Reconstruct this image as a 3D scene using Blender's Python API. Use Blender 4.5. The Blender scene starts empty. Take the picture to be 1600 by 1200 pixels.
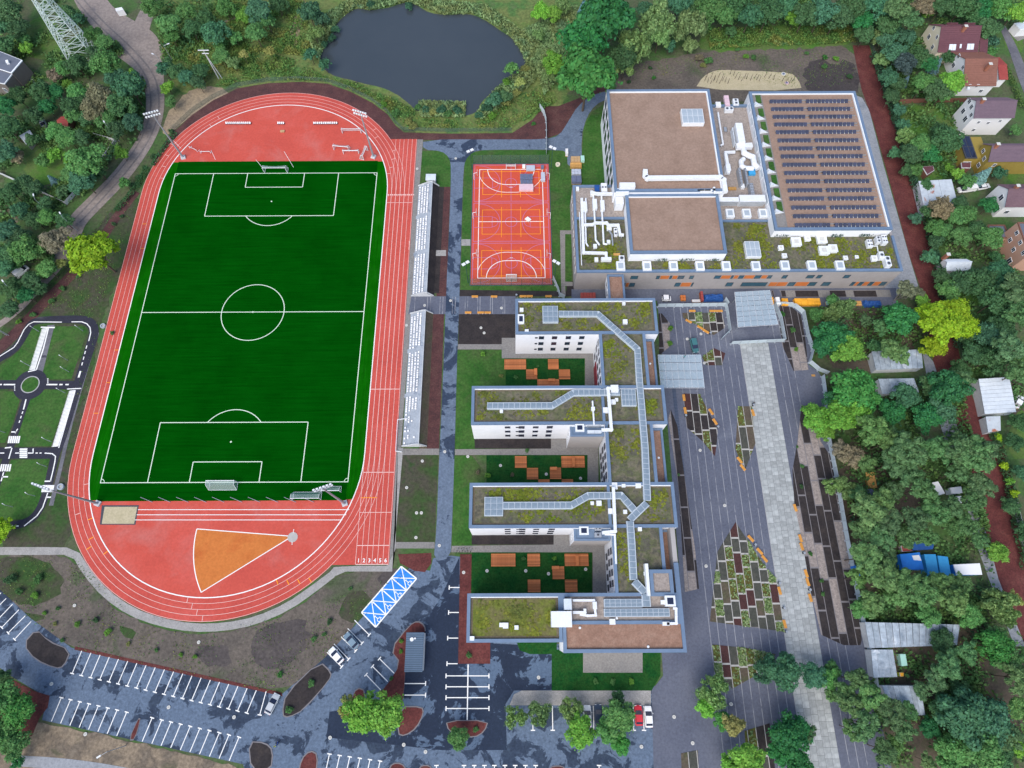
import bpy, math, random
import numpy as np
from mathutils import Vector, Matrix
random.seed(7)
scene = bpy.context.scene
COL = scene.collection
# ------------------------------------------------------------------ camera
F_PX, TILT, ROLL, YAW = 950.0, 0.368919581, -0.00641470165, 0.00216931303
CAM = Vector((75.9176, -84.1187, 158.358))
ROT = (Matrix.Rotation(YAW, 3, 'Z') @ Matrix.Rotation(TILT, 3, 'X') @ Matrix.Rotation(ROLL, 3, 'Z'))
cd = bpy.data.cameras.new('camera'); cam = bpy.data.objects.new('camera', cd); COL.objects.link(cam)
cam.matrix_world = Matrix.Translation(CAM) @ ROT.to_4x4()
cd.sensor_width = 36; cd.lens = F_PX / 1600 * 36; cd.clip_start = 1; cd.clip_end = 6000
scene.camera = cam
# ------------------------------------------------------------------ sky, sun, exposure
SUN_EL, SUN_AZ = math.radians(50), math.radians(205)
w = bpy.data.worlds.new('World'); scene.world = w; w.use_nodes = True
nt = w.node_tree; nt.nodes.clear()
sky = nt.nodes.new('ShaderNodeTexSky'); sky.sky_type = 'NISHITA'; sky.sun_disc = False
sky.sun_elevation = SUN_EL; sky.sun_rotation = SUN_AZ; sky.air_density = 1.0; sky.dust_density = 2.0
bg = nt.nodes.new('ShaderNodeBackground'); bg.inputs['Strength'].default_value = 0.122
wo = nt.nodes.new('ShaderNodeOutputWorld')
nt.links.new(sky.outputs[0], bg.inputs[0]); nt.links.new(bg.outputs[0], wo.inputs[0])
sl = bpy.data.lights.new('sun', 'SUN'); sl.energy = 1.5; sl.angle = math.radians(50); sl.color = (1.0, 0.95, 0.87)
so = bpy.data.objects.new('sun', sl); COL.objects.link(so)
sdir = Vector((math.sin(SUN_AZ) * math.cos(SUN_EL), math.cos(SUN_AZ) * math.cos(SUN_EL), math.sin(SUN_EL)))
so.rotation_euler = sdir.to_track_quat('Z', 'Y').to_euler()
scene.view_settings.view_transform = 'Standard'; scene.view_settings.look = 'None'
scene.view_settings.exposure = 0.85; scene.view_settings.gamma = 1.0
scene.view_settings.use_curve_mapping = False
scene.cycles.max_bounces = 6; scene.cycles.diffuse_bounces = 3; scene.cycles.glossy_bounces = 2
scene.cycles.transparent_max_bounces = 8; scene.cycles.use_denoising = True

# ------------------------------------------------------------------ survey: a point of the photo on the plane at height z
def P(u, v, z=0.0):
    d = ROT @ Vector(((u - 800) / F_PX, -(v - 600) / F_PX, -1.0))
    q = CAM + d * ((z - CAM.z) / d.z)
    return q.x, q.y
def proj(x, y, z):
    e = ROT.transposed() @ (Vector((x, y, z)) - CAM)
    return 800 + F_PX * e.x / -e.z, 600 - F_PX * e.y / -e.z
def m_per_px(u, v):
    a = P(u - 1, v); b = P(u + 1, v); return abs(b[0] - a[0]) / 2
def PL(pts, z=0.0): return [P(u, v, z) for u, v in pts]

# ------------------------------------------------------------------ materials
MATS = {}
def N(t, kind, **kw):
    n = t.nodes.new(kind)
    for k, v in kw.items(): setattr(n, k, v)
    return n
def mat(name, cols, scale=0.3, rough=0.85, fine=None, patch=None, bump=None, metal=0.0, spec=0.35, dist=0.0, rnd=0.0, tint=False, alpha=None, coat=0, detail=5, stretch=None):
    """cols: list of colours spread over a noise ramp; fine=(scale, amount); patch=(scale, colour, lo, hi, rough)"""
    m = bpy.data.materials.new(name); m.use_nodes = True; t = m.node_tree
    b = t.nodes['Principled BSDF']; L = t.links.new
    tc = N(t, 'ShaderNodeTexCoord')
    co = tc.outputs['Object']
    if len(cols) > 1:
        n1 = N(t, 'ShaderNodeTexNoise'); n1.inputs['Scale'].default_value = scale; n1.inputs['Detail'].default_value = detail
        n1.inputs['Roughness'].default_value = 0.62; n1.inputs['Distortion'].default_value = dist
        L(co, n1.inputs['Vector'])
        r = N(t, 'ShaderNodeValToRGB'); e = r.color_ramp.elements
        while len(e) < len(cols): e.new(0.5)
        for i, c in enumerate(cols):
            e[i].position = 0.30 + 0.40 * i / (len(cols) - 1); e[i].color = (*c, 1)
        L(n1.outputs['Fac'], r.inputs['Fac']); out = r.outputs['Color']
    else:
        rg = N(t, 'ShaderNodeRGB'); rg.outputs[0].default_value = (*cols[0], 1); out = rg.outputs[0]
    b.inputs['Roughness'].default_value = rough
    if patch:
        n2 = N(t, 'ShaderNodeTexNoise'); n2.inputs['Scale'].default_value = patch[0]; n2.inputs['Detail'].default_value = 10; n2.inputs['Roughness'].default_value = .66 if len(patch) > 4 else .55
        n2.inputs['Distortion'].default_value = 0.6
        mp = N(t, 'ShaderNodeMapping'); mp.inputs['Location'].default_value = (31.7, 12.3, 5.1)
        L(co, mp.inputs[0]); L(mp.outputs[0], n2.inputs['Vector'])
        mr = N(t, 'ShaderNodeMapRange'); mr.inputs[1].default_value = patch[2]; mr.inputs[2].default_value = patch[3]
        L(n2.outputs['Fac'], mr.inputs[0])
        mx = N(t, 'ShaderNodeMix', data_type='RGBA'); L(mr.outputs[0], mx.inputs[0]); L(out, mx.inputs[6])
        mx.inputs[7].default_value = (*patch[1], 1); out = mx.outputs[2]
        if len(patch) > 4:
            mr2 = N(t, 'ShaderNodeMapRange'); mr2.inputs[3].default_value = rough; mr2.inputs[4].default_value = patch[4]
            L(mr.outputs[0], mr2.inputs[0]); L(mr2.outputs[0], b.inputs['Roughness'])
    if tint:
        oi = N(t, 'ShaderNodeObjectInfo'); mx = N(t, 'ShaderNodeMix', data_type='RGBA', blend_type='MULTIPLY')
        mx.inputs[0].default_value = 1; L(out, mx.inputs[6]); L(oi.outputs['Color'], mx.inputs[7]); out = mx.outputs[2]
    mul = None
    if fine:
        n3 = N(t, 'ShaderNodeTexNoise'); n3.inputs['Scale'].default_value = fine[0]; n3.inputs['Detail'].default_value = 4
        n3.inputs['Roughness'].default_value = 0.7
        if stretch:
            mp3 = N(t, 'ShaderNodeMapping'); mp3.inputs['Scale'].default_value = stretch; L(co, mp3.inputs[0]); L(mp3.outputs[0], n3.inputs['Vector'])
        else: L(co, n3.inputs['Vector'])
        mr = N(t, 'ShaderNodeMapRange'); mr.inputs[1].default_value = 0.3; mr.inputs[2].default_value = 0.7
        mr.inputs[3].default_value = 1 - fine[1]; mr.inputs[4].default_value = 1 + fine[1]
        L(n3.outputs['Fac'], mr.inputs[0]); mul = mr.outputs[0]
    if rnd:
        oi = N(t, 'ShaderNodeObjectInfo'); mr = N(t, 'ShaderNodeMapRange')
        mr.inputs[3].default_value = 1 - rnd; mr.inputs[4].default_value = 1 + rnd
        L(oi.outputs['Random'], mr.inputs[0])
        if mul is None: mul = mr.outputs[0]
        else:
            mm = N(t, 'ShaderNodeMath', operation='MULTIPLY'); L(mul, mm.inputs[0]); L(mr.outputs[0], mm.inputs[1]); mul = mm.outputs[0]
    if mul is not None:
        vm = N(t, 'ShaderNodeVectorMath', operation='SCALE'); L(out, vm.inputs[0]); L(mul, vm.inputs['Scale']); out = vm.outputs[0]
    L(out, b.inputs['Base Color'])
    b.inputs['Metallic'].default_value = metal; b.inputs['Specular IOR Level'].default_value = spec
    if alpha is not None: b.inputs['Alpha'].default_value = alpha
    if coat: b.inputs['Coat Weight'].default_value = coat
    if bump:
        nb = N(t, 'ShaderNodeTexNoise'); nb.inputs['Scale'].default_value = bump[0]; nb.inputs['Detail'].default_value = 4
        L(co, nb.inputs['Vector']); bp = N(t, 'ShaderNodeBump'); bp.inputs['Strength'].default_value = bump[1]; bp.inputs['Distance'].default_value = 0.1
        L(nb.outputs['Fac'], bp.inputs['Height']); L(bp.outputs[0], b.inputs['Normal'])
    MATS[name] = m; return m

# ------------------------------------------------------------------ mesh building
class MB:
    def __init__(s): s.v = []; s.f = []
    def poly(s, pts, flip=False):
        i = len(s.v); s.v += [tuple(p) for p in pts]; f = list(range(i, i + len(pts))); s.f.append(f[::-1] if flip else f); return s
    def box(s, x0, y0, z0, x1, y1, z1):
        if x0 > x1: x0, x1 = x1, x0
        if y0 > y1: y0, y1 = y1, y0
        return s.prism([(x0, y0), (x1, y0), (x1, y1), (x0, y1)], z0, z1)
    def prism(s, pts, z0, z1):
        a = sum(pts[i][0] * pts[(i + 1) % len(pts)][1] - pts[(i + 1) % len(pts)][0] * pts[i][1] for i in range(len(pts)))
        if a < 0: pts = pts[::-1]
        n = len(pts); i = len(s.v)
        s.v += [(p[0], p[1], z0) for p in pts] + [(p[0], p[1], z1) for p in pts]
        s.f.append([i + k for k in range(n)][::-1]); s.f.append([i + n + k for k in range(n)])
        for k in range(n):
            q = (k + 1) % n; s.f.append([i + k, i + q, i + n + q, i + n + k])
        return s
    def obox(s, c, d, L, W, z0, z1):
        """box centred at c with its long side along unit vector d"""
        dx, dy = d; nx, ny = -dy, dx
        return s.prism([(c[0] + a * dx * L / 2 + b * nx * W / 2, c[1] + a * dy * L / 2 + b * ny * W / 2) for a, b in ((-1, -1), (1, -1), (1, 1), (-1, 1))], z0, z1)
    def tube(s, p0, p1, r0, r1=None, n=8, caps=True):
        r1 = r0 if r1 is None else r1
        p0, p1 = Vector(p0), Vector(p1); d = (p1 - p0)
        if d.length < 1e-6: return s
        d.normalize(); a = d.orthogonal().normalized(); b = d.cross(a); i = len(s.v)
        for p, r in ((p0, r0), (p1, r1)):
            for k in range(n):
                t = 2 * math.pi * k / n; s.v.append(tuple(p + (a * math.cos(t) + b * math.sin(t)) * r))
        for k in range(n):
            q = (k + 1) % n; s.f.append([i + k, i + q, i + n + q, i + n + k])
        if caps: s.f.append([i + k for k in range(n)][::-1]); s.f.append([i + n + k for k in range(n)])
        return s
    def pipe(s, pts, r, n=8):
        for a, b in zip(pts[:-1], pts[1:]): s.tube(a, b, r, n=n)
        for p in pts[1:-1]: s.ball(p, r * 1.04, 6, 4)
        return s
    def ball(s, c, r, n=10, m=6, sz=1.0):
        i = len(s.v); c = Vector(c)
        s.v.append((c.x, c.y, c.z - r * sz))
        for j in range(1, m):
            t = math.pi * j / m - math.pi / 2
            for k in range(n):
                p = 2 * math.pi * k / n; s.v.append((c.x + r * math.cos(t) * math.cos(p), c.y + r * math.cos(t) * math.sin(p), c.z + r * sz * math.sin(t)))
        s.v.append((c.x, c.y, c.z + r * sz)); e = len(s.v) - 1
        for k in range(n):
            q = (k + 1) % n; s.f.append([i, i + 1 + q, i + 1 + k]); s.f.append([e, e - n + k, e - n + q])
        for j in range(m - 2):
            for k in range(n):
                q = (k + 1) % n; o = i + 1 + j * n; s.f.append([o + k, o + q, o + n + q, o + n + k])
        return s
    def mesh(s, name, m=None, smooth=False):
        me = bpy.data.meshes.new(name); me.from_pydata(s.v, [], s.f)
        if m is not None: me.materials.append(MATS[m] if isinstance(m, str) else m)
        if smooth:
            me.polygons.foreach_set('use_smooth', [True] * len(me.polygons))
        me.update(); return me
    def build(s, name, m, parent=None, smooth=False, loc=None): return link(name, s.mesh(name, m, smooth), parent, loc)

def link(name, me, parent=None, loc=None, rz=0.0, sc=None):
    o = bpy.data.objects.new(name, me); COL.objects.link(o)
    if parent is not None: o.parent = parent
    if loc is not None: o.location = loc
    if rz: o.rotation_euler.z = rz
    if sc is not None: o.scale = (sc, sc, sc) if not hasattr(sc, '__len__') else sc
    return o
def tag(o, label=None, cat=None, group=None, kind=None):
    if label: o['label'] = label
    if cat: o['category'] = cat
    if group: o['group'] = group
    if kind: o['kind'] = kind
    return o
def thing(name, label, cat, loc=(0, 0, 0), rz=0.0, group=None):
    o = bpy.data.objects.new(name, None); COL.objects.link(o); o.empty_display_size = 0.5
    o.location = loc; o.rotation_euler = (0, 0, rz); return tag(o, label, cat, group)
def struct(o): o['kind'] = 'structure'; return o
def local(o, mb):
    """shift a world-space builder into the frame of thing o (no rotation)"""
    x, y, z = o.location; mb.v = [(a - x, b - y, c - z) for a, b, c in mb.v]; return mb

LAYER = [0]
def flat(name, pts, m, z, px=True, kind='structure', parent=None):
    """a level sheet; pts in photo pixels (px) or metres"""
    pts = PL(pts) if px else pts
    a = sum(pts[i][0] * pts[(i + 1) % len(pts)][1] - pts[(i + 1) % len(pts)][0] * pts[i][1] for i in range(len(pts)))
    if a < 0: pts = pts[::-1]
    mb = MB(); mb.poly([(x, y, z) for x, y in pts]); o = mb.build(name, m, parent)
    if kind: o['kind'] = kind
    return o
def smooth_poly(pts, it=2, closed=True):
    for _ in range(it):
        q = []
        n = len(pts)
        for i in range(n if closed else n - 1):
            a, b = pts[i], pts[(i + 1) % n]
            q += [(a[0] * .75 + b[0] * .25, a[1] * .75 + b[1] * .25), (a[0] * .25 + b[0] * .75, a[1] * .25 + b[1] * .75)]
        if not closed: q = [pts[0]] + q + [pts[-1]]
        pts = q
    return pts
def rough_poly(pts, amp, seed=0):
    """ragged natural edge (points in metres)"""
    r = random.Random(seed); q = []
    for i, a in enumerate(pts):
        b = pts[(i + 1) % len(pts)]; L = math.hypot(b[0] - a[0], b[1] - a[1]); n = max(1, int(L / 1.5))
        for k in range(n):
            t = k / n; q.append((a[0] + (b[0] - a[0]) * t + r.uniform(-amp, amp), a[1] + (b[1] - a[1]) * t + r.uniform(-amp, amp)))
    return q
def ribbon_pts(pts, closed=False):
    """pts: (x, y, w) metres -> quads"""
    n = len(pts); Ls = []; Rs = []
    for i in range(n):
        a = pts[(i - 1) % n] if (closed or i > 0) else pts[i]; b = pts[(i + 1) % n] if (closed or i < n - 1) else pts[i]
        dx, dy = b[0] - a[0], b[1] - a[1]; l = math.hypot(dx, dy) or 1; nx, ny = -dy / l, dx / l; h = pts[i][2] / 2
        Ls.append((pts[i][0] + nx * h, pts[i][1] + ny * h)); Rs.append((pts[i][0] - nx * h, pts[i][1] - ny * h))
    return Ls, Rs
def ribbon(mb, pts, z, closed=False):
    Ls, Rs = ribbon_pts(pts, closed); n = len(pts)
    for i in range(n if closed else n - 1):
        j = (i + 1) % n
        mb.poly([(*Rs[i], z), (*Rs[j], z), (*Ls[j], z), (*Ls[i], z)])
    return mb
def road(name, pts, m, z, it=2):
    """pts: (u, v, width px)"""
    q = [(*P(u, v), wd * m_per_px(u, v)) for u, v, wd in pts]
    for _ in range(it):
        r = [q[0]]
        for a, b in zip(q[:-1], q[1:]):
            r += [tuple(a[k] * .75 + b[k] * .25 for k in range(3)), tuple(a[k] * .25 + b[k] * .75 for k in range(3))]
        q = r + [q[-1]]
    return struct(ribbon(MB(), q, z).build(name, m))
def line(mb, a, b, w, z): return ribbon(mb, [(*a, w), (*b, w)], z)
def arc(mb, c, r, t0, t1, w, z, n=None):
    n = n or max(6, int(abs(t1 - t0) * 12)); q = [(c[0] + r * math.cos(t0 + (t1 - t0) * k / n), c[1] + r * math.sin(t0 + (t1 - t0) * k / n), w) for k in range(n + 1)]
    return ribbon(mb, q, z)
def rect_lines(mb, x0, y0, x1, y1, w, z):
    line(mb, (x0 - w / 2, y0), (x1 + w / 2, y0), w, z); line(mb, (x0 - w / 2, y1), (x1 + w / 2, y1), w, z)
    line(mb, (x0, y0 + w / 2), (x0, y1 - w / 2), w, z); line(mb, (x1, y0 + w / 2), (x1, y1 - w / 2), w, z); return mb
def clip(poly, nx, ny, d):
    """keep the part of the convex/concave polygon with nx*x+ny*y <= d"""
    out = []
    for i, a in enumerate(poly):
        b = poly[(i + 1) % len(poly)]; fa = nx * a[0] + ny * a[1] - d; fb = nx * b[0] + ny * b[1] - d
        if fa <= 0: out.append(a)
        if fa * fb < 0:
            t = fa / (fa - fb); out.append((a[0] + (b[0] - a[0]) * t, a[1] + (b[1] - a[1]) * t))
    return out
def inside(p, poly):
    c = False; x, y = p
    for i, a in enumerate(poly):
        b = poly[(i + 1) % len(poly)]
        if (a[1] > y) != (b[1] > y) and x < (b[0] - a[0]) * (y - a[1]) / (b[1] - a[1]) + a[0]: c = not c
    return c
ORD = ['', 'second', 'third', 'fourth', 'fifth', 'sixth', 'seventh', 'eighth', 'ninth', 'tenth', 'eleventh', 'twelfth', 'thirteenth', 'fourteenth', 'fifteenth', 'sixteenth', 'seventeenth', 'eighteenth', 'nineteenth', 'twentieth']
def rank_labels(rows, axis='top'):
    """rows: list of (base_label, u, v) -> labels made unique by their order in the photo"""
    out = [None] * len(rows); by = {}
    for i, r in enumerate(rows): by.setdefault(r[0], []).append(i)
    for base, ix in by.items():
        if len(ix) == 1: out[ix[0]] = base; continue
        us = [rows[i][1] for i in ix]; vs = [rows[i][2] for i in ix]
        if max(us) - min(us) > max(vs) - min(vs): ix.sort(key=lambda i: rows[i][1]); word = 'from the left'; first, last = 'leftmost', 'rightmost'
        else: ix.sort(key=lambda i: rows[i][2]); word = 'from the top'; first, last = 'topmost', 'lowest'
        for k, i in enumerate(ix):
            o = first if k == 0 else last if k == len(ix) - 1 else (ORD[k] + ' ' + word if k < len(ORD) else '%dth %s' % (k + 1, word))
            out[i] = '%s, the %s' % (base, o)
    return out
# ------------------------------------------------------------------ material library
mat('earth', [(.055, .085, .032), (.05, .115, .028), (.08, .09, .048), (.045, .10, .03)], .09, .95, (1.2, .35))
mat('meadow', [(.07, .14, .03), (.10, .165, .04), (.13, .16, .05), (.06, .14, .035), (.09, .13, .05)], .10, .95, (1.0, .4), detail=8)
mat('garden_grass', [(.045, .13, .016), (.06, .15, .02), (.085, .13, .035), (.05, .125, .02)], .14, .95, (1.5, .3), detail=7)
mat('lawn', [(.016, .075, .008), (.026, .095, .012), (.045, .11, .02), (.02, .085, .010)], .16, .95, (1.4, .35), patch=(.12, (.06, .085, .03), .54, .72), detail=7)
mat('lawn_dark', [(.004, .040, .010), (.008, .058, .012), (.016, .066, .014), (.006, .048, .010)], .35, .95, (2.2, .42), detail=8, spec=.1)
mat('lawn_patchy', [(.02, .05, .012), (.03, .075, .016), (.045, .06, .025), (.06, .055, .04), (.025, .068, .014)], .13, .95, (1.2, .35), detail=8)
mat('bare_soil', [(.075, .064, .056), (.10, .086, .074), (.125, .105, .088), (.085, .075, .06)], .10, .95, (1.3, .35), patch=(.06, (.05, .08, .03), .56, .70), detail=8)
mat('dark_soil', [(.020, .017, .019), (.030, .025, .026), (.042, .034, .032)], .4, .95, (2.0, .35))
mat('brown_soil', [(.075, .06, .045), (.095, .075, .055), (.065, .075, .035)], .3, .95, (2.0, .3))
mat('mulch', [(.075, .020, .020), (.105, .028, .026), (.125, .042, .036)], .35, .95, (2.2, .4))
mat('mulch_wet', [(.055, .026, .028), (.08, .033, .033), (.10, .05, .045)], .3, .95, (2.2, .4))
mat('sand', [(.40, .35, .22), (.46, .40, .27)], .5, .95, (2.0, .12))
mat('sandy', [(.17, .135, .10), (.235, .185, .13), (.13, .105, .08), (.20, .165, .125)], .22, .95, (1.4, .35), patch=(.12, (.07, .075, .04), .58, .68))
mat('dirt_road', [(.18, .15, .14), (.23, .195, .18), (.26, .22, .20), (.155, .135, .13)], .12, .95, (1.0, .25), patch=(.18, (.155, .14, .145), .62, .70), detail=8)
mat('dirt_rut', [(.14, .125, .125), (.17, .155, .15)], .4, .9, (1.5, .3))
mat('pond_water', [(.040, .052, .064), (.048, .060, .072)], .03, .16, None, bump=(.9, .09), spec=.5)
mat('turf', [(.0005, .043, .0012), (.0007, .054, .0016), (.0009, .060, .002)], .07, .95, (1.2, .22), spec=.0, stretch=(.06, 1.6, 1), detail=7)
mat('turf_edge', [(.002, .078, .0012), (.003, .092, .0015), (.006, .10, .004)], .2, .95, (1.4, .25), spec=.0, stretch=(1.5, .08, 1))
mat('track_red', [(.43, .070, .056), (.48, .080, .062), (.52, .098, .080)], .08, .9, (1.4, .14), spec=.1, detail=8)
mat('apron_red', [(.45, .074, .056), (.50, .084, .062), (.53, .105, .084)], .09, .9, (1.6, .11), patch=(.11, (.48, .14, .12), .50, .78), spec=.1, detail=8)
mat('court_red', [(.50, .074, .044), (.55, .086, .050)], .1, .9, (2.0, .09), spec=.1)
mat('sector_orange', [(.46, .135, .035), (.52, .17, .045), (.44, .11, .03)], .12, .9, (1.6, .12), spec=.1, detail=7)
mat('white_line', [(.78, .78, .76)], rough=.8, fine=(1.5, .06))
mat('lane_line', [(.74, .47, .43)], rough=.8, fine=(1.5, .06))
mat('pitch_line', [(.62, .72, .60)], rough=.85)
mat('orange_line', [(.85, .30, .015)], rough=.8)
mat('purple_line', [(.42, .16, .32)], rough=.8)
mat('blue_paint', [(.025, .20, .72), (.03, .235, .78)], .3, .75, (1.5, .08))
mat('asphalt_wet', [(.017, .026, .048), (.021, .032, .058), (.027, .04, .068)], .05, .8, (1.8, .2), patch=(.10, (.085, .125, .19), .56, .575, .9), detail=8, spec=.12)
mat('asphalt_mixed', [(.026, .038, .064), (.034, .05, .082), (.046, .066, .10)], .3, .8, (1.6, .3), patch=(.17, (.108, .148, .212), .458, .482, .9), detail=10, spec=.12)
mat('asphalt_dark', [(.016, .017, .030), (.022, .023, .038), (.03, .03, .045)], .12, .8, (1.5, .25), patch=(.1, (.10, .10, .12), .62, .7), detail=8)
mat('asphalt_grey', [(.10, .10, .12), (.13, .13, .15), (.16, .16, .18)], .2, .85, (1.4, .22), patch=(.2, (.05, .05, .07), .6, .66), detail=8)
mat('paver', [(.082, .092, .130), (.098, .109, .148), (.112, .122, .16)], .10, .8, (1.8, .2), patch=(.07, (.15, .165, .205), .55, .75), detail=8)
mat('paver_dark', [(.04, .06, .10), (.055, .075, .12)], .3, .7, (2.2, .3))
mat('paving_pale', [(.24, .235, .23), (.30, .29, .28), (.34, .33, .32)], .4, .9, (3.0, .24))
mat('paving_beige', [(.17, .165, .16), (.215, .205, .195), (.19, .185, .18)], .3, .9, (2.4, .22))
mat('path_grey', [(.22, .24, .27), (.27, .285, .31), (.18, .20, .23)], .15, .9, (1.6, .2), detail=8)
mat('slab', [(.26, .28, .28), (.32, .34, .34), (.375, .395, .395)], .25, .85, (1.0, .16), rnd=.14, patch=(.16, (.20, .225, .24), .56, .68), detail=7)
mat('joint', [(.13, .135, .14)], rough=.95)
mat('kerb', [(.34, .34, .34), (.40, .40, .40)], .5, .9)
mat('kerb_dark', [(.16, .15, .16), (.2, .19, .2)], .5, .9)
mat('strip_line', [(.30, .31, .34), (.24, .25, .28)], .5, .9, patch=(.35, (.12, .13, .165), .5, .62))
mat('gravel_pink', [(.19, .165, .155), (.26, .225, .21), (.31, .27, .25)], 1.3, .95, (3.0, .3))
mat('moss_bed', [(.06, .08, .014), (.10, .11, .02), (.08, .06, .02), (.035, .075, .018)], .9, .95, (3, .3))
mat('red_bed', [(.052, .022, .022), (.07, .030, .028)], .8, .95, (3, .3))
mat('grey_bed', [(.045, .05, .042), (.06, .062, .052), (.075, .075, .062)], .8, .95, (3, .25))
mat('divider', [(.36, .35, .33), (.43, .42, .40)], 1, .9)
mat('flower_leaf', [(.05, .11, .03), (.14, .21, .07), (.34, .40, .24)], 1.8, .8, (4, .4))
mat('flower_red', [(.20, .02, .02), (.30, .05, .02)], 2, .8)
mat('render_white', [(.72, .74, .78), (.78, .79, .82)], .15, .8, (1.2, .03))
mat('render_beige', [(.30, .28, .275), (.34, .315, .305)], .25, .85, (1.6, .06))
mat('render_grey', [(.34, .325, .32), (.38, .36, .35)], .25, .85)
mat('coping', [(.115, .175, .27), (.14, .205, .305)], .2, .55, (.9, .08), spec=.4)
mat('coping_light', [(.30, .38, .48)], rough=.5)
mat('green_roof', [(.105, .10, .078), (.085, .082, .062), (.095, .105, .05), (.135, .122, .085), (.08, .078, .06), (.095, .11, .045)], .34, .95, (1.4, .35), detail=9)
mat('green_roof_lush', [(.085, .11, .018), (.12, .145, .022), (.13, .12, .045), (.09, .085, .045)], .22, .95, (1.6, .35), detail=8)
mat('roof_soil', [(.115, .095, .062), (.14, .115, .078)], .5, .95, (2, .25))
mat('gravel_brown', [(.22, .125, .088), (.27, .16, .115), (.30, .19, .14)], .7, .95, (2.6, .22), detail=8)
mat('gravel_roof', [(.24, .162, .122), (.272, .186, .142), (.295, .205, .158)], .22, .95, (1.6, .16), detail=9)
mat('gravel_grey', [(.26, .22, .195), (.32, .275, .245), (.22, .19, .175)], .8, .95, (2.2, .25))
mat('white_metal', [(.66, .69, .72), (.72, .74, .77)], .5, .5, (1.5, .06), spec=.4)
mat('white_frame', [(.74, .77, .80)], rough=.55)
mat('grey_metal', [(.34, .37, .41)], rough=.45, metal=.3)
mat('steel', [(.42, .45, .48)], rough=.4, metal=.6)
mat('dark_metal', [(.05, .055, .07)], rough=.5)
mat('glass_dark', [(.018, .025, .055)], rough=.12, spec=.6)
mat('glass_teal', [(.03, .085, .12), (.05, .12, .16)], .4, .12, spec=.6)
mat('glass_roof', [(.17, .225, .28), (.215, .27, .325)], .3, .3, (1, .1), spec=.4)
mat('glass_canopy', [(.46, .58, .66), (.54, .65, .72)], .25, .15, (1.2, .08), spec=.55, alpha=.42)
mat('glass_sky', [(.55, .62, .68), (.66, .72, .76)], .4, .2, spec=.5)
mat('net', [(.50, .62, .62)], rough=.8, alpha=.32)
mat('fence_mesh', [(.10, .16, .14)], rough=.7, alpha=.22)
mat('panel_orange', [(.46, .13, .03), (.52, .17, .05)], .5, .7)
mat('red_wall', [(.26, .03, .04)], rough=.8)
mat('wood_orange', [(.44, .14, .045), (.53, .185, .065)], 1.2, .75, (3, .15), rnd=.3)
mat('bench_orange', [(.56, .25, .045), (.64, .30, .06)], 1.5, .7, rnd=.1)
mat('timber', [(.42, .22, .07), (.55, .32, .10)], 1.5, .85, rnd=.2)
mat('brown_fence', [(.15, .065, .045), (.19, .085, .06)], 1, .9)
mat('concrete', [(.42, .44, .46), (.50, .52, .54), (.56, .58, .60)], .4, .9, (2, .1))
mat('concrete_white', [(.30, .34, .39), (.37, .41, .46)], .4, .9, (2, .12), patch=(.5, (.22, .26, .32), .56, .66))
mat('lid', [(.50, .50, .47), (.58, .58, .55)], 2, .9)
mat('seat_white', [(.80, .80, .82)], rough=.5, rnd=.12)
mat('panel_blue', [(.038, .044, .078), (.048, .055, .092)], .6, .35, spec=.45, rnd=.18)
mat('hoarding', [(.42, .50, .54), (.50, .575, .61)], .3, .6, (1.2, .06), rnd=.08)
mat('corrugated', [(.26, .32, .38), (.34, .40, .46), (.20, .25, .31)], .35, .5, (1.2, .22), rnd=.18, patch=(.4, (.50, .55, .60), .6, .68))
mat('corrugated_blue', [(.045, .085, .13), (.055, .10, .15)], .5, .55)
mat('roof_plum', [(.13, .078, .095), (.15, .092, .11)], .4, .65, (2, .12))
mat('roof_mauve', [(.125, .088, .115), (.145, .10, .13)], .4, .65, (2, .1))
mat('roof_wine', [(.105, .04, .052), (.125, .05, .062)], .4, .65, (2, .12))
mat('roof_terracotta', [(.19, .085, .062), (.22, .10, .075)], .4, .75, (2, .12))
mat('roof_red', [(.27, .05, .045), (.31, .065, .055)], .4, .65)
mat('roof_tin', [(.52, .58, .64), (.62, .67, .72)], .3, .45, (1, .1))
mat('roof_rust', [(.42, .47, .52), (.48, .53, .57)], .3, .6, (1, .1), patch=(.35, (.36, .13, .08), .60, .68))
mat('roof_slate', [(.10, .115, .15), (.13, .145, .185)], .4, .6)
mat('house_white', [(.70, .70, .72), (.75, .75, .76)], .3, .85)
mat('house_yellow', [(.26, .19, .04), (.30, .225, .05)], .4, .85, (1.5, .1))
mat('house_cream', [(.66, .60, .46)], rough=.85)
mat('house_peach', [(.46, .27, .20), (.50, .30, .22)], .4, .85)
mat('brick', [(.30, .12, .075)], rough=.9, fine=(4, .2))
mat('tyre', [(.015, .015, .016)], rough=.9)
mat('rim', [(.4, .41, .43)], rough=.35, metal=.7)
mat('lamp_lens', [(.75, .78, .80)], rough=.2)
mat('tail_red', [(.45, .02, .02)], rough=.3)
for nme, c in dict(white=(.78, .79, .80), silver=(.42, .45, .48), steelblue=(.16, .24, .31), teal=(.05, .16, .17), darkblue=(.03, .05, .09), red=(.55, .02, .03)).items():
    mat('paint_' + nme, [c], rough=.3, spec=.5, coat=.4)
mat('tarp_blue', [(.012, .06, .22), (.02, .09, .30)], .8, .6, bump=(1.2, .6))
mat('sheet_blue', [(.015, .16, .55), (.02, .20, .65)], .6, .5)
mat('sheet_azure', [(.03, .26, .55), (.05, .33, .62)], .6, .5)
mat('yellow_form', [(.75, .33, .02), (.85, .42, .04)], 1, .7, rnd=.15)
mat('white_box', [(.74, .75, .76)], rough=.7)
mat('cardboard', [(.45, .30, .16)], rough=.9)
mat('pink_pack', [(.60, .42, .48), (.68, .50, .55)], 1, .7)
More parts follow.
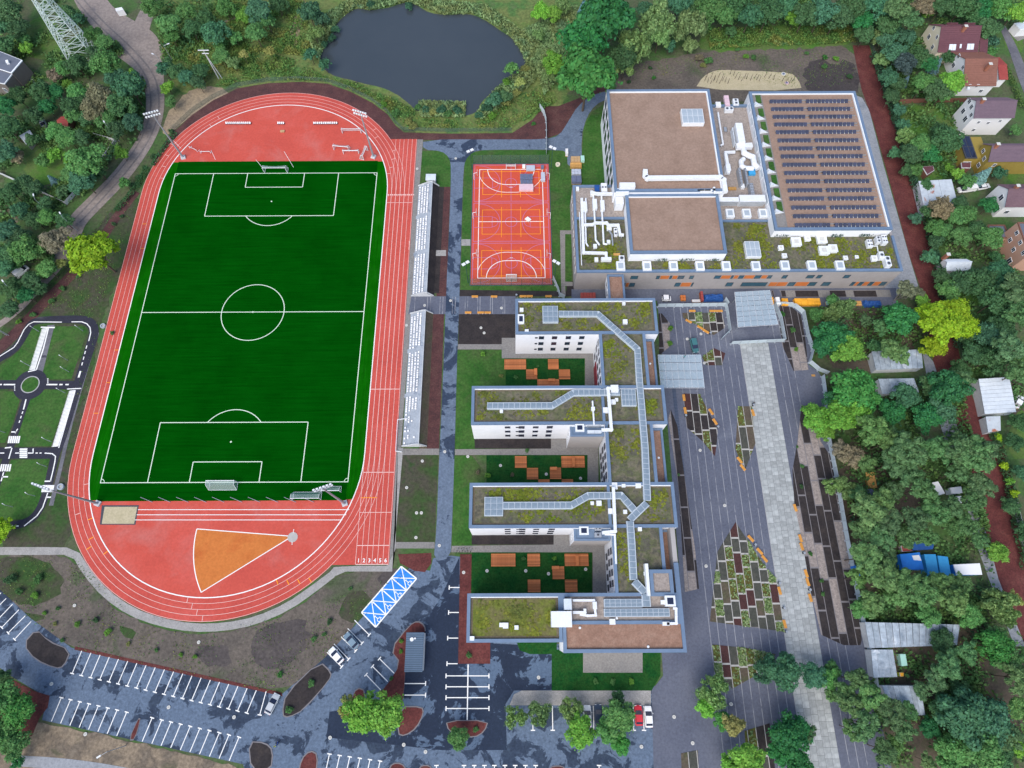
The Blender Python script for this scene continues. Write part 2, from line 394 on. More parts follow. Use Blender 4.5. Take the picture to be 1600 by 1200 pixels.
mat('dark_pack', [(.10, .12, .20), (.14, .17, .26)], 1, .7)
mat('grey_pack', [(.38, .42, .52), (.46, .50, .58)], 1, .7)
mat('pylon_steel', [(.50, .60, .58), (.58, .66, .64)], .6, .6)
mat('trunk', [(.075, .055, .04), (.11, .085, .065)], 2, .95, bump=(4, .5))
mat('bare_twig', [(.24, .225, .20), (.30, .285, .26)], 2, .95)
mat('sign_mint', [(.36, .62, .55)], rough=.6)
mat('skin', [(.45, .27, .19)], rough=.6)
mat('cloth_dark', [(.03, .035, .05)], rough=.9)
mat('cloth_blue', [(.03, .10, .40)], rough=.9)
mat('cloth_yellow', [(.60, .65, .05)], rough=.9)
mat('cloth_teal', [(.03, .25, .25)], rough=.9)
mat('hair', [(.03, .02, .015)], rough=.8)

# foliage: the colour is the object's own, each leaf differs a little
def foliage(name, stuff=None, sat=1.0):
    m = bpy.data.materials.new(name); m.use_nodes = True; t = m.node_tree; L = t.links.new
    b = t.nodes['Principled BSDF']; ge = N(t, 'ShaderNodeNewGeometry'); tc = N(t, 'ShaderNodeTexCoord')
    if stuff:
        n1 = N(t, 'ShaderNodeTexNoise'); n1.inputs['Scale'].default_value = .12; n1.inputs['Detail'].default_value = 6
        L(tc.outputs['Object'], n1.inputs['Vector'])
        r = N(t, 'ShaderNodeValToRGB'); e = r.color_ramp.elements
        while len(e) < len(stuff): e.new(.5)
        for i, c in enumerate(stuff): e[i].position = .3 + .4 * i / (len(stuff) - 1); e[i].color = (*c, 1)
        L(n1.outputs['Fac'], r.inputs[0]); base = r.outputs[0]
    else:
        oi = N(t, 'ShaderNodeObjectInfo'); base = oi.outputs['Color']
    mr = N(t, 'ShaderNodeMapRange'); mr.inputs[3].default_value = .68; mr.inputs[4].default_value = 1.42
    L(ge.outputs['Random Per Island'], mr.inputs[0])
    vm = N(t, 'ShaderNodeVectorMath', operation='SCALE'); L(base, vm.inputs[0]); L(mr.outputs[0], vm.inputs['Scale'])
    hs = N(t, 'ShaderNodeHueSaturation'); L(vm.outputs[0], hs.inputs['Color'])
    mh = N(t, 'ShaderNodeMapRange'); mh.inputs[3].default_value = .482; mh.inputs[4].default_value = .512
    ma = N(t, 'ShaderNodeMath', operation='FRACT'); mb_ = N(t, 'ShaderNodeMath', operation='MULTIPLY'); mb_.inputs[1].default_value = 7.31
    L(ge.outputs['Random Per Island'], mb_.inputs[0]); L(mb_.outputs[0], ma.inputs[0]); L(ma.outputs[0], mh.inputs[0]); L(mh.outputs[0], hs.inputs['Hue'])
    L(hs.outputs[0], b.inputs['Base Color']); b.inputs['Roughness'].default_value = .65; b.inputs['Specular IOR Level'].default_value = .2
    tr = N(t, 'ShaderNodeBsdfTranslucent'); L(hs.outputs[0], tr.inputs['Color'])
    mx = N(t, 'ShaderNodeMixShader'); mx.inputs[0].default_value = .25
    out = t.nodes['Material Output']; L(b.outputs[0], mx.inputs[1]); L(tr.outputs[0], mx.inputs[2]); L(mx.outputs[0], out.inputs[0])
    MATS[name] = m
foliage('leaf')
foliage('reed_leaf', [(.14, .26, .11), (.19, .30, .13), (.20, .26, .10), (.15, .27, .14)])
foliage('meadow_leaf', [(.10, .21, .045), (.15, .23, .055), (.08, .20, .05), (.20, .22, .055), (.09, .20, .075)])
foliage('under_leaf', [(.055, .15, .055), (.08, .185, .06), (.11, .21, .055), (.05, .14, .07)])
foliage('roof_leaf', [(.11, .16, .012), (.17, .19, .025), (.085, .11, .03)])

mat('cladding_brown', [(.13, .115, .105), (.16, .14, .13)], .6, .85)

mat('rooflight_frame', [(.40, .46, .52), (.46, .52, .57)], .5, .5)
mat('asphalt_path', [(.10, .135, .19), (.125, .165, .23), (.09, .12, .175)], .3, .85, (1.6, .25), patch=(.10, (.034, .05, .085), .545, .57, .7), detail=10, spec=.12)

mat('sandy_pale', [(.22, .17, .12), (.29, .23, .155), (.18, .145, .11)], .25, .95, (1.4, .3))

mat('peat', [(.04, .034, .036), (.055, .047, .047), (.035, .03, .033)], .3, .95, (1.5, .35))

mat('peat_brown', [(.058, .05, .05), (.075, .064, .062), (.09, .078, .07)], .18, .95, (1.3, .35), detail=8)

mat('glass_lantern', [(.30, .36, .42), (.38, .44, .49)], .3, .3, spec=.4)
# ================================================================== ground, water, roads
g = MB(); g.poly([(-2500, -2500, 0), (2500, -2500, 0), (2500, 2500, 0), (-2500, 2500, 0)]); struct(g.build('ground', 'earth'))
def nat(name, pts, m, z, amp=.5, seed=1): return flat(name, rough_poly(PL(smooth_poly(pts, 1)), amp, seed), m, z, px=False)
nat('meadow', [(230, -60), (940, -60), (930, 40), (880, 170), (850, 215), (640, 215), (560, 150), (470, 132), (380, 135), (300, 150), (262, 130), (250, 60)], 'meadow', .02, .8, 3)
nat('meadow', [(1095, 50), (1200, 38), (1330, 40), (1345, 72), (1200, 78), (1090, 82)], 'garden_grass', .0325, .7, 5)
nat('pond_bank', [(505, 30), (545, 4), (600, -2), (680, 8), (760, 18), (815, 60), (838, 100), (820, 135), (775, 165), (750, 192), (660, 190), (630, 170), (590, 145), (530, 130), (500, 118), (488, 95), (498, 70)], 'meadow', .026, .4, 8)
flat('pond', rough_poly(PL(smooth_poly([(524, 40), (536, 26), (556, 12), (580, 17), (612, 11), (634, 3), (652, 8), (668, 20), (695, 24), (732, 21), (756, 30), (780, 47), (802, 60), (821, 92), (826, 108), (798, 122), (776, 142), (752, 157), (746, 178), (700, 184), (656, 178), (640, 163), (625, 150), (604, 139), (575, 132), (548, 125), (522, 119), (508, 110), (500, 98), (501, 86), (508, 72), (517, 52)], 2)), .12, 2), 'pond_water', .05, px=False)
nat('bare_soil', [(990, 100), (1050, 90), (1120, 78), (1250, 72), (1336, 70), (1350, 140), (1362, 185), (1340, 160), (930, 160), (925, 140), (955, 115)], 'bare_soil', .03, .6, 9)
nat('bare_soil', [(-10, 866), (117, 866), (150, 930), (220, 975), (300, 992), (380, 985), (460, 955), (530, 895), (620, 888), (648, 890), (590, 935), (515, 1025), (443, 1086), (300, 1055), (110, 1015), (45, 968), (-10, 925)], 'bare_soil', .03, .3, 11)
nat('dark_wet_soil', [(1252, 108), (1275, 92), (1300, 100), (1328, 95), (1342, 125), (1338, 148), (1290, 150), (1258, 138)], 'peat', .034, 1.3, 4)
nat('grass_verge', [(170, 330), (222, 300), (215, 360), (165, 480), (150, 560), (120, 680), (105, 760), (110, 860), (60, 866), (-10, 866), (-10, 500), (60, 470)], 'lawn_patchy', .0315, .6, 12)
nat('garden_lawn', [(15, 60), (60, 20), (95, 40), (92, 85), (70, 95), (25, 82)], 'garden_grass', .04, .6, 13)
nat('garden_lawn', [(35, 255), (70, 225), (115, 245), (100, 285), (50, 290)], 'garden_grass', .04, .6, 14)
nat('garden_lawn', [(-5, 320), (20, 318), (34, 348), (5, 345)], 'sandy', .04, .5, 15)
for i, q in enumerate([[(1390, 65), (1440, 65), (1440, 95), (1395, 100)], [(1420, 118), (1450, 118), (1455, 150), (1425, 155)], [(1400, 165), (1500, 163), (1490, 215), (1420, 225), (1405, 195)], [(1445, 240), (1490, 240), (1488, 285), (1440, 285)], [(1500, 440), (1545, 440), (1535, 480), (1505, 480)], [(1565, 60), (1600, 50), (1600, 80), (1575, 80)], [(1575, 650), (1610, 640), (1610, 720), (1580, 720)], [(1580, 250), (1610, 245), (1610, 290), (1575, 290)]]):
    nat('garden_lawn', q, 'garden_grass', .04, .7, 20 + i)
for i, q in enumerate([[(1270, 470), (1400, 465), (1440, 500), (1430, 560), (1330, 590), (1285, 560)], [(1300, 690), (1400, 700), (1440, 760), (1440, 900), (1360, 960), (1335, 900)], [(1360, 1000), (1600, 960), (1600, 1210), (1380, 1210)], [(1560, 600), (1610, 590), (1610, 650), (1570, 650)]]):
    nat('woodland_floor', q, 'brown_soil', .03, .8, 40 + i)
nat('sand_heap_ground', [(253, 207), (262, 178), (280, 155), (303, 138), (330, 134), (362, 143), (335, 158), (300, 178), (278, 200), (262, 212)], 'sandy_pale', .05, .5, 16)
nat('sandy_clearing', [(1085, 140), (1098, 120), (1112, 112), (1125, 109), (1200, 112), (1236, 114), (1247, 124), (1254, 142)], 'sand', .05, .05, 17)
for i, q in enumerate([[(-10, 868), (60, 868), (105, 900), (88, 940), (40, 950), (-10, 925)], [(535, 930), (575, 925), (590, 945), (560, 975), (530, 965)], [(20, 955), (70, 960), (65, 975)], [(180, 975), (215, 985), (205, 1000)], [(300, 640), (302, 640), (301, 642)]][:4]): nat('rough_grass', q, 'lawn_patchy', .036, .55, 70 + i)
for i, q in enumerate([[(395, 985), (470, 965), (490, 1000), (430, 1050), (390, 1030)], [(300, 1010), (350, 1005), (370, 1040), (320, 1045)], [(590, 893), (640, 892), (600, 925)]]): nat('damp_soil', q, 'peat_brown', .0365, .7, 80 + i)
# mulch
flat('mulch_strip', PL([(1332, 71), (1358, 71), (1376, 130), (1400, 200), (1426, 290), (1452, 362), (1467, 430), (1477, 480), (1497, 545), (1510, 600), (1556, 700), (1577, 780), (1602, 880), (1640, 1010), (1602, 1010), (1560, 905), (1536, 815), (1510, 705), (1488, 645), (1458, 565), (1436, 445), (1421, 400), (1394, 300), (1364, 190), (1346, 140)]), 'mulch', .06, px=False)
flat('mulch_strip', PL([(235, 255), (262, 215), (300, 180), (333, 157), (372, 138), (420, 130), (470, 128), (512, 131), (547, 143), (582, 161), (606, 179), (618, 196), (631, 207), (700, 209), (800, 208), (832, 187), (850, 166), (872, 166), (908, 152), (938, 132), (948, 141), (918, 152), (897, 180), (884, 206), (850, 218), (640, 219), (560, 240), (300, 260)]), 'mulch_wet', .055, px=False)
road('mulch_strip', [(214, 300, 12), (178, 343, 15), (152, 388, 15), (112, 430, 17), (62, 480, 18), (16, 530, 20), (-20, 560, 20)], 'mulch_wet', .05)
# tracks and lanes
road('dirt_road', [(125, -40, 42), (140, 0, 44), (160, 26, 44), (188, 50, 58), (214, 70, 70), (232, 95, 52), (240, 120, 31), (243, 150, 28), (242, 180, 28), (232, 212, 28), (212, 245, 29), (185, 280, 30), (150, 315, 31), (120, 345, 32), (112, 365, 32)], 'dirt_road', .07)
road('dirt_road', [(215, 60, 30), (225, 30, 26), (240, 0, 22), (250, -40, 22)], 'dirt_road', .074)
road('dirt_track', [(112, 360, 28), (98, 392, 26), (86, 418, 24), (60, 450, 14), (25, 490, 11), (-20, 520, 11)], 'dirt_road', .064)
mbr = MB()
for off in (-6.5, 6.5):
    q = [(125 + off, 0), (150 + off, 30), (200 + off, 75), (235 + off, 115), (243 + off, 150), (241 + off, 185), (224 + off, 225), (195 + off, 265), (150 + off, 315), (118 + off, 348)]
    ribbon(mbr, [(*p, .55) for p in smooth_poly(PL(q), 2, False)], .08)
struct(mbr.build('wheel_ruts', 'dirt_rut'))
for off in (-4, 5):
    road('sandy_path', [(472 + off, -10, 7), (467 + off, 25, 6), (460 + off, 50, 6), (456 + off, 72, 4)], 'sandy_pale', .05)
road('sandy_path', [(400, 15, 6), (375, 25, 5), (350, 35, 4)], 'sandy_pale', .05)
road('garden_lane', [(1565, 40, 10), (1578, 65, 14), (1590, 95, 16), (1602, 130, 18), (1620, 170, 18)], 'asphalt_grey', .07)
road('drive', [(1585, 60, 14), (1610, 50, 16)], 'paving_beige', .066)
flat('concrete_path', [(1335, 148), (1347, 153), (1358, 172), (1381, 260), (1401, 330), (1421, 402), (1434, 445), (1436, 462), (1385, 462), (1330, 250)], 'path_grey', .05)
flat('concrete_path', [(1440, 545), (1458, 565), (1470, 600), (1488, 645), (1510, 705), (1505, 760), (1480, 700), (1450, 600)], 'path_grey', .05)
flat('concrete_path', [(1505, 760), (1514, 785), (1536, 815), (1560, 905), (1602, 1010), (1585, 1010), (1545, 905), (1518, 830)], 'path_grey', .05)
# lawns
for q in ([(660, 236), (690, 236), (699, 241), (704, 252), (704, 300), (694, 300), (655, 300)], [(726, 250), (740, 238), (756, 235), (888, 235), (893, 262), (893, 455), (719, 455)],
          [(909, 240), (912, 200), (925, 175), (950, 158), (948, 292), (908, 292)], [(714, 547), (784, 547), (784, 560), (930, 560), (938, 604), (938, 702), (711, 702)], [(710, 712), (737, 712), (760, 740), (737, 860), (706, 852)]):
    flat('lawn', q, 'lawn', .04)
flat('lawn', [(627, 711), (685, 711), (679, 847), (618, 847)], 'lawn_patchy', .04)
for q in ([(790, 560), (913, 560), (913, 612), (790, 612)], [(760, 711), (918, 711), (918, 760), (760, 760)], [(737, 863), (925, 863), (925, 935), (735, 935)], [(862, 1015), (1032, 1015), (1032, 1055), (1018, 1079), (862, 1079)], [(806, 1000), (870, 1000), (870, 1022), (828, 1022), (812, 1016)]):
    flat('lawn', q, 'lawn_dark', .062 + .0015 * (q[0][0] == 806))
flat('soil_bed', [(718, 453), (893, 455), (893, 463), (718, 463)], 'dark_soil', .046)
flat('soil_bed', [(717, 491), (806, 491), (806, 538), (716, 538)], 'dark_soil', .046)
for q in ([(741, 680), (861, 680), (861, 701), (742, 701)], [(737, 835), (865, 835), (865, 851), (737, 851)], [(885, 440), (948, 440), (948, 460), (885, 460)]):
    flat('soil_bed', q, 'dark_soil', .05)
# courtyards and footways
def pave(q, m='paving_beige', z=.056, name='pavement'): return flat(name, q, m, z)
pave([(716, 538), (784, 538), (784, 528), (806, 528), (806, 540), (932, 540), (932, 605), (914, 605), (914, 560), (784, 560), (784, 546), (715, 546)])
pave([(711, 702), (861, 701), (861, 680), (935, 680), (935, 756), (918, 756), (918, 711), (711, 711)])
pave([(706, 853), (865, 851), (865, 830), (958, 830), (958, 928), (926, 928), (926, 863), (705, 863)])
pave([(618, 847), (679, 847), (679, 857), (617, 857)]); pave([(620, 701), (686, 701), (686, 711), (620, 711)])
pave([(875, 360), (895, 360), (895, 366), (883, 366), (883, 440), (895, 441), (895, 447), (883, 447), (884, 463), (877, 463)]); pave([(721, 374), (735, 374), (735, 384), (721, 384)], 'paving_pale')
pave([(911, 1012), (1004, 1012), (1004, 1051), (911, 1051)], 'paving_beige', .068); pave([(815, 1079), (1017, 1079), (1017, 1102), (796, 1102), (803, 1085)], 'paving_pale', .066)
pave([(680, 391), (697, 391), (697, 400), (680, 400)], 'paving_pale')
road('pavement', [(-10, 861, 12), (60, 861, 12), (116, 861, 11), (135, 893, 12), (165, 928, 12), (205, 956, 12), (250, 972, 12), (300, 981, 12), (350, 980, 12), (400, 970, 12), (450, 948, 12), (490, 920, 12), (520, 897, 11)], 'paving_pale', .056, 1)
pave([(500, 912), (522, 886), (560, 884), (606, 884), (618, 858), (622, 700), (630, 700), (613, 893), (540, 893), (520, 902)], 'paving_pale', .058)
pave([(652, 218), (661, 218), (655, 300), (640, 520), (625, 720), (617, 858), (610, 885), (604, 885)], 'paving_beige', .057)
pave([(643, 463), (806, 463), (806, 491), (638, 491)], 'paver', .06)
flat('berm', PL([(678, 292), (694, 292), (686, 458), (668, 458)]), 'dark_soil', .052, px=False)
flat('mulch_strip', [(690, 292), (704, 292), (697, 463), (682, 463)], 'mulch_wet', .05)
flat('berm', [(666, 491), (677, 491), (667, 702), (655, 702)], 'brown_soil', .052)
flat('mulch_strip', [(676, 491), (694, 491), (686, 702), (666, 702)], 'mulch_wet', .05)
# asphalt footways
flat('asphalt_path', smooth_poly([(661, 218), (780, 218), (852, 218), (874, 212), (888, 190), (903, 165), (925, 149), (950, 142), (950, 154), (930, 164), (916, 184), (908, 215), (910, 262), (887, 262), (886, 240), (878, 234), (755, 234), (738, 238), (727, 250), (724, 268), (722, 330), (718, 460), (713, 600), (710, 720), (706, 830), (704, 872), (677, 878), (682, 830), (686, 720), (692, 600), (697, 460), (703, 330), (705, 262), (702, 246), (690, 236), (661, 234)], 1), 'asphalt_path', .062)
flat('parking', [(-10, 912), (48, 966), (112, 1012), (440, 1085), (505, 1030), (640, 886), (672, 892), (677, 872), (704, 868), (719, 870), (719, 1000), (1022, 1012), (1024, 1230), (390, 1230), (380, 1194), (66, 1125), (74, 1090), (20, 1058), (-10, 1036)], 'asphalt_mixed', .05)
flat('parking', [(688, 935), (718, 870), (718, 1035), (765, 1036), (765, 1005), (862, 1010), (862, 1078), (803, 1079), (790, 1100), (792, 1172), (690, 1172), (510, 1152), (515, 1112), (600, 1100), (660, 975)], 'asphalt_wet', .058)
flat('service_lane', [(893, 452), (1400, 450), (1400, 478), (1225, 480), (1220, 470), (893, 470)], 'paver', .0545)
# traffic garden
tg = lambda pts, m='asphalt_dark', z=.06: road('training_road', pts, m, z)
for q in ([(0, 572), (30, 548), (48, 510), (67, 510), (52, 578), (42, 588), (28, 594), (0, 594)], [(84, 510), (132, 510), (136, 518), (112, 592), (76, 593), (64, 578)], [(0, 611), (22, 612), (31, 626), (20, 662), (8, 692), (0, 692)], [(52, 616), (68, 609), (108, 609), (80, 697), (33, 698), (24, 690), (42, 628)], [(18, 719), (77, 717), (64, 790), (50, 811), (8, 812), (-5, 805), (-5, 770)]):
    flat('lawn', q, 'lawn', .045)
tg([(-20, 572, 13), (0, 560, 13), (24, 546, 13), (38, 524, 13), (48, 505, 13), (62, 500, 12), (100, 499, 13), (128, 499, 14), (142, 504, 15), (148, 516, 15), (142, 540, 15), (132, 570, 15), (119, 610, 15), (108, 650, 13), (96, 690, 13), (86, 712, 13), (80, 740, 13), (72, 772, 13), (62, 798, 13), (46, 815, 13), (20, 822, 13), (-20, 824, 13)])
tg([(-10, 601, 15), (30, 601, 15)], z=.062); tg([(60, 601, 14), (116, 602, 14)], z=.064)
tg([(80, 508, 11), (72, 540, 11), (60, 588, 11)], 'asphalt_grey', .063)
tg([(42, 622, 13), (34, 645, 12), (24, 675, 12), (14, 705, 12), (2, 740, 12), (-12, 775, 12)], z=.063)
tg([(-10, 708, 18), (20, 708, 18), (88, 708, 18)], z=.065)
tg([(152, 520, 6), (140, 560, 6), (125, 610, 6), (106, 680, 6), (94, 735, 6), (80, 790, 7)], 'asphalt_grey', .058)
cx, cy = P(47.5, 601); rr = 25.5 * m_per_px(47, 601)
disc = lambda c, r, n=40: [(c[0] + r * math.cos(2 * math.pi * k / n), c[1] + r * math.sin(2 * math.pi * k / n)) for k in range(n)]
flat('roundabout', disc((cx, cy), rr), 'asphalt_dark', .07, px=False)
flat('roundabout_kerb', disc((cx, cy), rr * .56), 'kerb', .085, px=False); flat('roundabout_lawn', disc((cx, cy), rr * .5), 'lawn', .095, px=False)
tm = MB(); LW = .28
def tl(pts, w=LW, z=.08): ribbon(tm, [(*p, w) for p in PL(pts)], z)
def dashes(a, b, n, w=LW, z=.08):
    (x0, y0), (x1, y1) = P(*a), P(*b)
    for k in range(n):
        t0, t1 = (k + .0) / n, (k + .55) / n
        line(tm, (x0 + (x1 - x0) * t0, y0 + (y1 - y0) * t0), (x0 + (x1 - x0) * t1, y0 + (y1 - y0) * t1), w, z)
tl([(-5, 560), (22, 543), (28, 535), (38, 515), (45, 507), (53, 503), (97, 503.5)]); tl([(112, 503), (128, 503), (136, 506), (141, 512), (142, 520), (139, 533)])
dashes((136, 540), (127, 575), 4); tl([(126, 580), (123, 590)], .5); tl([(64, 511.5), (86, 512)], .4); tl([(76, 513), (68, 545), (57, 578)], .35); tl([(57, 578), (44, 581)], .3)
dashes((0, 601), (12, 601), 2, .4); tl([(9, 601), (24, 601)], .4); tl([(73, 601), (90, 601)], .4); dashes((93, 601), (112, 601), 2, .4)
for k in range(5): tl([(22.5, 602 + 2 * k), (24, 602 + 2 * k)], .22); tl([(74, 592 + 2 * k), (76, 592 + 2 * k)], .22)
tl([(41, 624), (37, 640)], .35); dashes((36, 643), (29, 664), 3); tl([(28, 670), (24, 677)]); tl([(18, 675), (26, 675)], .35)
tl([(105, 608), (127, 607)], .3); tl([(118, 610), (92, 700)], .25); tl([(0, 708), (7, 708)]); tl([(24, 708), (30, 708)]); tl([(44, 708), (52, 708), (52, 701)], .35); dashes((56, 708), (68, 708), 2); tl([(70, 708), (82, 709), (87, 713), (86, 722), (82, 740), (79, 752)])
tl([(70, 752), (79, 752)], .35); tl([(73, 777), (80, 777)], .35); tl([(75, 770), (67, 793), (58, 806), (48, 814), (38, 822)]); dashes((15, 822), (34, 822), 2); tl([(8, 700), (18, 699)], .35); tl([(19, 700), (14, 717)], .3); tl([(3, 745), (13, 745)], .35); tl([(6, 738), (2, 752)], .3)
def zebra(a, b, n, L, along):
    for k in range(n):
        t = k / (n - 1); u = a[0] + (b[0] - a[0]) * t; v = a[1] + (b[1] - a[1]) * t
        tl([(u - along[0] * L, v - along[1] * L), (u + along[0] * L, v + along[1] * L)], .42, .086)
zebra((14.5, 687), (30, 687), 6, 5.5, (.2, -1)); zebra((37, 702), (37, 714.5), 5, 6, (1, 0)); zebra((2, 731), (16, 731), 5, 5.5, (.2, -1)); zebra((67, 763.5), (83, 763.5), 7, 5.5, (.2, -1))
for (a, b, n) in (((70, 514), (50, 579), 30), ((113, 611), (86, 699), 40)):   # sawtooth hatching
    for k in range(n):
        t = k / n; u = a[0] + (b[0] - a[0]) * t; v = a[1] + (b[1] - a[1]) * t
        x, y = P(u, v); tm.poly([(x - .95, y - .28, .083), (x + .85, y - .12, .083), (x + .85, y + .26, .083), (x - .6, y + .08, .083)])
struct(tm.build('road_markings', 'white_line'))

# ================================================================== stadium: pitch, track, aprons (metres, pitch centre = origin)
RI, LN, HS, TURF_Y = 36.35, 1.36, 42.6, 55.25
def stadium(r, n=48):
    return [(r * math.cos(math.pi * k / n), HS + r * math.sin(math.pi * k / n)) for k in range(n + 1)] + [(-r * math.cos(math.pi * k / n), -HS - r * math.sin(math.pi * k / n)) for k in range(n + 1)]
flat('running_track', stadium(RI + 4 * LN + .12), 'track_red', .10, px=False)
flat('running_track', [(30, -71.3), (44.75, -71.3), (44.75, 64.1), (30, 64.1)], 'track_red', .104, px=False)
flat('apron', stadium(RI), 'apron_red', .112, px=False)
y_end = lambda x: HS + math.sqrt(max(0, (RI - .05) ** 2 - x * x))
flat('pitch_surround', [p for p in stadium(RI - .02, 300) if abs(p[1]) <= TURF_Y - .0] + [], 'turf_edge', .118, px=False)
q = [(-32.55, -TURF_Y), (32.55, -TURF_Y), (32.55, TURF_Y), (-32.55, TURF_Y)]
flat('football_pitch', [(-32.4, -TURF_Y + .1), (32.4, -TURF_Y + .1), (32.4, TURF_Y - .1), (-32.4, TURF_Y - .1)], 'turf', .124, px=False)
W2, L2, z = 32.55, 50.3, .132
pm = MB(); rect_lines(pm, -W2, -L2, W2, L2, .22, z); line(pm, (-W2 + .11, 0), (W2 - .11, 0), .22, z + .004); arc(pm, (0, 0), 9.15, 0, 2 * math.pi, .22, z + .008, 72)
for s in (1, -1):
    for hw, d in ((20.16, 16.5), (9.16, 5.5)):
        line(pm, (-hw, s * (L2 - .11)), (-hw, s * (L2 - d)), .22, z + .004); line(pm, (hw, s * (L2 - .11)), (hw, s * (L2 - d)), .22, z + .004); line(pm, (-hw, s * (L2 - d)), (hw, s * (L2 - d)), .22, z + .006)
    a0 = math.acos(5.5 / 9.15); c0 = (0, s * (L2 - 11))
    arc(pm, c0, 9.15, (-math.pi / 2 - a0) if s > 0 else (math.pi / 2 - a0), (-math.pi / 2 + a0) if s > 0 else (math.pi / 2 + a0), .22, z + .008)
    arc(pm, c0, .12, 0, 6.28, .24, z + .004)
    for sx in (1, -1):
        t = math.atan2(-s, -sx); arc(pm, (sx * W2, s * L2), 1.0, t - .78, t + .78, .16, z + .008)
arc(pm, (0, 0), .12, 0, 6.28, .24, z + .012)
struct(pm.build('pitch_markings', 'pitch_line'))
tk = MB()
for k in (1, 2, 3, 4):
    r = RI + LN * k; ribbon(tk, [(*p, .10) for p in stadium(r)], .118 + .002 * k, closed=True)
for k in (1, 2, 3, 4, 5, 6):
    line(tk, (RI + .05 + LN * k, -71.2), (RI + .05 + LN * k, 64), .10, .13)
line(tk, (RI, -71.2), (RI, -HS), .12, .134)
for yy, x1, wd in ((-66.6, 44.6, .2), (-71.2, 44.6, .2), (-47.8, 44.6, .18), (-24.3, 44.6, .2), (-58.3, 44.6, .14), (38.6, 44.6, .14)): line(tk, (RI + .1, yy), (x1, yy), wd, .138)
for k in range(13): line(tk, (RI + .3 + k * .66, 41.6), (RI + .7 + k * .66, 41.6), .5, .142)
for y0_ in range(6): line(tk, (RI + .05 + LN * y0_ + .5, 41), (RI + .05 + LN * y0_ + .5, 41.3), .12, .143)
def cross(lane, ang, side):     # short mark across one lane on the bends
    r0 = RI + LN * lane; c = (0, HS if side > 0 else -HS); e = (math.cos(ang), math.sin(ang))
    line(tk, (c[0] + e[0] * r0, c[1] + e[1] * r0), (c[0] + e[0] * (r0 + LN), c[1] + e[1] * (r0 + LN)), .14, .14)
for lane, ang, side in ((0, 4.60, -1), (1, 4.64, -1), (2, 4.68, -1), (3, 4.72, -1), (0, 2.98, 1), (1, 2.86, 1), (2, 2.75, 1), (3, 2.64, 1), (0, .20, 1), (1, .26, 1), (2, .34, 1), (3, .42, 1), (1, .62, 1), (2, .70, 1), (0, 3.36, -1), (1, 3.45, -1), (2, 3.55, -1), (0, 2.3, 1), (1, 2.2, 1)): cross(lane, ang, side)
arc(tk, (30.5, HS - 20), 14, -.1, .12, .16, .142)
struct(tk.build('track_lines', 'lane_line'))
kb = MB(); q = [(*p, .26) for p in stadium(RI)]
ribbon(kb, q, .15, closed=True); o = kb.build('track_kerb_line', 'white_line'); struct(o)
om = MB()
for k in range(5):
    for s, y0_ in ((-1, -58.2), (-1, -86.)):
        pass
for lane, ang, side in ((0, 3.62, -1), (1, 3.75, -1), (0, 3.9, -1), (2, 3.80, -1), (0, 5.2, -1), (1, 5.26, -1), (2, 5.32, -1), (3, 5.38, -1)):
    r0 = RI + LN * lane; e = (math.cos(ang), math.sin(ang)); line(om, (e[0] * r0, -HS + e[1] * r0), (e[0] * (r0 + LN), -HS + e[1] * (r0 + LN)), .2, .146)
line(om, (RI, -54.5), (RI + 4.2, -54.5), .16, .146)
for yy in (31, 22, -12, -22, -31): line(om, (-RI - LN * (2 if yy % 2 else 1), yy), (-RI - LN * (1 if yy % 2 else 0), yy), .16, .146)
struct(om.build('relay_marks', 'orange_line'))
# lane numbers 1 to 6
def text_mesh(s, size, parent=None, loc=(0, 0, 0), rz=0, m='white_line', name='lettering', kind='structure', align='CENTER'):
    c = bpy.data.curves.new('txt', 'FONT'); c.body = s; c.size = size; c.align_x = align; c.align_y = 'CENTER'; c.offset = .02 * size; c.resolution_u = 3
    t = bpy.data.objects.new('txt', c); COL.objects.link(t); dg = bpy.context.evaluated_depsgraph_get()
    me = bpy.data.meshes.new_from_object(t.evaluated_get(dg)); bpy.data.objects.remove(t); me.materials.clear(); me.materials.append(MATS[m])
    o = link(name, me, parent, loc, rz)
    if kind: o['kind'] = kind
    return o
for k in range(6): text_mesh(str(k + 1), 1.35, None, (RI + .05 + LN * (k + .5), -70.3, .146), 0, name='lane_number')
# long-jump pit, runway, shot sector
flat('pit_rim', [(159.5, 789.5), (217.5, 789.5), (212, 820), (156.5, 820)], 'dark_metal', .13)
flat('sand_pit', [(164, 792), (215, 792), (210, 818.5), (159.5, 818.5)], 'sand', .14)
rw = MB()
for v, u0, u1 in ((796.5, 216, 546), (804.5, 214, 541), (812.5, 211, 535)): line(rw, P(u0, v), P(u1, v), .16, .136)
ap, a1, a2 = P(457, 838), P(308, 826.5), P(314, 926)
for dash in ((270, 207, 283, 220), (330, 223, 337, 238), (444, 225, 459, 250), (400, 238, 410, 250)):
    line(rw, P(dash[0], dash[1] + 12), P(dash[2], dash[3] + 12), .1, .136)
rad = math.hypot(a1[0] - ap[0], a1[1] - ap[1]); t1 = math.atan2(a1[1] - ap[1], a1[0] - ap[0]); t2 = math.atan2(a2[1] - ap[1], a2[0] - ap[0]) + 2 * math.pi
sect = [ap] + [(ap[0] + rad * math.cos(t1 + (t2 - t1) * k / 20), ap[1] + rad * math.sin(t1 + (t2 - t1) * k / 20)) for k in range(21)]
flat('throwing_sector', sect, 'sector_orange', .128, px=False)
ribbon(rw, [(*p, .24) for p in sect[1:]], .136); line(rw, ap, sect[1], .22, .138); line(rw, ap, sect[-1], .22, .14)
struct(rw.build('field_event_lines', 'white_line'))
flat('throwing_circle', disc(P(457.5, 839.5), 1.28), 'divider', .15, px=False)
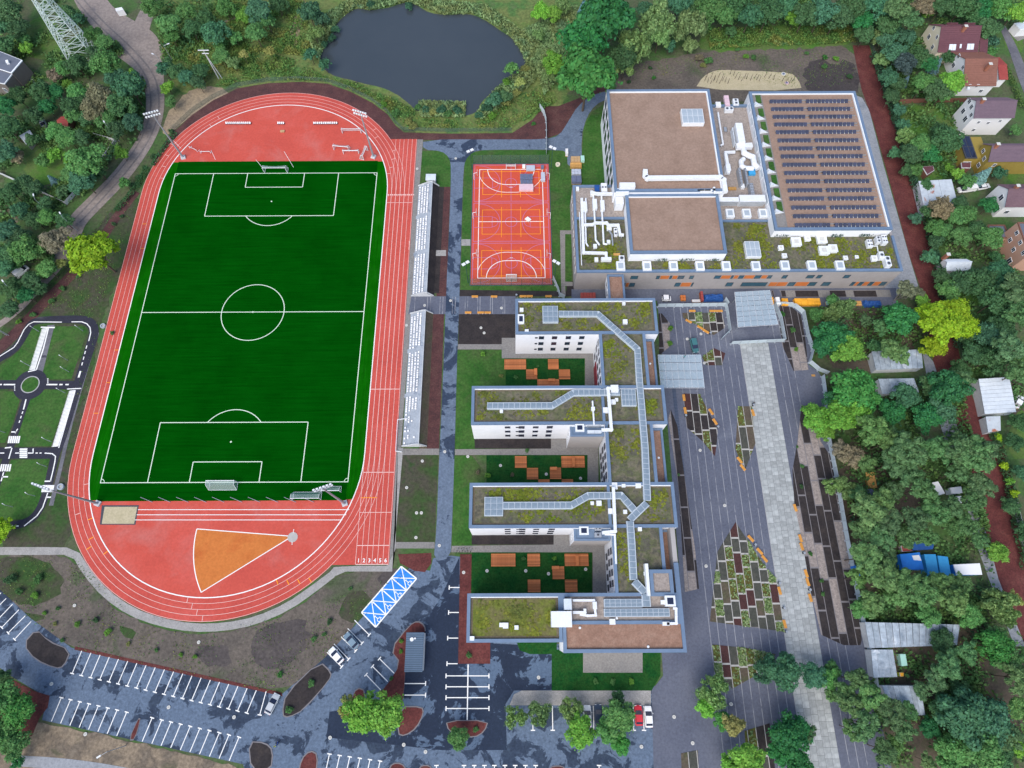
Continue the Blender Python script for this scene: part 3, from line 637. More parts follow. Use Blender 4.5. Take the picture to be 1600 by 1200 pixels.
cl = MB(); a = P(457.5, 839.5); line(cl, (a[0], a[1] + 1.1), (a[0] + .05, a[1] + 2.0), .14, .152); line(cl, (a[0], a[1] - 1.1), (a[0] + .1, a[1] - 1.9), .14, .152); struct(cl.build('throwing_circle_marks', 'white_line'))

# ================================================================== ball court
CX0, CX1, CY0, CY1 = 63.55, 87.9, 8.8, 53.5
flat('court_surface', [(CX0, CY0), (CX1, CY0), (CX1, CY1), (CX0, CY1)], 'court_red', .10, px=False)
ck = MB(); t_ = .25
ck.box(CX0 - t_, CY0 - t_, 0, CX1 + t_, CY0, .13).box(CX0 - t_, CY1, 0, CX1 + t_, CY1 + t_, .13).box(CX0 - t_, CY0, 0, CX0, CY1, .13).box(CX1, CY0, 0, CX1 + t_, CY1, .13); struct(ck.build('court_kerb', 'paver_dark'))
CM = (CX0 + CX1) / 2; wl, yl, pu = MB(), MB(), MB()
hx0, hx1, hy0, hy1 = CM - 10.1, CM + 10.1, 11.1, 51.4
rect_lines(wl, hx0, hy0, hx1, hy1, .2, .118); line(wl, (hx0, (hy0 + hy1) / 2), (hx1, (hy0 + hy1) / 2), .2, .122)
for gy, s in ((hy1, -1), (hy0, 1)):
    for r, wd in ((6, .22), (9, .16)):
        for sx in (-1, 1):
            c = (CM + sx * 1.5, gy); h = s * math.pi / 2; e = 0 if sx > 0 else s * math.pi
            te = e if r == 6 else (e + (s * sx) * math.acos(min(1, 8.6 / 9)))
            arc(wl, c, r, h, te, wd, .124)
        line(wl, (CM - 1.5, gy + s * r), (CM + 1.5, gy + s * r), wd, .126)
    line(wl, (CM - .5, gy + s * 7), (CM + .5, gy + s * 7), .16, .126)
struct(wl.build('handball_lines', 'white_line'))
ch = (CY1 - CY0) / 3
for k in range(3):
    y0 = CY0 + ch * k; yc = y0 + ch / 2
    rect_lines(yl, CM - 9, yc - 4.5, CM + 9, yc + 4.5, .16, .128)
    for x in (-3, 3): line(yl, (CM + x, yc - 5.6), (CM + x, yc + 5.6), .16, .13)
    rect_lines(pu, CX0 + .5, y0 + .35, CX1 - .5, y0 + ch - .35, .16, .112); line(pu, (CM, y0 + .4), (CM, y0 + ch - .4), .14, .114); arc(pu, (CM, yc), 1.8, 0, 6.2832, .14, .116)
    for s in (-1, 1):
        ex = CM + s * 11.7; arc(pu, (ex - s * 1.5, yc), 6.75, (math.pi / 2), (math.pi * 1.5) if s > 0 else (-math.pi / 2), .14, .115)
        rect_lines(pu, min(ex, ex - s * 5.8), yc - 2.0, max(ex, ex - s * 5.8), yc + 2.0, .13, .119); arc(pu, (ex - s * 5.8, yc), 1.8, math.pi / 2, math.pi * 1.5 if s > 0 else -math.pi / 2, .13, .117)
struct(yl.build('volleyball_lines', 'orange_line')); struct(pu.build('basketball_lines', 'purple_line'))

# ================================================================== car park: islands, bays
def island(q, m, z=.10, it=1):
    pts = smooth_poly(q, it); w_ = PL(pts); c = (sum(p[0] for p in w_) / len(w_), sum(p[1] for p in w_) / len(w_))
    k = MB(); 
    out = []
    for i, p in enumerate(w_):
        a, b = w_[i - 1], w_[(i + 1) % len(w_)]; dx, dy = b[0] - a[0], b[1] - a[1]; l = math.hypot(dx, dy) or 1; out.append((p[0], p[1], .28))
    struct(k.prism(w_, 0, .13).build('island_kerb', 'kerb_dark'))
    inn = [(p[0] + (c[0] - p[0]) * min(.5, .3 / max(.3, math.hypot(c[0] - p[0], c[1] - p[1]))), p[1] + (c[1] - p[1]) * min(.5, .3 / max(.3, math.hypot(c[0] - p[0], c[1] - p[1])))) for p in w_]
    return flat('planted_island', inn, m, .145 + .002 * (len(inn) % 3), px=False)
island([(609, 1014), (640, 976), (653, 969), (664, 976), (666, 989), (636, 992), (631, 1096), (622, 1108), (588, 1086), (602, 1075), (626, 1038)], 'mulch')
island([(548, 1092), (558, 1073), (572, 1078), (568, 1110), (560, 1140), (535, 1115)], 'mulch'); island([(560, 1105), (575, 1115), (573, 1140), (562, 1140)], 'mulch')
island([(624, 1103), (660, 1103), (663, 1114), (652, 1138), (632, 1151), (620, 1147)], 'mulch'); island([(696, 1125), (764, 1125), (758, 1143), (742, 1153), (718, 1150), (700, 1142)], 'mulch')
flat('mulch_strip', [(719, 866), (737, 866), (736, 925), (735, 1003), (766, 1003), (766, 1037), (716, 1037)], 'mulch', .12)
island([(465, 1215), (470, 1185), (485, 1171), (498, 1178), (494, 1215)], 'mulch'); island([(606, 1205), (612, 1192), (628, 1191), (638, 1205)], 'mulch'); island([(652, 1205), (658, 1195), (672, 1195), (678, 1205)], 'mulch'); island([(855, 1205), (862, 1196), (880, 1196), (886, 1205)], 'mulch')
island([(36, 1006), (57, 982), (75, 1000), (112, 1016), (101, 1042), (88, 1045), (55, 1032)], 'dark_soil'); island([(500, 1032), (519, 1050), (516, 1062), (475, 1110), (450, 1122), (440, 1118), (446, 1083)], 'dark_soil')
flat('mulch_strip', [(-5, 1058), (20, 1062), (55, 1080), (78, 1087), (75, 1105), (62, 1122), (50, 1150), (-5, 1165)], 'mulch', .07)
island([(216, 1122), (221, 1122), (211, 1157), (201, 1157)], 'mulch'); island([(388, 1158), (415, 1159), (428, 1172), (424, 1205), (392, 1205)], 'dark_soil')
flat('mulch_strip', [(118, 1010), (440, 1082), (442, 1088), (116, 1015)], 'mulch', .06); flat('mulch_strip', [(622, 866), (674, 864), (674, 880), (664, 894), (648, 892), (625, 880)], 'mulch', .064)
nat('sandy_verge', [(30, 1128), (66, 1128), (360, 1192), (385, 1215), (-10, 1215), (-10, 1165)], 'sandy', .04, .3, 61)
road('back_lane', [(20, 1188, 14), (90, 1193, 16), (160, 1203, 18), (240, 1220, 20)], 'path_grey', .06)
pk = MB(); ZP = .078
def bay(a, b, head='b', w=.2):
    p, q = P(*a), P(*b); line(pk, p, q, w, ZP); dx, dy = q[0] - p[0], q[1] - p[1]; l = math.hypot(dx, dy); nx, ny = -dy / l * .5, dx / l * .5
    for e in ([q] if head == 'b' else [p] if head == 'a' else [p, q]): line(pk, (e[0] - nx, e[1] - ny), (e[0] + nx, e[1] + ny), .24, ZP + .004)
for k in range(20):
    x = 128 + k * 14.35; y = 1016.8 + (x - 128) * .2265; bay((x, y), (x - 15, y + 35.5))
bay((416, 1080), (406, 1117))
for x in (385, 442, 500, 558, 616, 675, 733, 793, 952, 1012, 1070, 1130, 1190, 1250, 1310, 1372, 1432, 1495):
    y = 900 + (760 + (x - 385) * .222) / 4; bay((x / 4, y), (x / 4 - 15.5, y + 37), 'a')
for a, b in (((2, 926), (-25, 954)), ((10, 935), (-17, 962)), ((20, 944), (-7, 972)), ((30, 952.5), (3, 980.5)), ((40, 962), (13, 989)), ((49, 971), (23, 999))): bay(a, b)
for a, b in (((554, 969), (577, 992)), ((543.5, 982), (566, 1005)), ((533, 995), (556, 1017)), ((522, 1006), (545, 1030)), ((511, 1019), (534, 1042))): bay(a, b)
for a, b in (((593, 1029), (616, 1052)), ((582, 1041), (606, 1065)), ((572, 1054), (595, 1078))): bay(a, b, 'a')
bay((632, 1068), (665, 1068)); bay((632, 1086), (665, 1086))
for a, b in (((702, 918), (718, 918)), ((701, 957), (717, 957)), ((699.5, 997), (716, 997)), ((698.5, 1037), (715, 1037))): bay(a, b, 'a')
line(pk, P(731.5, 1038), P(730, 1125), .26, ZP + .008)
for v in (1056, 1073, 1090, 1107): bay((697, v), (764, v), 'ab')
for k in range(6): x = 515 + k * 15.8; bay((x, 1178 + k * 2.2), (x - 6, 1205 + k * 2.2), 'a')
for x in (682, 725, 741, 757, 772.5, 789, 805, 821, 837, 936): bay((x, 1196), (x, 1215), 'a')
for x in (832, 863, 895, 927, 958, 989.5, 1005.5): bay((x, 1103), (x + .7, 1141))
struct(pk.build('parking_lines', 'white_line'))
# blue accessible bays with a wheelchair sign in each
A, B, Cc, D = (627, 885), (651, 904), (587, 980), (565, 957)
flat('accessible_bays', [A, B, Cc, D], 'blue_paint', .072)
dm = MB(); lerp = lambda p, q, t: (p[0] + (q[0] - p[0]) * t, p[1] + (q[1] - p[1]) * t)
wa, wb, wc, wd = P(*A), P(*B), P(*Cc), P(*D)
for a, b in ((wa, wb), (wb, wc), (wc, wd), (wd, wa)): line(dm, a, b, .3, .082)
for k in range(4):
    a, b, c, d = lerp(wa, wd, k / 4), lerp(wb, wc, k / 4), lerp(wb, wc, (k + 1) / 4), lerp(wa, wd, (k + 1) / 4)
    if k: line(dm, a, b, .28, .084)
    line(dm, a, c, .22, .086); line(dm, b, d, .22, .088)
    m0 = lerp(lerp(a, d, .5), lerp(b, c, .5), .84); ex = (d[0] - a[0], d[1] - a[1]); l = math.hypot(*ex); ex = (-ex[0] / l, -ex[1] / l); ey = (-ex[1], ex[0])
    Q = lambda x, y: (m0[0] + ex[0] * x + ey[0] * y, m0[1] + ex[1] * x + ey[1] * y)
    arc(dm, Q(-.1, -.25), .42, math.atan2(ey[1], ex[1 if False else 0]) - 4.6, math.atan2(ey[1], ex[0]) + .4, .15, .09)
    line(dm, Q(-.15, .75), Q(-.1, .1), .17, .092); line(dm, Q(-.15, .1), Q(.4, .08), .15, .094); line(dm, Q(.4, .1), Q(.62, -.45), .15, .096); arc(dm, Q(-.15, .98), .1, 0, 6.28, .16, .09)
struct(dm.build('accessible_bay_lines', 'white_line'))
# ================================================================== school: comb of four wings
def wall_ring(mb, x0, y0, x1, y1, z0, z1): return mb.box(x0, y0, z0, x1, y1, z1)
def roofed(t, x0, y0, x1, y1, z, wall, roof, cop='coping', pw=.75, ph=.5, z0=0.0, name='wall', inner='white_frame', skip=''):
    """a flat-roofed block: wall, roof deck sunk behind a coped parapet"""
    MB().box(x0 + .03, y0 + .03, z0, x1 - .03, y1 - .03, z - ph).build(name, wall, t)
    MB().box(x0 + (.02 if 'w' in skip else pw - .02), y0 + (.02 if 's' in skip else pw - .02), z - ph - .05, x1 - (.02 if 'e' in skip else pw - .02), y1 - (.02 if 'n' in skip else pw - .02), z - ph + .03).build('roof', roof, t)
    yb = y0 + (0 if 's' in skip else pw); yt = y1 - (0 if 'n' in skip else pw)
    for k, bx in (('s', (x0, y0, x1, y0 + pw)), ('n', (x0, y1 - pw, x1, y1)), ('w', (x0, yb, x0 + pw, yt)), ('e', (x1 - pw, yb, x1, yt))):
        if k not in skip: MB().box(bx[0], bx[1], z - ph - .02, bx[2], bx[3], z).build('parapet', cop, t)
    if inner:
        q = MB(); e = .18; zi = z - .1
        q.box(x0 + pw + .002, y1 - pw - e, z - ph, x1 - pw - .002, y1 - pw - .002, zi)
        q.build('flashing', inner, t)
WIN_F, WIN_P = {}, {}
def window(t, x, y, z, w, h, face, frame='white_frame', glass='glass_dark', bars=1, depth=.1):
    """window set in a wall: frame proud of the wall, dark pane inside it; face s/n/e/w"""
    key = (round(w, 2), round(h, 2), frame, glass, bars)
    if key not in WIN_F:
        f = MB(); b = .09; d = depth
        f.box(-w / 2, -d, -h / 2, w / 2, .02, -h / 2 + b).box(-w / 2, -d, h / 2 - b, w / 2, .02, h / 2).box(-w / 2, -d, -h / 2 + b, -w / 2 + b, .02, h / 2 - b).box(w / 2 - b, -d, -h / 2 + b, w / 2, .02, h / 2 - b)
        for k in range(bars): xx = -w / 2 + w * (k + 1) / (bars + 1); f.box(xx - .04, -d + .01, -h / 2 + b, xx + .04, .02, h / 2 - b)
        WIN_F[key] = f.mesh('window', frame); WIN_P[key] = MB().box(-w / 2 + b, -d + .04, -h / 2 + b, w / 2 - b, .01, h / 2 - b).mesh('pane', glass)
    rz = {'s': 0, 'n': math.pi, 'e': math.pi / 2, 'w': -math.pi / 2}[face] if isinstance(face, str) else face
    o = link('window', WIN_F[key], t, (x, y, z), rz); link('pane', WIN_P[key], o); return o
def x_on(u, y, z):
    x = P(u, 600, z)[0]
    for _ in range(4):
        a = proj(x, y, z)[0]; b = proj(x + 1, y, z)[0]; x += (u - a) / (b - a)
    return x
def y_on(v, x, z):
    y = P(800, v, z)[1]
    for _ in range(4):
        a = proj(x, y, z)[1]; b = proj(x, y + 1, z)[1]; y += (v - a) / (b - a)
    return y
HZ = 13.0
kS = (158.358 - HZ) / 147.358
X = lambda x: 75.918 + (x - 75.918) * kS
Y = lambda y: -84.119 + (y + 84.119) * kS
school = thing('school_building', 'white comb-shaped school building with four wings and green planted roofs', 'school', (90, -46, 0))
_link = link
def link(name, me, parent=None, loc=None, rz=0.0, sc=None):
    o = _link(name, me, parent, loc, rz, sc)
    if parent is not None and parent.get('world_parts'): o.location = (o.location.x - parent.location.x, o.location.y - parent.location.y, o.location.z - parent.location.z)
    return o
def wthing(name, label, cat, loc, group=None):
    """a thing whose parts are given in world metres"""
    t = thing(name, label, cat, loc, 0, group); t['world_parts'] = 1; return t
school['world_parts'] = 1
# wings and spine: (x0, y0, x1, y1, wall, roof)
WX0, WX1 = X(65.35), X(115.2)
roofed(school, X(76.8), Y(-12.75), WX1, Y(-2.0), HZ, 'render_white', 'green_roof')
roofed(school, WX0, Y(-38.15), WX1, Y(-27.65), HZ, 'render_white', 'green_roof')
roofed(school, WX0, Y(-63.9), WX1, Y(-53.0), HZ, 'render_white', 'green_roof')
roofed(school, WX0, Y(-89.0), X(86.9), Y(-78.6), HZ, 'render_white', 'green_roof_lush')
for (y0, y1, x0, x1) in ((-27.65, -12.75, 99.2, 111.6), (-53.0, -38.15, 99.3, 111.4), (-78.6, -63.9, 99.3, 111.4)):
    x0, x1, y0, y1 = X(x0), X(x1), Y(y0), Y(y1)
    roofed(school, x0, y0, x1, y1, HZ - .004, 'render_white', 'green_roof', skip='sn', inner=None)
    roofed(school, x1 - .1, y0 + .05, X(114.6), y1 - .05, HZ - 3.4, 'render_white', 'gravel_brown', pw=.55, skip='w', inner=None, name='wall')
roofed(school, X(86.9), Y(-85.3), X(113.3), Y(-78.6), HZ + .004, 'render_white', 'gravel_grey', inner=None)
roofed(school, X(87.0), Y(-91.2), X(114.4), Y(-85.3), HZ - .05, 'render_white', 'gravel_brown', inner=None, skip='n')
MB().box(X(113.35), Y(-85.3), 0, X(114.4), Y(-63.9), HZ - .4).build('wall', 'render_grey', school)
MB().box(X(113.3), Y(-85.3), HZ - .4, X(114.4), Y(-72.0), HZ - .02).build('parapet', 'coping', school)
# roof pavilion with gravel at the south end
roofed(school, X(107.2), Y(-79.4), X(112.5), Y(-73.6), HZ + 1.2, 'render_white', 'gravel_grey', z0=HZ - .4, pw=.8, inner=None)
MB().box(X(106.3), Y(-79.3), HZ - .4, X(107.0), Y(-72.3), HZ + 1.5).build('flue_casing', 'white_metal', school)
# stair towers on the south side of wings two and three
for (u0, u1, v, yb) in ((891, 945, 682, Y(-38.15)), (897, 957, 845, Y(-63.9))):
    x0, ys = P(u0, v, 11); x1 = X(99.2)
    roofed(school, x0, ys, x1, yb + .02, 11.0, 'render_grey', 'coping', pw=.5, ph=.25, inner=None, skip='n')
    MB().box(x0 - .05, ys, 0, x0 + .02, yb, 10.6).build('wall', 'render_white', school)
    for zc in (8.6, 4.6): window(school, x0 - .05, (yb + ys) / 2, zc, 1.0, 1.8, 'w')
# soil margins and stepping strips on the green roofs
ms = MB()
for x0, y0, x1, y1 in ((X(76.8), Y(-12.75), WX1, Y(-2.)), (WX0, Y(-38.15), WX1, Y(-27.65)), (WX0, Y(-63.9), WX1, Y(-53.0)), (WX0, Y(-89.0), X(86.9), Y(-78.6))):
    zz = HZ - .5 + .045; a = .78; b = 1.3
    ms.box(x0 + a, y0 + a, zz - .03, x1 - a, y0 + b, zz).box(x0 + a, y1 - b, zz - .03, x1 - a, y1 - a, zz).box(x0 + a, y0 + b, zz - .03, x0 + b, y1 - b, zz).box(x1 - b, y0 + b, zz - .03, x1 - a, y1 - b, zz)
ms.build('roof_margin', 'roof_soil', school)
for_cp = []   # party-line copings that divide the roofs
for yy in (-12.4, -28.0, -37.8, -53.35, -63.55, -78.95): yy = Y(yy); MB().box(X(98.6), yy - .36, HZ - .45, X(111.5), yy + .36, HZ + .012).build('parapet', 'coping', school)
for y0, y1 in ((-37.4, -28.4), (-63.2, -53.8)): MB().box(X(98.8), Y(y0), HZ - .45, X(99.5), Y(y1), HZ + .008).build('parapet', 'coping', school)
# sedum tufts: real clumps on the planted roofs
def tufts(name, rects, n, parent, m='roof_leaf', z=HZ - .46, s=(.18, .42), seed=5, thr=.0):
    r = random.Random(seed); mb = MB(); A = [abs((b[2] - b[0]) * (b[3] - b[1])) for b in rects]
    cl = []
    for b, a in zip(rects, A):
        for _ in range(int(a / 14) + 2): cl.append((r.uniform(b[0], b[2]), r.uniform(b[1], b[3]), r.uniform(.8, 2.6), b))
    for _ in range(n):
        c = r.choice(cl); x, y = r.gauss(c[0], c[2] * .6), r.gauss(c[1], c[2] * .55); b = c[3]
        if not (b[0] < x < b[2] and b[1] < y < b[3]): continue
        k = r.uniform(*s); t = r.uniform(0, 6.28); h = k * r.uniform(.15, .5); dx, dy = math.cos(t) * k, math.sin(t) * k
        mb.poly([(x - dx, y - dy, z), (x + dy, y - dx, z + h * .5), (x + dx * .9, y + dy * .9, z + h), (x - dy, y + dx, z + h * .5)])
    o = mb.build(name, m, parent); o['kind'] = 'stuff'; return o
tufts('roof_planting', [(X(a), Y(b_), X(c), Y(d)) for a, b_, c, d in [(78.2, -11.4, 113.6, -3.0), (66.8, -36.8, 98, -29), (66.8, -62.5, 98, -54.3), (66.9, -87.6, 85.8, -80), (100.2, -26, 108, -14), (100.2, -51.5, 108, -39.2), (100.2, -77, 106, -65), (107.5, -62.5, 113.6, -54.3), (107.5, -37, 113.6, -29)]], 5200, school)
# south facades: window bays
def south_bays(wall_y, cols, rows, w=1.15, h=1.35):
    for u in cols:
        x = x_on(u, wall_y, rows[0])
        for z in rows: window(school, x, wall_y + .03, z, w * 1.15, h * 1.15, 's', frame='dark_metal', bars=0)
R3 = (10.6, 6.9, 3.2)
south_bays(Y(-12.75), (846, 866.5, 888, 909), R3, 1.2, 1.5); south_bays(Y(-12.75), (838,), R3, .6, .6)
south_bays(Y(-38.15), (793, 837), R3, 1.2, 1.3); south_bays(Y(-38.15), (815, 859), R3, 1.3, 1.7); south_bays(Y(-38.15), (808,), R3, .6, .6)
south_bays(Y(-63.9), (793, 838), R3, 1.2, 1.3); south_bays(Y(-63.9), (816, 862), R3, 1.3, 1.7); south_bays(Y(-63.9), (809,), R3, .6, .7)
# courtyard (west) faces of the spine
for y0, y1 in ((-27.0, -13.4), (-52.4, -42.5), (-78.0, -68.2)):
    n = 5 if y1 - y0 > 12 else 4
    for k in range(n):
        yy = y0 + (y1 - y0) * (k + .5) / n
        for z in R3: window(school, X(99.2) + .04, Y(yy) + (.35 if z > 5 else -.3), z, 1.5, 2.0, 'w', frame='dark_metal', bars=0)
MB().box(X(99.2) - .1, Y(-24.6), 0, X(99.2) + .03, Y(-17.5), 5).build('wall_panel', 'red_wall', school)
# zig-zag glazed roof lights
PANE = {}
def rooflight(pts, w, z=HZ - .45, h=.75, t=None, step=1.35, closed_ends=True):
    """a raised glazed ribbon along pts (px at roof height): white curb with separate panes on top"""
    t = t or school; q = [(*P(u, v, z + h), w) for u, v in pts]; Ls, Rs = ribbon_pts(q)
    m = MB()
    for i in range(len(q) - 1): m.prism([Rs[i], Rs[i + 1], Ls[i + 1], Ls[i]], z, z + h)
    o = m.build('roof_light', 'rooflight_frame', t)
    for i in range(len(q) - 1):
        a, b = q[i], q[i + 1]; L = math.hypot(b[0] - a[0], b[1] - a[1]); n = max(1, round(L / step)); dx, dy = (b[0] - a[0]) / L, (b[1] - a[1]) / L
        for k in range(n):
            s = (k + .5) / n; kk = (round(L / n, 2), round(w, 2))
            if kk not in PANE:
                l_ = L / n - .14; ww = w - .45; PANE[kk] = MB().box(-l_ / 2, -ww / 2, 0, l_ / 2, ww / 2, .05).mesh('pane', 'glass_roof')
            p = _link('pane', PANE[kk], o, (a[0] + (b[0] - a[0]) * s, a[1] + (b[1] - a[1]) * s, z + h), math.atan2(dy, dx))
    return o
def glazed_block(u0, v0, u1, v1, nx, ny, z=HZ - .45, h=.8, t=None, frame='rooflight_frame', glass='glass_roof'):
    t = t or school; x0, y1 = P(u0, v0, z + h); x1, y0 = P(u1, v1, z + h)
    o = MB().box(x0, y0, z, x1, y1, z + h).build('roof_light', frame, t)
    kx, ky = (x1 - x0 - .2) / nx, (y1 - y0 - .2) / ny; pm_ = MB().box(-kx / 2 + .06, -ky / 2 + .06, 0, kx / 2 - .06, ky / 2 - .06, .05).mesh('pane', glass)
    for i in range(nx):
        for j in range(ny): _link('pane', pm_, o, (x0 + .1 + kx * (i + .5), y0 + .1 + ky * (j + .5), z + h))
    return o
RLW = 1.75
glazed_block(847.5, 478, 872.5, 503.5, 3, 3)
rooflight([(873, 490), (934, 490), (996, 545), (1000, 606), (1003, 640), (1008, 700), (1011.5, 782)], RLW)
rooflight([(1011, 786), (984, 812)], RLW * .98); rooflight([(984.5, 814), (987, 850), (990, 906)], RLW); rooflight([(991, 908), (1008, 926)], RLW * .98); rooflight([(1009, 928), (1010.5, 948)], RLW * 1.1)
rooflight([(761, 634), (863, 633.5), (896, 613.5), (969, 612.5)], RLW); glazed_block(970, 608, 995, 634, 4, 3)
glazed_block(757, 776.5, 786, 806, 3, 3); rooflight([(786, 790), (893, 789.5), (919, 774.5), (971, 774), (991, 797)], RLW)
glazed_block(943.5, 936, 1004, 949, 7, 2); glazed_block(943.5, 951, 1047, 963.5, 12, 2)
# hatches and vents fixed on the roofs
def hatch(u, v, w, d, z, t, h=.8, glass=True, gm='glass_dark'):
    x, y = P(u, v, z + h); o = MB().box(x - w / 2, y - d / 2, z, x + w / 2, y + d / 2, z + h).build('roof_hatch', 'white_metal', t)
    if glass: 
        p = MB().box(x - w * .3, y - d * .3, z + h, x + w * .3, y + d * .3, z + h + .03).build('pane', gm, None); p.parent = o
        o_ = o.location; p.location = (0, 0, 0)
    return o
RZ = HZ - .47
for u, v, w, d, g in ((814, 498, 1.7, 2.7, 1), (815, 483.5, 1, 1, 0), (823, 516, 1, .6, 0), (975, 473.5, .8, .8, 0), (977, 502, 1.2, 1.2, 0), (783.5, 642, .8, .8, 0), (958, 627.5, 1.3, 1.2, 0), (963.5, 624, .8, .8, 0), (946.5, 640.5, 1.3, 1.4, 0), (925.5, 786, .8, .8, 0), (936, 786, 1.2, 1.2, 0),
                      (977, 799.5, .9, .9, 0), (960.5, 759, 1.3, 1.6, 0), (974.5, 758.5, .9, .8, 0), (997.5, 758.5, 1.3, 1.1, 0), (954.5, 798.5, 1.2, 1.3, 0), (1000, 826.5, .9, .9, 0), (1016, 895, 1.7, 1.0, 0), (1009, 896, .8, .8, 0), (790, 977.5, 1.2, 1.2, 0), (783, 976.5, .8, .9, 0), (737.5, 997.5, 1, .9, 0), (807, 980.5, .9, .9, 0), (957, 971.5, 1.3, 1.2, 0), (906, 668, 2.2, 1.9, 1), (912.5, 829, 2.2, 1.9, 1)):
    hatch(u, v, w, d, RZ, school, .7, bool(g))
hatch(1047.5, 939, 2.3, 2.3, HZ + .7, school, .9, True); hatch(1036, 941, .9, .9, HZ + .7, school, .6, False)
# small spots: roof drains
for u, v in ((963.5, 966), (1034, 710), (1012.5, 1010.5), (906, 981), (1020, 560.5)):
    x, y = P(u, v, HZ - .4); MB().tube((x, y, HZ - 3.9 if u > 1015 and v < 900 else HZ - .5), (x, y, (HZ - 3.6 if u > 1015 and v < 900 else HZ - .2)), .28, n=8).build('roof_drain', 'white_metal', school)
# canopy over the plaza entrance: glass panes on a steel frame
def canopy(name, label, quad, z, nx, ny, posts=True, fall=.0):
    w_ = PL(quad, z); c = (sum(p[0] for p in w_) / 4, sum(p[1] for p in w_) / 4); t = wthing(name, label, 'canopy', (*c, 0))
    fr, po = MB(), MB(); bl = lambda a, b: (w_[0][0] * (1 - a) * (1 - b) + w_[1][0] * a * (1 - b) + w_[2][0] * a * b + w_[3][0] * (1 - a) * b, w_[0][1] * (1 - a) * (1 - b) + w_[1][1] * a * (1 - b) + w_[2][1] * a * b + w_[3][1] * (1 - a) * b)
    for i in range(nx + 1): a, b = bl(i / nx, 0), bl(i / nx, 1); fr.tube((*a, z - .08), (*b, z - .08), .05, n=4)
    for j in range(ny + 1): a, b = bl(0, j / ny), bl(1, j / ny); fr.tube((*a, z - .16), (*b, z - .16), .04, n=4)
    fr.build('frame', 'white_metal', t)
    for i in range(nx):
        for j in range(ny):
            a, b, c_, d = bl((i + .03) / nx, (j + .04) / ny), bl((i + .97) / nx, (j + .04) / ny), bl((i + .97) / nx, (j + .96) / ny), bl((i + .03) / nx, (j + .96) / ny)
            MB().prism([a, b, c_, d], z, z + .04).build('pane', 'glass_canopy', t)
    for a, b in ((.08, .1), (.92, .1), (.08, .9), (.92, .9)):
        p = bl(a, b); po.v = []; po.f = []; po.tube((*p, 0), (*p, z - .2), .12, n=8); po.build('post', 'steel', t)
    return t
canopy('glass_canopy', 'square pale blue glass canopy over the side entrance of the comb-shaped school', [(1028, 554), (1095, 554), (1101, 606), (1033, 606)], 4.2, 7, 4)
canopy('glass_canopy', 'large glazed entrance canopy between the sports hall and the plaza walkway', [(1148, 456), (1203, 453), (1216, 507), (1153, 511)], 4.4, 6, 7)
# ================================================================== north building: base block with three raised halls
hall = wthing('sports_hall', 'large white and beige school hall block with gravel roofs and a solar roof', 'hall', (140, 40, 0))
BZ, H1, H2, HB = 9.7, 14.5, 12.8, 13.3
BX0, BX1, BY0, BY1 = 94.2, 186.3, 7.1, 37.3
# base block
MB().box(BX0 + .03, BY0 + .03, 0, BX1 - .03, 31.7, BZ - .5).build('wall', 'render_beige', hall)
MB().box(BX0 + .04, 31.6, 0, 105.9, BY1 - .03, BZ - .5).build('wall', 'render_beige', hall)
MB().box(137.7, 31.5, 0, 150.9, 68.2, BZ - .5).build('wall', 'render_grey', hall)
rf = lambda x0, y0, x1, y1, m, dz=0: MB().box(x0, y0, BZ - .56, x1, y1, BZ - .46 + dz).build('roof', m, hall)
y_mid = P(940, 340.5, BZ)[1]
rf(BX0 + .7, BY0 + .7, 109.0, y_mid - .4, 'green_roof'); rf(109.0, BY0 + .7, 136.1, 11.0, 'green_roof'); rf(136.1, BY0 + .7, BX1 - .7, 24.0, 'green_roof'); rf(BX0 + .7, y_mid + .4, 109.1, BY1 - .7, 'gravel_grey', .004); rf(136.0, 24.6, 150.9, 68, 'gravel_grey', .002)
pw = .75; z0, z1 = BZ - .52, BZ
for bx in ((BX0, BY0, z0, BX1, BY0 + pw, z1), (BX0, BY0 + pw, z0, BX0 + pw, BY1 - pw, z1), (BX1 - pw, BY0 + pw, z0, BX1, 18.85, z1), (BX0, BY1 - pw, z0, 105.75, BY1, z1), (BX0 + pw, y_mid - .35, z0, 109.0, y_mid + .35, z1 - .01), (136.05, 24.0, z0, 150.85, 24.6, z1 - .01), (137.7, 67.6, z0, 150.85, 68.2, z1 + .3)): MB().box(*bx).build('parapet', 'coping', hall)
tufts('roof_planting', [(95.5, 8.4, 108, y_mid - 1), (109.5, 8, 135.5, 10.8), (137, 8.2, 185, 18.4), (137, 18.4, 150, 23.5)], 4200, hall, z=BZ - .45, seed=9)
# raised halls
roofed(hall, 105.7, 31.1, 137.75, 69.9, H1, 'render_white', 'gravel_roof', z0=0, pw=.8, ph=.55)
roofed(hall, 108.95, 10.9, 136.0, 31.05, HB, 'render_white', 'gravel_roof', z0=0, pw=.85, ph=.5)
roofed(hall, 150.8, 18.8, 184.3, 70.6, H2, 'render_white', 'gravel_roof', z0=0, pw=.8, ph=.55)
MB().box(183.15, 19.7, H2 - .5, 183.48, 69.7, H2 - .03).build('flashing', 'white_frame', hall); MB().box(136.6, 32, H1 - .5, 136.93, 69, H1 - .03).build('flashing', 'white_frame', hall)
# tall openings on the west wall of the gravel-roofed hall
for k in range(8):
    yy = 67 - k * 4.3
    for zc, h in ((11.6, 2.8), (6.6, 3.8)):
        window(hall, 105.73, yy, zc, 2.6, h, 'w', frame='dark_metal', bars=0)
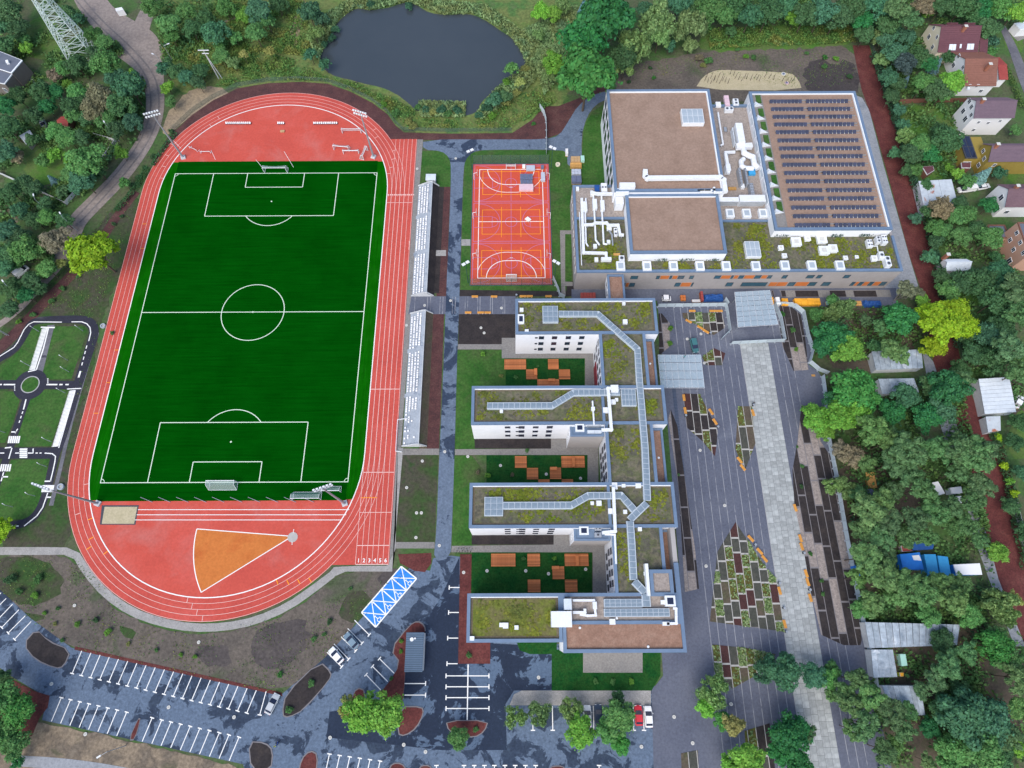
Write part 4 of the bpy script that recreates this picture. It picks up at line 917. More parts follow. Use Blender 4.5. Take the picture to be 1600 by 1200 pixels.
# south wall bands of the base block
def band(u, w, zc, h, glass='glass_teal', frame='dark_metal'):
    window(hall, x_on(u, BY0, zc), BY0 + .03, zc, w, h, 's', frame=frame, glass=glass, bars=0)
def op(u0, u1, zc, h):
    x0, x1 = x_on(u0, BY0, zc), x_on(u1, BY0, zc); MB().box(x0, BY0 - .06, zc - h / 2, x1, BY0 + .02, zc + h / 2).build('wall_panel', 'panel_orange', hall)
def strip(segs, zc, h):
    for u0, u1, kind in segs:
        if kind == 'o': op(u0, u1, zc, h)
        else: band((u0 + u1) / 2, x_on(u1, BY0, zc) - x_on(u0, BY0, zc) - .08, zc, h)
strip([(985, 997, 'g'), (1025, 1031, 'g'), (1032, 1045, 'o'), (1046, 1050, 'g'), (1051, 1058, 'o'), (1059, 1069, 'g'), (1077, 1084, 'g'), (1116, 1126, 'g'), (1127, 1141, 'o'), (1142, 1146, 'g'), (1147, 1153, 'o'), (1154, 1162, 'g'), (1163, 1178, 'o'), (1179, 1189, 'g'), (1190, 1198, 'o'), (1199, 1206, 'g'), (1222, 1230, 'g'), (1260, 1272, 'g'), (1276, 1284, 'g'), (1318, 1328, 'g')], 6.7, 1.7)
strip([(973, 977, 'g'), (978, 982, 'o'), (983, 992, 'g'), (1054, 1063, 'g'), (1064, 1079, 'o'), (1080, 1083, 'g'), (1134, 1145, 'g'), (1158, 1198, 'g'), (1202, 1213, 'o'), (1214, 1229, 'o'), (1231, 1242, 'g'), (1243, 1262, 'o'), (1263, 1275, 'g'), (1284, 1297, 'g'), (1329, 1335, 'g'), (1336, 1340, 'o'), (1341, 1348, 'g'), (1349, 1356, 'o'), (1357, 1364, 'g'), (1365, 1374, 'o'), (1375, 1384, 'g')], 2.6, 2.1)
for k in range(9): window(hall, BX0 + .06, BY0 + 3 + k * 3.1, 6.0, 1.3, 2.3, 'w', bars=0)
# west edge of the solar hall: openings, light deck, sedum boxes and white fins
for k in range(9):
    yy = y_on(169 + k * 20.4, 150.8, 11.2); window(hall, 150.82, yy, 11.2, 3.2, 1.7, 'w', bars=0, glass='glass_sky')
x_d0 = 150.8 + .82
MB().box(x_d0, 19.7, H2 - .5, x_d0 + 3.1, 69.7, H2 - .40).build('deck', 'paving_beige', hall)
for k in range(9):
    v = 155 + k * 20.9; x, y = P(1185 + (v - 155) * .197, v, H2 - .3)
    MB().box(x - .75, y - 1.55, H2 - .42, x + .75, y + 1.55, H2 - .18).build('planter', 'lawn', hall)
    v2 = 164 + k * 20.9; yy = y_on(v2, 151.6, H2)
    m = MB(); xa = 150.8 + .85; m.v = [(xa, yy - .55, H2 - .45), (xa, yy + .55, H2 - .45), (xa + 2.9, yy, H2 - .40), (xa, yy - .55, H2 + .9), (xa, yy + .55, H2 + .9)]
    m.f = [[0, 1, 2][::-1], [0, 2, 3], [1, 4, 2], [3, 2, 4], [0, 3, 4, 1]]; m.build('fin', 'white_metal', hall)
# big square roof lights
def lantern(u0, v0, u1, v1, z, nx, ny, h=1.1, taper=.0):
    o = glazed_block(u0, v0, u1, v1, nx, ny, z, h, hall, 'white_metal', 'glass_lantern'); return o
lantern(1064, 170, 1101, 192, H1 - .5, 4, 2, 1.4); lantern(1163, 377, 1190, 401, BZ - .5, 3, 2, 1.2)
for u, v in ((970, 415), (1011, 415), (1052.5, 415), (1094, 415), (1135, 415), (1181.5, 415), (1227, 414), (1269, 414), (1313, 414), (1141, 332.5), (1167, 332.5), (1192.5, 332.5)):
    hatch(u, v, 2.4, 2.9, BZ - .46, hall, 1.0, True, 'glass_lantern')
# names on the roofline walls: dark green planting scraps at the foot of the white upstand
def scraps(us, y, z, seed):
    r = random.Random(seed); m = MB()
    for u in us:
        x = x_on(u, y, z)
        for _ in range(34):
            a = x + r.uniform(-1.9, 1.9); s = r.uniform(.12, .4); t = r.uniform(-.7, .7)
            m.tube((a, y - .10 - r.uniform(0, .25), z + r.uniform(-.1, .7)), (a + t * s * 2, y - .12, z + r.uniform(.3, 1.5)), .05, n=3)
    o = m.build('wall_climber', 'fence_dark', hall); o['kind'] = 'stuff'
mat('fence_dark', [(.02, .07, .06)], rough=.8)
scraps((1033, 1072, 1112), 10.9, BZ - .3, 3); scraps((1219, 1307, 1351), 18.8, BZ - .3, 4)
# link bridge to the school
link_b = wthing('link_bridge', 'narrow enclosed bridge with brown gravel roof joining the hall block to the school', 'bridge', (105.5, 3.2, 0))
roofed(link_b, 102.9, -3.1, 107.6, 7.0, 8.6, 'render_white', 'gravel_brown', z0=4, pw=.55, inner=None, skip='')
for yy in (-1, 2., 5.): window(link_b, 102.95, yy, 6.4, 1.8, 1.9, 'w', bars=0)
for yy in (.5, 5.0): MB().box(105.2, yy - .25, 0, 105.8, yy + .25, 4.).build('pier', 'concrete', link_b)
# ------------------------------------------------------------------ solar arrays: 16 rows in two halves, every panel a part
ROWS = [158, 170, 182, 194, 206, 219, 231.5, 244, 257, 270, 283, 297, 310, 324, 337.5, 351.5]
zS = H2 - .45; pan = MB(); hw = .52; pan.v = [(-hw, -.52, .12), (hw, -.52, .12), (hw, .52, .6), (-hw, .52, .6), (-hw, -.52, .07), (hw, -.52, .07), (hw, .52, .55), (-hw, .52, .55)]
pan.f = [[0, 1, 2, 3], [7, 6, 5, 4], [0, 4, 5, 1], [1, 5, 6, 2], [2, 6, 7, 3], [3, 7, 4, 0]]
PAN = pan.mesh('panel', 'panel_blue'); xl, xr = P(1203, 158, zS + .4)[0], P(1326, 158, zS + .4)[0]
rail = {n: MB().box(-.1, -.42, 0, n * 1.3, -.34, .1).box(-.1, .34, 0, n * 1.3, .42, .5).mesh('rail', 'steel') for n in (9, 11)}
blk = MB().box(-.09, -.55, 0, .09, .55, .16).mesh('ballast', 'lid')
rows = []
for i, v in enumerate(ROWS):
    yy = P(1260, v, zS + .4)[1]
    for half, n in (('left', 9), ('right', 11)):
        x0 = 156.7 if half == 'left' else 168.0
        sp = 10.1 / 9 if half == 'left' else 13.3 / 11
        t = thing('solar_array', 'x', 'solar panels', (x0, yy, zS), 0, 'solar panel rows on the hall roof')
        t['label'] = 'dark blue %s solar panel row on the hall roof, %s' % ('shorter left' if half == 'left' else 'longer right', 'topmost' if i == 0 else 'lowest' if i == 15 else ORD[i] + ' from the top')
        _link('rail', rail[n], t, (0, 0, .0))
        for k in range(n):
            _link('panel', PAN, t, (sp * (k + .5), 0, 0)); 
            if k: _link('ballast', blk, t, (sp * k, 0, 0))
# ================================================================== plant standing on the roofs
def duct(label, pts, z, w=.55, h=.5, lift=.35, m='white_metal', rnd=False, name='ventilation_duct', group=None, fat=()):
    q = [P(u, v, z + lift + h) for u, v in pts]; c = (sum(p[0] for p in q) / len(q), sum(p[1] for p in q) / len(q))
    t = wthing(name, label, 'duct', (*c, z), group); mb, sp = MB(), MB(); zc = z + lift + h / 2
    for a, b in zip(q[:-1], q[1:]):
        L = math.hypot(b[0] - a[0], b[1] - a[1])
        if L < .05: continue
        d = ((b[0] - a[0]) / L, (b[1] - a[1]) / L)
        if rnd: mb.tube((*a, zc), (*b, zc), w / 2, n=10)
        else: mb.obox(((a[0] + b[0]) / 2, (a[1] + b[1]) / 2), d, L, w, z + lift, z + lift + h)
        n = max(1, int(L / 2.5))
        for k in range(n):
            s = (k + .5) / n; x, y = a[0] + (b[0] - a[0]) * s, a[1] + (b[1] - a[1]) * s
            sp.box(x - .12, y - .12, z - .02, x + .12, y + .12, z + lift)
            if not rnd and L > 2: mb.obox((x, y), d, .08, w + .12, z + lift - .03, z + lift + h + .05)
    for p in q[1:-1]:
        if rnd: mb.ball((*p, zc), w / 2 * 1.05, 8, 6)
        else: mb.tube((*p, z + lift - .01), (*p, z + lift + h + .012), w * .62, n=12)
    mb.build('duct_run', m, t); sp.build('support', 'grey_metal', t).__setitem__('kind', 'stuff')
    for u, v, ww, dd, hh in fat:
        x, y = P(u, v, z + hh); MB().box(x - ww / 2, y - dd / 2, z + .06, x + ww / 2, y + dd / 2, z + hh).build('fan_housing', m, t)
    return t
def unit(label, u0, v0, u1, v1, z, h, m='white_metal', fans=(0, 0), louvre=False, name='air_handling_unit', cat='air unit', group=None, extra=None):
    x0, y1 = P(u0, v0, z + h); x1, y0 = P(u1, v1, z + h); t = wthing(name, label, cat, ((x0 + x1) / 2, (y0 + y1) / 2, z), group)
    MB().box(x0, y0, z + .12, x1, y1, z + h).build('casing', m, t); MB().box(x0 + .1, y0 + .1, z - .02, x1 - .1, y1 - .1, z + .13).build('base_frame', 'grey_metal', t)
    if max(x1 - x0, y1 - y0) > 2.2 and not fans[0]:
        r = MB(); n = int(max(x1 - x0, y1 - y0) / 1.4)
        for k in range(1, n):
            s = k / n
            if x1 - x0 > y1 - y0: r.box(x0 + (x1 - x0) * s - .03, y0 - .03, z + .14, x0 + (x1 - x0) * s + .03, y1 + .03, z + h + .03)
            else: r.box(x0 - .03, y0 + (y1 - y0) * s - .03, z + .14, x1 + .03, y0 + (y1 - y0) * s + .03, z + h + .03)
        o = r.build('panel_joint', 'grey_metal' if m != 'white_metal' else 'white_frame', t); o['kind'] = 'stuff'
    nx, ny = fans
    for i in range(nx):
        for j in range(ny):
            x, y = x0 + (x1 - x0) * (i + .5) / nx, y0 + (y1 - y0) * (j + .5) / ny; r = min((x1 - x0) / nx, (y1 - y0) / ny) * .38
            f = MB().tube((x, y, z + h), (x, y, z + h + .08), r, n=12).build('fan_ring', 'grey_metal', t); _link('fan', MB().tube((0, 0, 0), (0, 0, .02), r * .7, n=10).mesh('fan', 'dark_metal'), f, (x, y, z + h + .08))
    if louvre:
        lv = MB(); n = 8
        for k in range(n): zz = z + .3 + (h - .5) * k / n; lv.box(x0 + .1, y0 - .06, zz, x1 - .1, y0 + .01, zz + .14)
        o = lv.build('louvre', 'steel', t); o['kind'] = 'stuff'
    return t
RB = BZ - .46; RA = H1 - .5
duct('wide white duct crossing the big brown gravel roof with a bend at each end', [(1008.5, 264), (1008.5, 273), (1012, 277), (1126, 276), (1131, 280), (1134, 299)], RA, 1.3, .9, .4)
duct('white duct with two right-angle bends along the left edge of the hall roof garden', [(909, 309), (912, 394), (947, 395), (947.5, 402)], RB, .75, .6, .4, fat=((947.5, 404, 2.9, 1.0, 1.1),))
duct('short leftmost white fan duct running down the hall roof', [(915.5, 309), (914.5, 335), (916, 379), (919, 384)], RB, .5, .5, .45, rnd=True, fat=((914.5, 322, 1.1, 3.4, 1.2),))
duct('middle white fan duct bending right at its lower end on the hall roof', [(927, 301), (929, 332), (931, 374), (937, 382)], RB, .55, .55, .45, rnd=True, fat=((929.5, 318, 1.3, 3.4, 1.3), (925, 301, .9, 1.6, 1.0)))
duct('right white fan duct with a hooked end beside a roof box on the hall roof', [(940, 306), (941, 332), (943.5, 380), (949, 381)], RB, .55, .55, .45, rnd=True, fat=((941.5, 320, 1.2, 3.4, 1.3), (951, 377, 1.0, 1.0, .9)))
duct('white crossing duct over three fan ducts that drops to the white upstand', [(912, 350.5), (926, 350), (931, 347.5), (948, 347.5), (951, 351), (966, 351), (969, 366), (975, 366.5)], RB, .7, .6, 1.1)
duct('white header duct at the top of the fan ducts near the tall hall', [(924, 300), (935, 302), (958, 302)], RB, .8, .7, 1.0)
duct('thin white pipe down the left edge of the hall roof', [(905.5, 331), (909, 414)], RB, .25, .25, .3, rnd=True)
duct('pair of slim grey pipes beside the small white boxes on the hall roof', [(951, 359), (956, 366), (957.5, 383)], RB, .4, .3, .3, 'grey_metal')
unit('small white box pair beside the slim grey pipes on the hall roof', 959, 356, 965, 368, RB, .9, fans=(1, 2)); unit('small white box near the foot of the middle fan duct', 927, 381, 933, 387, RB, .8); unit('small white box with red top label beside the slim pipes', 948, 354, 956, 359, RB, .8, fans=(0, 0))
unit('small white box at the top left corner of the hall roof', 900, 291.5, 905, 297, RB, .7); unit('square white unit with two dark fans beside a blue cover on the hall roof', 939, 286, 949, 299, RB, 1.5, fans=(2, 1))
unit('crumpled blue tarpaulin cover beside the two-fan unit on the hall roof', 929, 289, 937, 298, RB, .9, 'tarp_blue', name='tarpaulin', cat='tarpaulin')
unit('large plain white plant box at the corner of the two gravel roofs', 961, 306, 975, 319, RB, 3.2); unit('long white air unit lying across the edge of the tall hall', 968, 285, 993, 292, RA + .1, 1.6, fans=(0, 0)); unit('low white air unit below the long one at the tall hall edge', 962, 294, 983, 301, RA - 1.2, 1.6)
unit('small white box beside the yellow plank on the hall roof', 967, 399, 976, 407, RB, 1.0, fans=(1, 1)); unit('small grey-white box left of the long low white unit', 929, 402, 935, 408, RB, .7)
unit('yellow timber plank lying on the hall roof garden', 958.5, 395.5, 969, 399, RB, .25, 'timber', name='timber_plank', cat='plank')
# plant yard between the two tall halls
unit('big white air handling unit standing alone in the hall plant yard', 1149, 192, 1165, 222, RB, 3.0); unit('pale lower section attached left of the big white unit', 1144, 199, 1149.5, 224, RB, 2.0, 'roof_tin')
duct('wide white cross duct just below the big white air unit', [(1151, 227), (1176, 226)], RB, 1.6, 1.3, 1.0)
duct('fat white S-shaped duct curling from the cross duct to the solar hall', [(1163, 230), (1164, 237), (1172, 241), (1178, 243), (1180, 254), (1186, 261)], RB, 1.7, 1.4, .9, rnd=True)
duct('fat white U-shaped duct left of the S-shaped one', [(1163, 246), (1159, 250), (1160, 258), (1166, 261), (1178, 261)], RB, 1.5, 1.2, .6, rnd=True)
duct('long thin white pipe along the left wall of the plant yard', [(1122, 175), (1130, 225), (1126, 226.5)], RB, .4, .4, .8)
duct('white tapered duct below the short white bar in the plant yard', [(1132, 237.5), (1149, 236.5)], RB, .7, .6, 1.0); duct('white vertical duct with swollen end left in the plant yard', [(1134, 239), (1137, 256), (1138.5, 270)], RB, .9, .8, .8, fat=((1138, 261, 1.4, 2.4, 2.0),))
unit('left grey chiller with a double row of fans in the plant yard', 1153.5, 262, 1161, 287, RB, 2.0, 'grey_metal', fans=(2, 6)); unit('middle grey chiller with a double row of fans in the plant yard', 1163, 262, 1170, 287, RB, 2.0, 'grey_metal', fans=(2, 6)); unit('right lower grey chiller with a double row of fans', 1171, 286, 1179.5, 304, RB, 2.0, 'grey_metal', fans=(2, 4))
unit('bright blue covered crate beside the chillers', 1169, 262, 1181, 272, RB, .9, 'sheet_azure', name='covered_crate', cat='crate'); unit('white long louvred plant housing at the foot of the yard', 1155, 304.5, 1197, 314, RB, 2.6, louvre=True); unit('white lower plant housing left of the louvred one', 1123, 308, 1155, 314, RB, 2.4, louvre=True)
unit('tall white fan box at the corner of the tall hall', 1113, 280, 1125, 291, RB + 1.5, 2.4); duct('white double pipe below the tall white fan box', [(1090, 297), (1112, 297), (1116, 293), (1117, 300), (1134, 300)], RA - .3, .5, .5, .3)
unit('white unit with two dark round fans at the top of the plant yard', 1132.5, 166.5, 1146.5, 172, RB, 1.4, fans=(2, 1)); unit('pale box with black louvres right of the brick pile', 1145, 154, 1155, 163, RB, 1.3, 'white_metal', fans=(1, 2)); unit('stack of pink bricks on pallets in the plant yard', 1131, 149, 1141, 165, RB, 1.0, 'pink_pack', name='brick_pallet', cat='pallet'); unit('orange cable drum plate lying in the plant yard', 1130, 198, 1137, 206, RB, .12, 'timber', name='cable_drum', cat='drum'); unit('orange timber beam between the ducts and the brown bin', 1138, 292, 1151, 296, RB, .5, 'timber', name='timber_beam', cat='beam'); unit('round-topped white vent next to the orange timber beam', 1157.5, 287, 1164, 293, RB, 1.0)
unit('white wrapped bundle at the left edge of the plant yard', 1118, 159, 1127, 166, RB, .8, 'white_box', name='wrapped_bundle', cat='bundle')
# vents on the east roof garden
for lab, u, v, s, h in (('square white vent with a thin stub pipe below the solar hall corner', 1244.5, 377, 2.6, 1.0), ('small white vent above the twin square vents on the roof garden', 1262, 372, 1.5, .8), ('large square white vent right under the solar hall wall', 1284.5, 373, 2.6, 1.0), ('left square white vent of the side-by-side pair', 1288, 390.5, 2.6, 1.0), ('right square white vent of the side-by-side pair', 1302, 387.5, 2.3, 1.0),
                      ('small round-topped white vent at the left of the roof garden', 1220.5, 386.5, 1.3, .8), ('small lower white vent at the left of the roof garden', 1226, 399, 1.2, .7), ('tiny white vent right of the large skylight boxes', 1321.5, 402.5, 1.1, .6), ('tiniest white vent in the middle of the roof garden', 1339, 401, .8, .5), ('low white vent left of the tall fan group', 1366.5, 403, 1.5, .8)):
    x, y = P(u, v, RB + h); t = wthing('roof_vent', lab, 'vent', (x, y, RB), 'white vents on the roof garden'); MB().box(x - s / 2, y - s / 2, RB - .02, x + s / 2, y + s / 2, RB + h - .18).build('curb', 'white_frame', t); MB().box(x - s / 2 - .1, y - s / 2 - .1, RB + h - .18, x + s / 2 + .1, y + s / 2 + .1, RB + h).build('cowl', 'white_metal', t); MB().box(x - s / 4, y - s / 4, RB + h, x + s / 4, y + s / 4, RB + h + .05).build('cap', 'lid', t)
unit('pair of pale fan boxes at the right end of the roof garden', 1354, 374, 1365, 385, RB, 1.2, fans=(2, 2)); unit('upright white fan unit at the top right corner of the roof garden', 1369, 369, 1377, 378, RB, 1.8, fans=(1, 2)); unit('large pale fan unit beside the upright one', 1377, 367, 1388, 379, RB, 1.8, fans=(2, 2)); unit('slanted white fan unit below the corner group', 1373, 393, 1383, 403, RB, 1.5, fans=(1, 1)); unit('big white cowl unit in the lower right corner of the roof garden', 1382, 400, 1394, 415, RB, 1.7, fans=(1, 2)); duct('thin white pipe linking the fan boxes at the right end', [(1364, 384), (1371, 384), (1373, 396)], RB, .3, .3, .3, rnd=True)
# school roofs
ZR = HZ - .46
duct('white S-pipe rising across the second wing roof with a box at the top', [(962, 606), (950, 606.5), (951, 616), (955.5, 671), (940, 671.5)], ZR, .75, .6, 1.0, fat=((960.5, 606.5, 1.9, 1.8, 1.8),)); duct('short thin white pipe with a square joint on the second wing roof', [(926, 626), (928.5, 663)], ZR, .45, .45, .4, rnd=True, fat=((926.8, 638, .9, .9, 1.0),))
duct('white pipe from the square vent down to the third wing stair tower', [(958.5, 761), (961.5, 830), (941, 832.5)], ZR, .7, .6, 1.0); duct('thin white pipe running down the spine roof below the third wing', [(945, 834.5), (961, 835), (963, 881)], ZR, .5, .45, .35, rnd=True)
ZT = 11 - .25
unit('grey twin-fan condenser on the second stair tower roof', 917.5, 660, 939, 666, ZT, 1.2, 'grey_metal', fans=(4, 1)); unit('pale bluish air unit below the twin-fan condenser', 918, 672, 940, 676, ZT, 1.0, 'roof_tin'); unit('grey upper double-fan condenser on the third stair tower', 929, 822, 940, 829, ZT, 1.2, 'grey_metal', fans=(2, 1)); unit('grey lower double-fan condenser on the third stair tower', 929, 832, 940, 839, ZT, 1.2, 'grey_metal', fans=(1, 1))
unit('big white air handling unit with rounded corner on the fourth wing', 861, 955, 894, 980, ZR, 2.4); unit('pale stepped intake box above the big white unit', 881, 935.5, 893.5, 953, ZR, 2.0, 'roof_tin'); duct('white rectangular loop of pipe right of the big white unit', [(895, 938), (928, 938), (929, 946), (931, 961.5), (918, 962), (906, 960)], ZR, .5, .45, .5, fat=((929.5, 946, .9, 1.6, 1.1),)); duct('short white pipe with a T-shaped end beside the big white unit', [(895, 957), (914, 957), (914, 951)], ZR, .6, .55, .5)
duct('white pipe that folds round the roof corner pavilion', [(1052, 950.5), (1056.5, 951), (1057, 974), (1042, 974.5)], ZR, .55, .5, .5, fat=((1041, 974.5, 1.5, .8, 1.0),))
# ================================================================== courtyard decks, benches, beds, fences, stands, goals
def deck(label, u0, v0, u1, v1, seat=None):
    x0, y1 = P(u0, v0, .35); x1, y0 = P(u1, v1, .35); t = thing('wooden_deck', label, 'deck', ((x0 + x1) / 2, (y0 + y1) / 2, 0), 0, 'wooden decks in the courtyards'); W, D = (x1 - x0) / 2, (y1 - y0) / 2
    MB().box(-W + .05, -D + .05, 0, W - .05, D - .05, .30).build('frame', 'brown_fence', t); n = max(4, round(2 * D / .32)); g = 2 * D / n; me = MB().box(-W, -g / 2 + .035, .30, W, g / 2 - .035, .36).mesh('plank', 'wood_orange')
    for k in range(n): link('plank', me, t, (0, -D + g * (k + .5), random.uniform(0, .012)))
    if seat:
        a, b, s, e = seat; x, y = P(a, b, .6); MB().box(x - t.location.x - s / 2, y - t.location.y - e / 2, .36, x - t.location.x + s / 2, y - t.location.y + e / 2, .78).build('seat_block', 'wood_orange', t)
for a in (('long orange wooden deck at the top left of the top courtyard', 788, 561, 822, 577), ('square wooden deck with an L-shaped seat in the top courtyard', 822, 577, 839.5, 592.5, (837, 581, .8, 2)), ('square wooden deck touching the path edge in the top courtyard', 856, 561, 873, 577), ('rightmost square wooden deck in the top courtyard', 873, 577, 891, 592.5), ('wooden deck half hidden behind the second wing roof in the top courtyard', 839.5, 592.5, 874, 608, (862, 594, 1.9, .8)),
          ('square orange deck at the left of the middle courtyard', 804.5, 712.5, 823, 731), ('second square deck from the left in the middle courtyard', 823, 731, 841, 749), ('left lower deck cut off by the third wing roof', 841, 749, 859, 765), ('square deck with a corner seat in the middle courtyard', 859, 730.5, 877, 748.5, (865, 732, 1.8, .8)), ('long wooden deck at the top right of the middle courtyard', 877, 712.5, 914, 730.5, (896, 722, .8, 2.6)), ('right lower deck cut off by the third wing roof', 877.5, 748.5, 896, 765),
          ('long pale-ended deck at the left of the lowest courtyard', 767.5, 865, 805.5, 885), ('square deck near the top middle of the lowest courtyard', 824, 865, 844, 885), ('square deck alone in the lower middle of the lowest courtyard', 824.5, 905.5, 844.5, 925.5), ('long wooden deck at the top right of the lowest courtyard', 882, 865, 920, 884.5, (902, 876, .8, 2.6)), ('square deck with a seat below the long right deck', 863, 885, 882, 905, (868, 887, 1.8, .8)), ('square deck at the lower right of the lowest courtyard', 882.5, 905.5, 902.5, 925.5)): deck(*a)
# benches: orange slats on concrete feet
sl_ = MB().box(-.95, -.075, 0, .95, .075, .07).mesh('slat', 'bench_orange'); ft_ = MB().box(-.12, -.28, 0, .12, .28, .38).mesh('foot', 'concrete')
BENCH = [(u, v, 0, 'on the upper edge of the cross path') for u, v in ((742, 463.5), (772, 463.5), (817, 463), (827.5, 463), (857, 463))] + [(u, v, 0, 'on the lower edge of the cross path') for u, v in ((731.5, 488.5), (751, 488.5), (762, 488.5))] + [(1081.5, 486, 0, 'along the top of the upper plaza bed'), (1113.5, 486, 0, 'along the top of the upper plaza bed'), (1124, 486, 0, 'along the top of the upper plaza bed'), (1076, 502, 33, 'on the slanted edge of the upper plaza bed'), (1094, 512, 35, 'on the slanted edge of the upper plaza bed'), (1103, 518, 35, 'on the slanted edge of the upper plaza bed'),
 (1068.5, 621.5, 88, 'left of the kite-shaped red bed'), (1070.5, 641.5, 85, 'left of the kite-shaped red bed'), (1111, 643.5, 62, 'on the right slant of the kite-shaped bed'), (1117, 659, 62, 'on the right slant of the kite-shaped bed'), (1176.5, 645, 80, 'at the right of the narrow bed by the walkway'), (1155.5, 719, 58, 'at the lower tip of the narrow bed'), (1160.5, 730.5, 58, 'at the lower tip of the narrow bed'),
 (1242.5, 793.5, 80, 'on the right edge of the pale walkway'), (1250.5, 841, 80, 'on the right edge of the pale walkway'), (1252.5, 854, 80, 'on the right edge of the pale walkway'), (1259.5, 896, 80, 'on the right edge of the pale walkway'), (1262, 909.5, 80, 'on the right edge of the pale walkway'), (1266, 934, 80, 'on the right edge of the pale walkway'),
 (1173, 841.5, 52, 'on the right slant of the big triangular bed'), (1187, 861.5, 52, 'on the right slant of the big triangular bed'), (1194.5, 873, 55, 'on the right slant of the big triangular bed'), (1218, 923, 82, 'between the big triangular bed and the walkway'), (1226, 975, 82, 'between the big triangular bed and the walkway')]
for (u, v, a, w_), lab in zip(BENCH, rank_labels([('orange bench ' + b[3], b[0], b[1]) for b in BENCH])):
    x, y = P(u, v, .4); t = thing('bench', lab, 'bench', (x, y, .07), -math.radians(a), 'orange benches on the plaza and paths')
    for k in range(4): link('slat', sl_, t, (0, -.27 + .18 * k, .38))
    for s in (-.6, .6): link('foot', ft_, t, (s, 0, 0))
# litter bins
BINS = [(1070.5, 650.5, 'beside the kite-shaped bed benches'), (1120.5, 668, 'at the right corner of the kite-shaped bed'), (1176, 634, 'at the top of the narrow bed'), (1178.5, 851.5, 'by the big triangular bed'), (1216, 911.5, 'at the right edge of the big triangular bed'), (1223.5, 950, 'at the right edge of the big triangular bed'), (1254.5, 864.5, 'below a walkway bench'), (1263.5, 921.5, 'below a walkway bench'), (1109, 522, 'by the slanted bed benches'), (807, 463, 'on the cross path by the court'), (1227, 987, 'at the lower right corner of the triangular bed')]
bb = MB().tube((0, 0, 0), (0, 0, .95), .26, .3, 10).mesh('body', 'dark_metal'); bl_ = MB().tube((0, 0, .95), (0, 0, 1.0), .33, .3, 10).mesh('rim', 'grey_metal')
for (u, v, _), lab in zip(BINS, rank_labels([('dark round litter bin ' + b[2], b[0], b[1]) for b in BINS])):
    t = thing('litter_bin', lab, 'bin', (*P(u, v), .06), 0, 'litter bins on the plaza'); link('body', bb, t); link('rim', bl_, t)
# ------------------------------------------------------------------ plaza
flat('plaza', [(1027, 470), (1145, 468), (1150, 455), (1215, 452), (1240, 478), (1254, 492), (1262, 530), (1270, 550), (1264, 570), (1278, 580), (1290, 600), (1300, 690), (1330, 900), (1352, 1010), (1372, 1110), (1400, 1230), (1022, 1230), (1018, 1079), (1036, 1056), (1034, 1020), (1070, 1020), (1062, 900), (1046, 700)], 'paver', .064)
xw0, xw1 = P(1166, 600)[0], P(1211, 600)[0]
yT, yB = P(1190, 533)[1], P(1290, 1215)[1]
pl = MB()
for k in range(-1, 16):
    x = 125.2 + 2.0 * k
    if xw0 - .3 < x < xw1 + .3: continue
    y0, y1 = yB, P(1100, 480)[1]
    line(pl, (x, y0), (x, y1), .16, .072)
struct(pl.build('paving_strips', 'strip_line'))
rp = MB()
for k in range(95):
    y = -22 - k * .42; x = 121.2 + .0 * k
    rp.box(x - .95, y - .16, .064, x + .1, y + .16, .075)
o = rp.build('cobble_margin', 'paver_dark'); o['kind'] = 'stuff'
# pale walkway of separate concrete slabs
flat('walkway', [(xw0, yB), (xw1, yB), (xw1, yT), (xw0, yT)], 'joint', .07, px=False)
wk = struct(MB().box(xw0 - .12, yB, .05, xw0, yT, .10).build('walkway_edging', 'kerb')); ncol = 5; cw = (xw1 - xw0) / ncol; rr = random.Random(3); meshes = {}; cnt = 0
for c in range(ncol):
    y = yT - rr.uniform(0, 1)
    while y > yB + .5 and cnt < 298:
        L = rr.choice([1.6, 2.2, 2.2, 3.0]); L = min(L, y - yB)
        if L not in meshes: meshes[L] = MB().box(-cw / 2 + .03, -L / 2 + .03, .06, cw / 2 - .03, L / 2 - .03, .085).mesh('slab', 'slab')
        link('slab', meshes[L], wk, (xw0 + cw * (c + .5), y - L / 2, rr.uniform(0, .006))); y -= L; cnt += 1
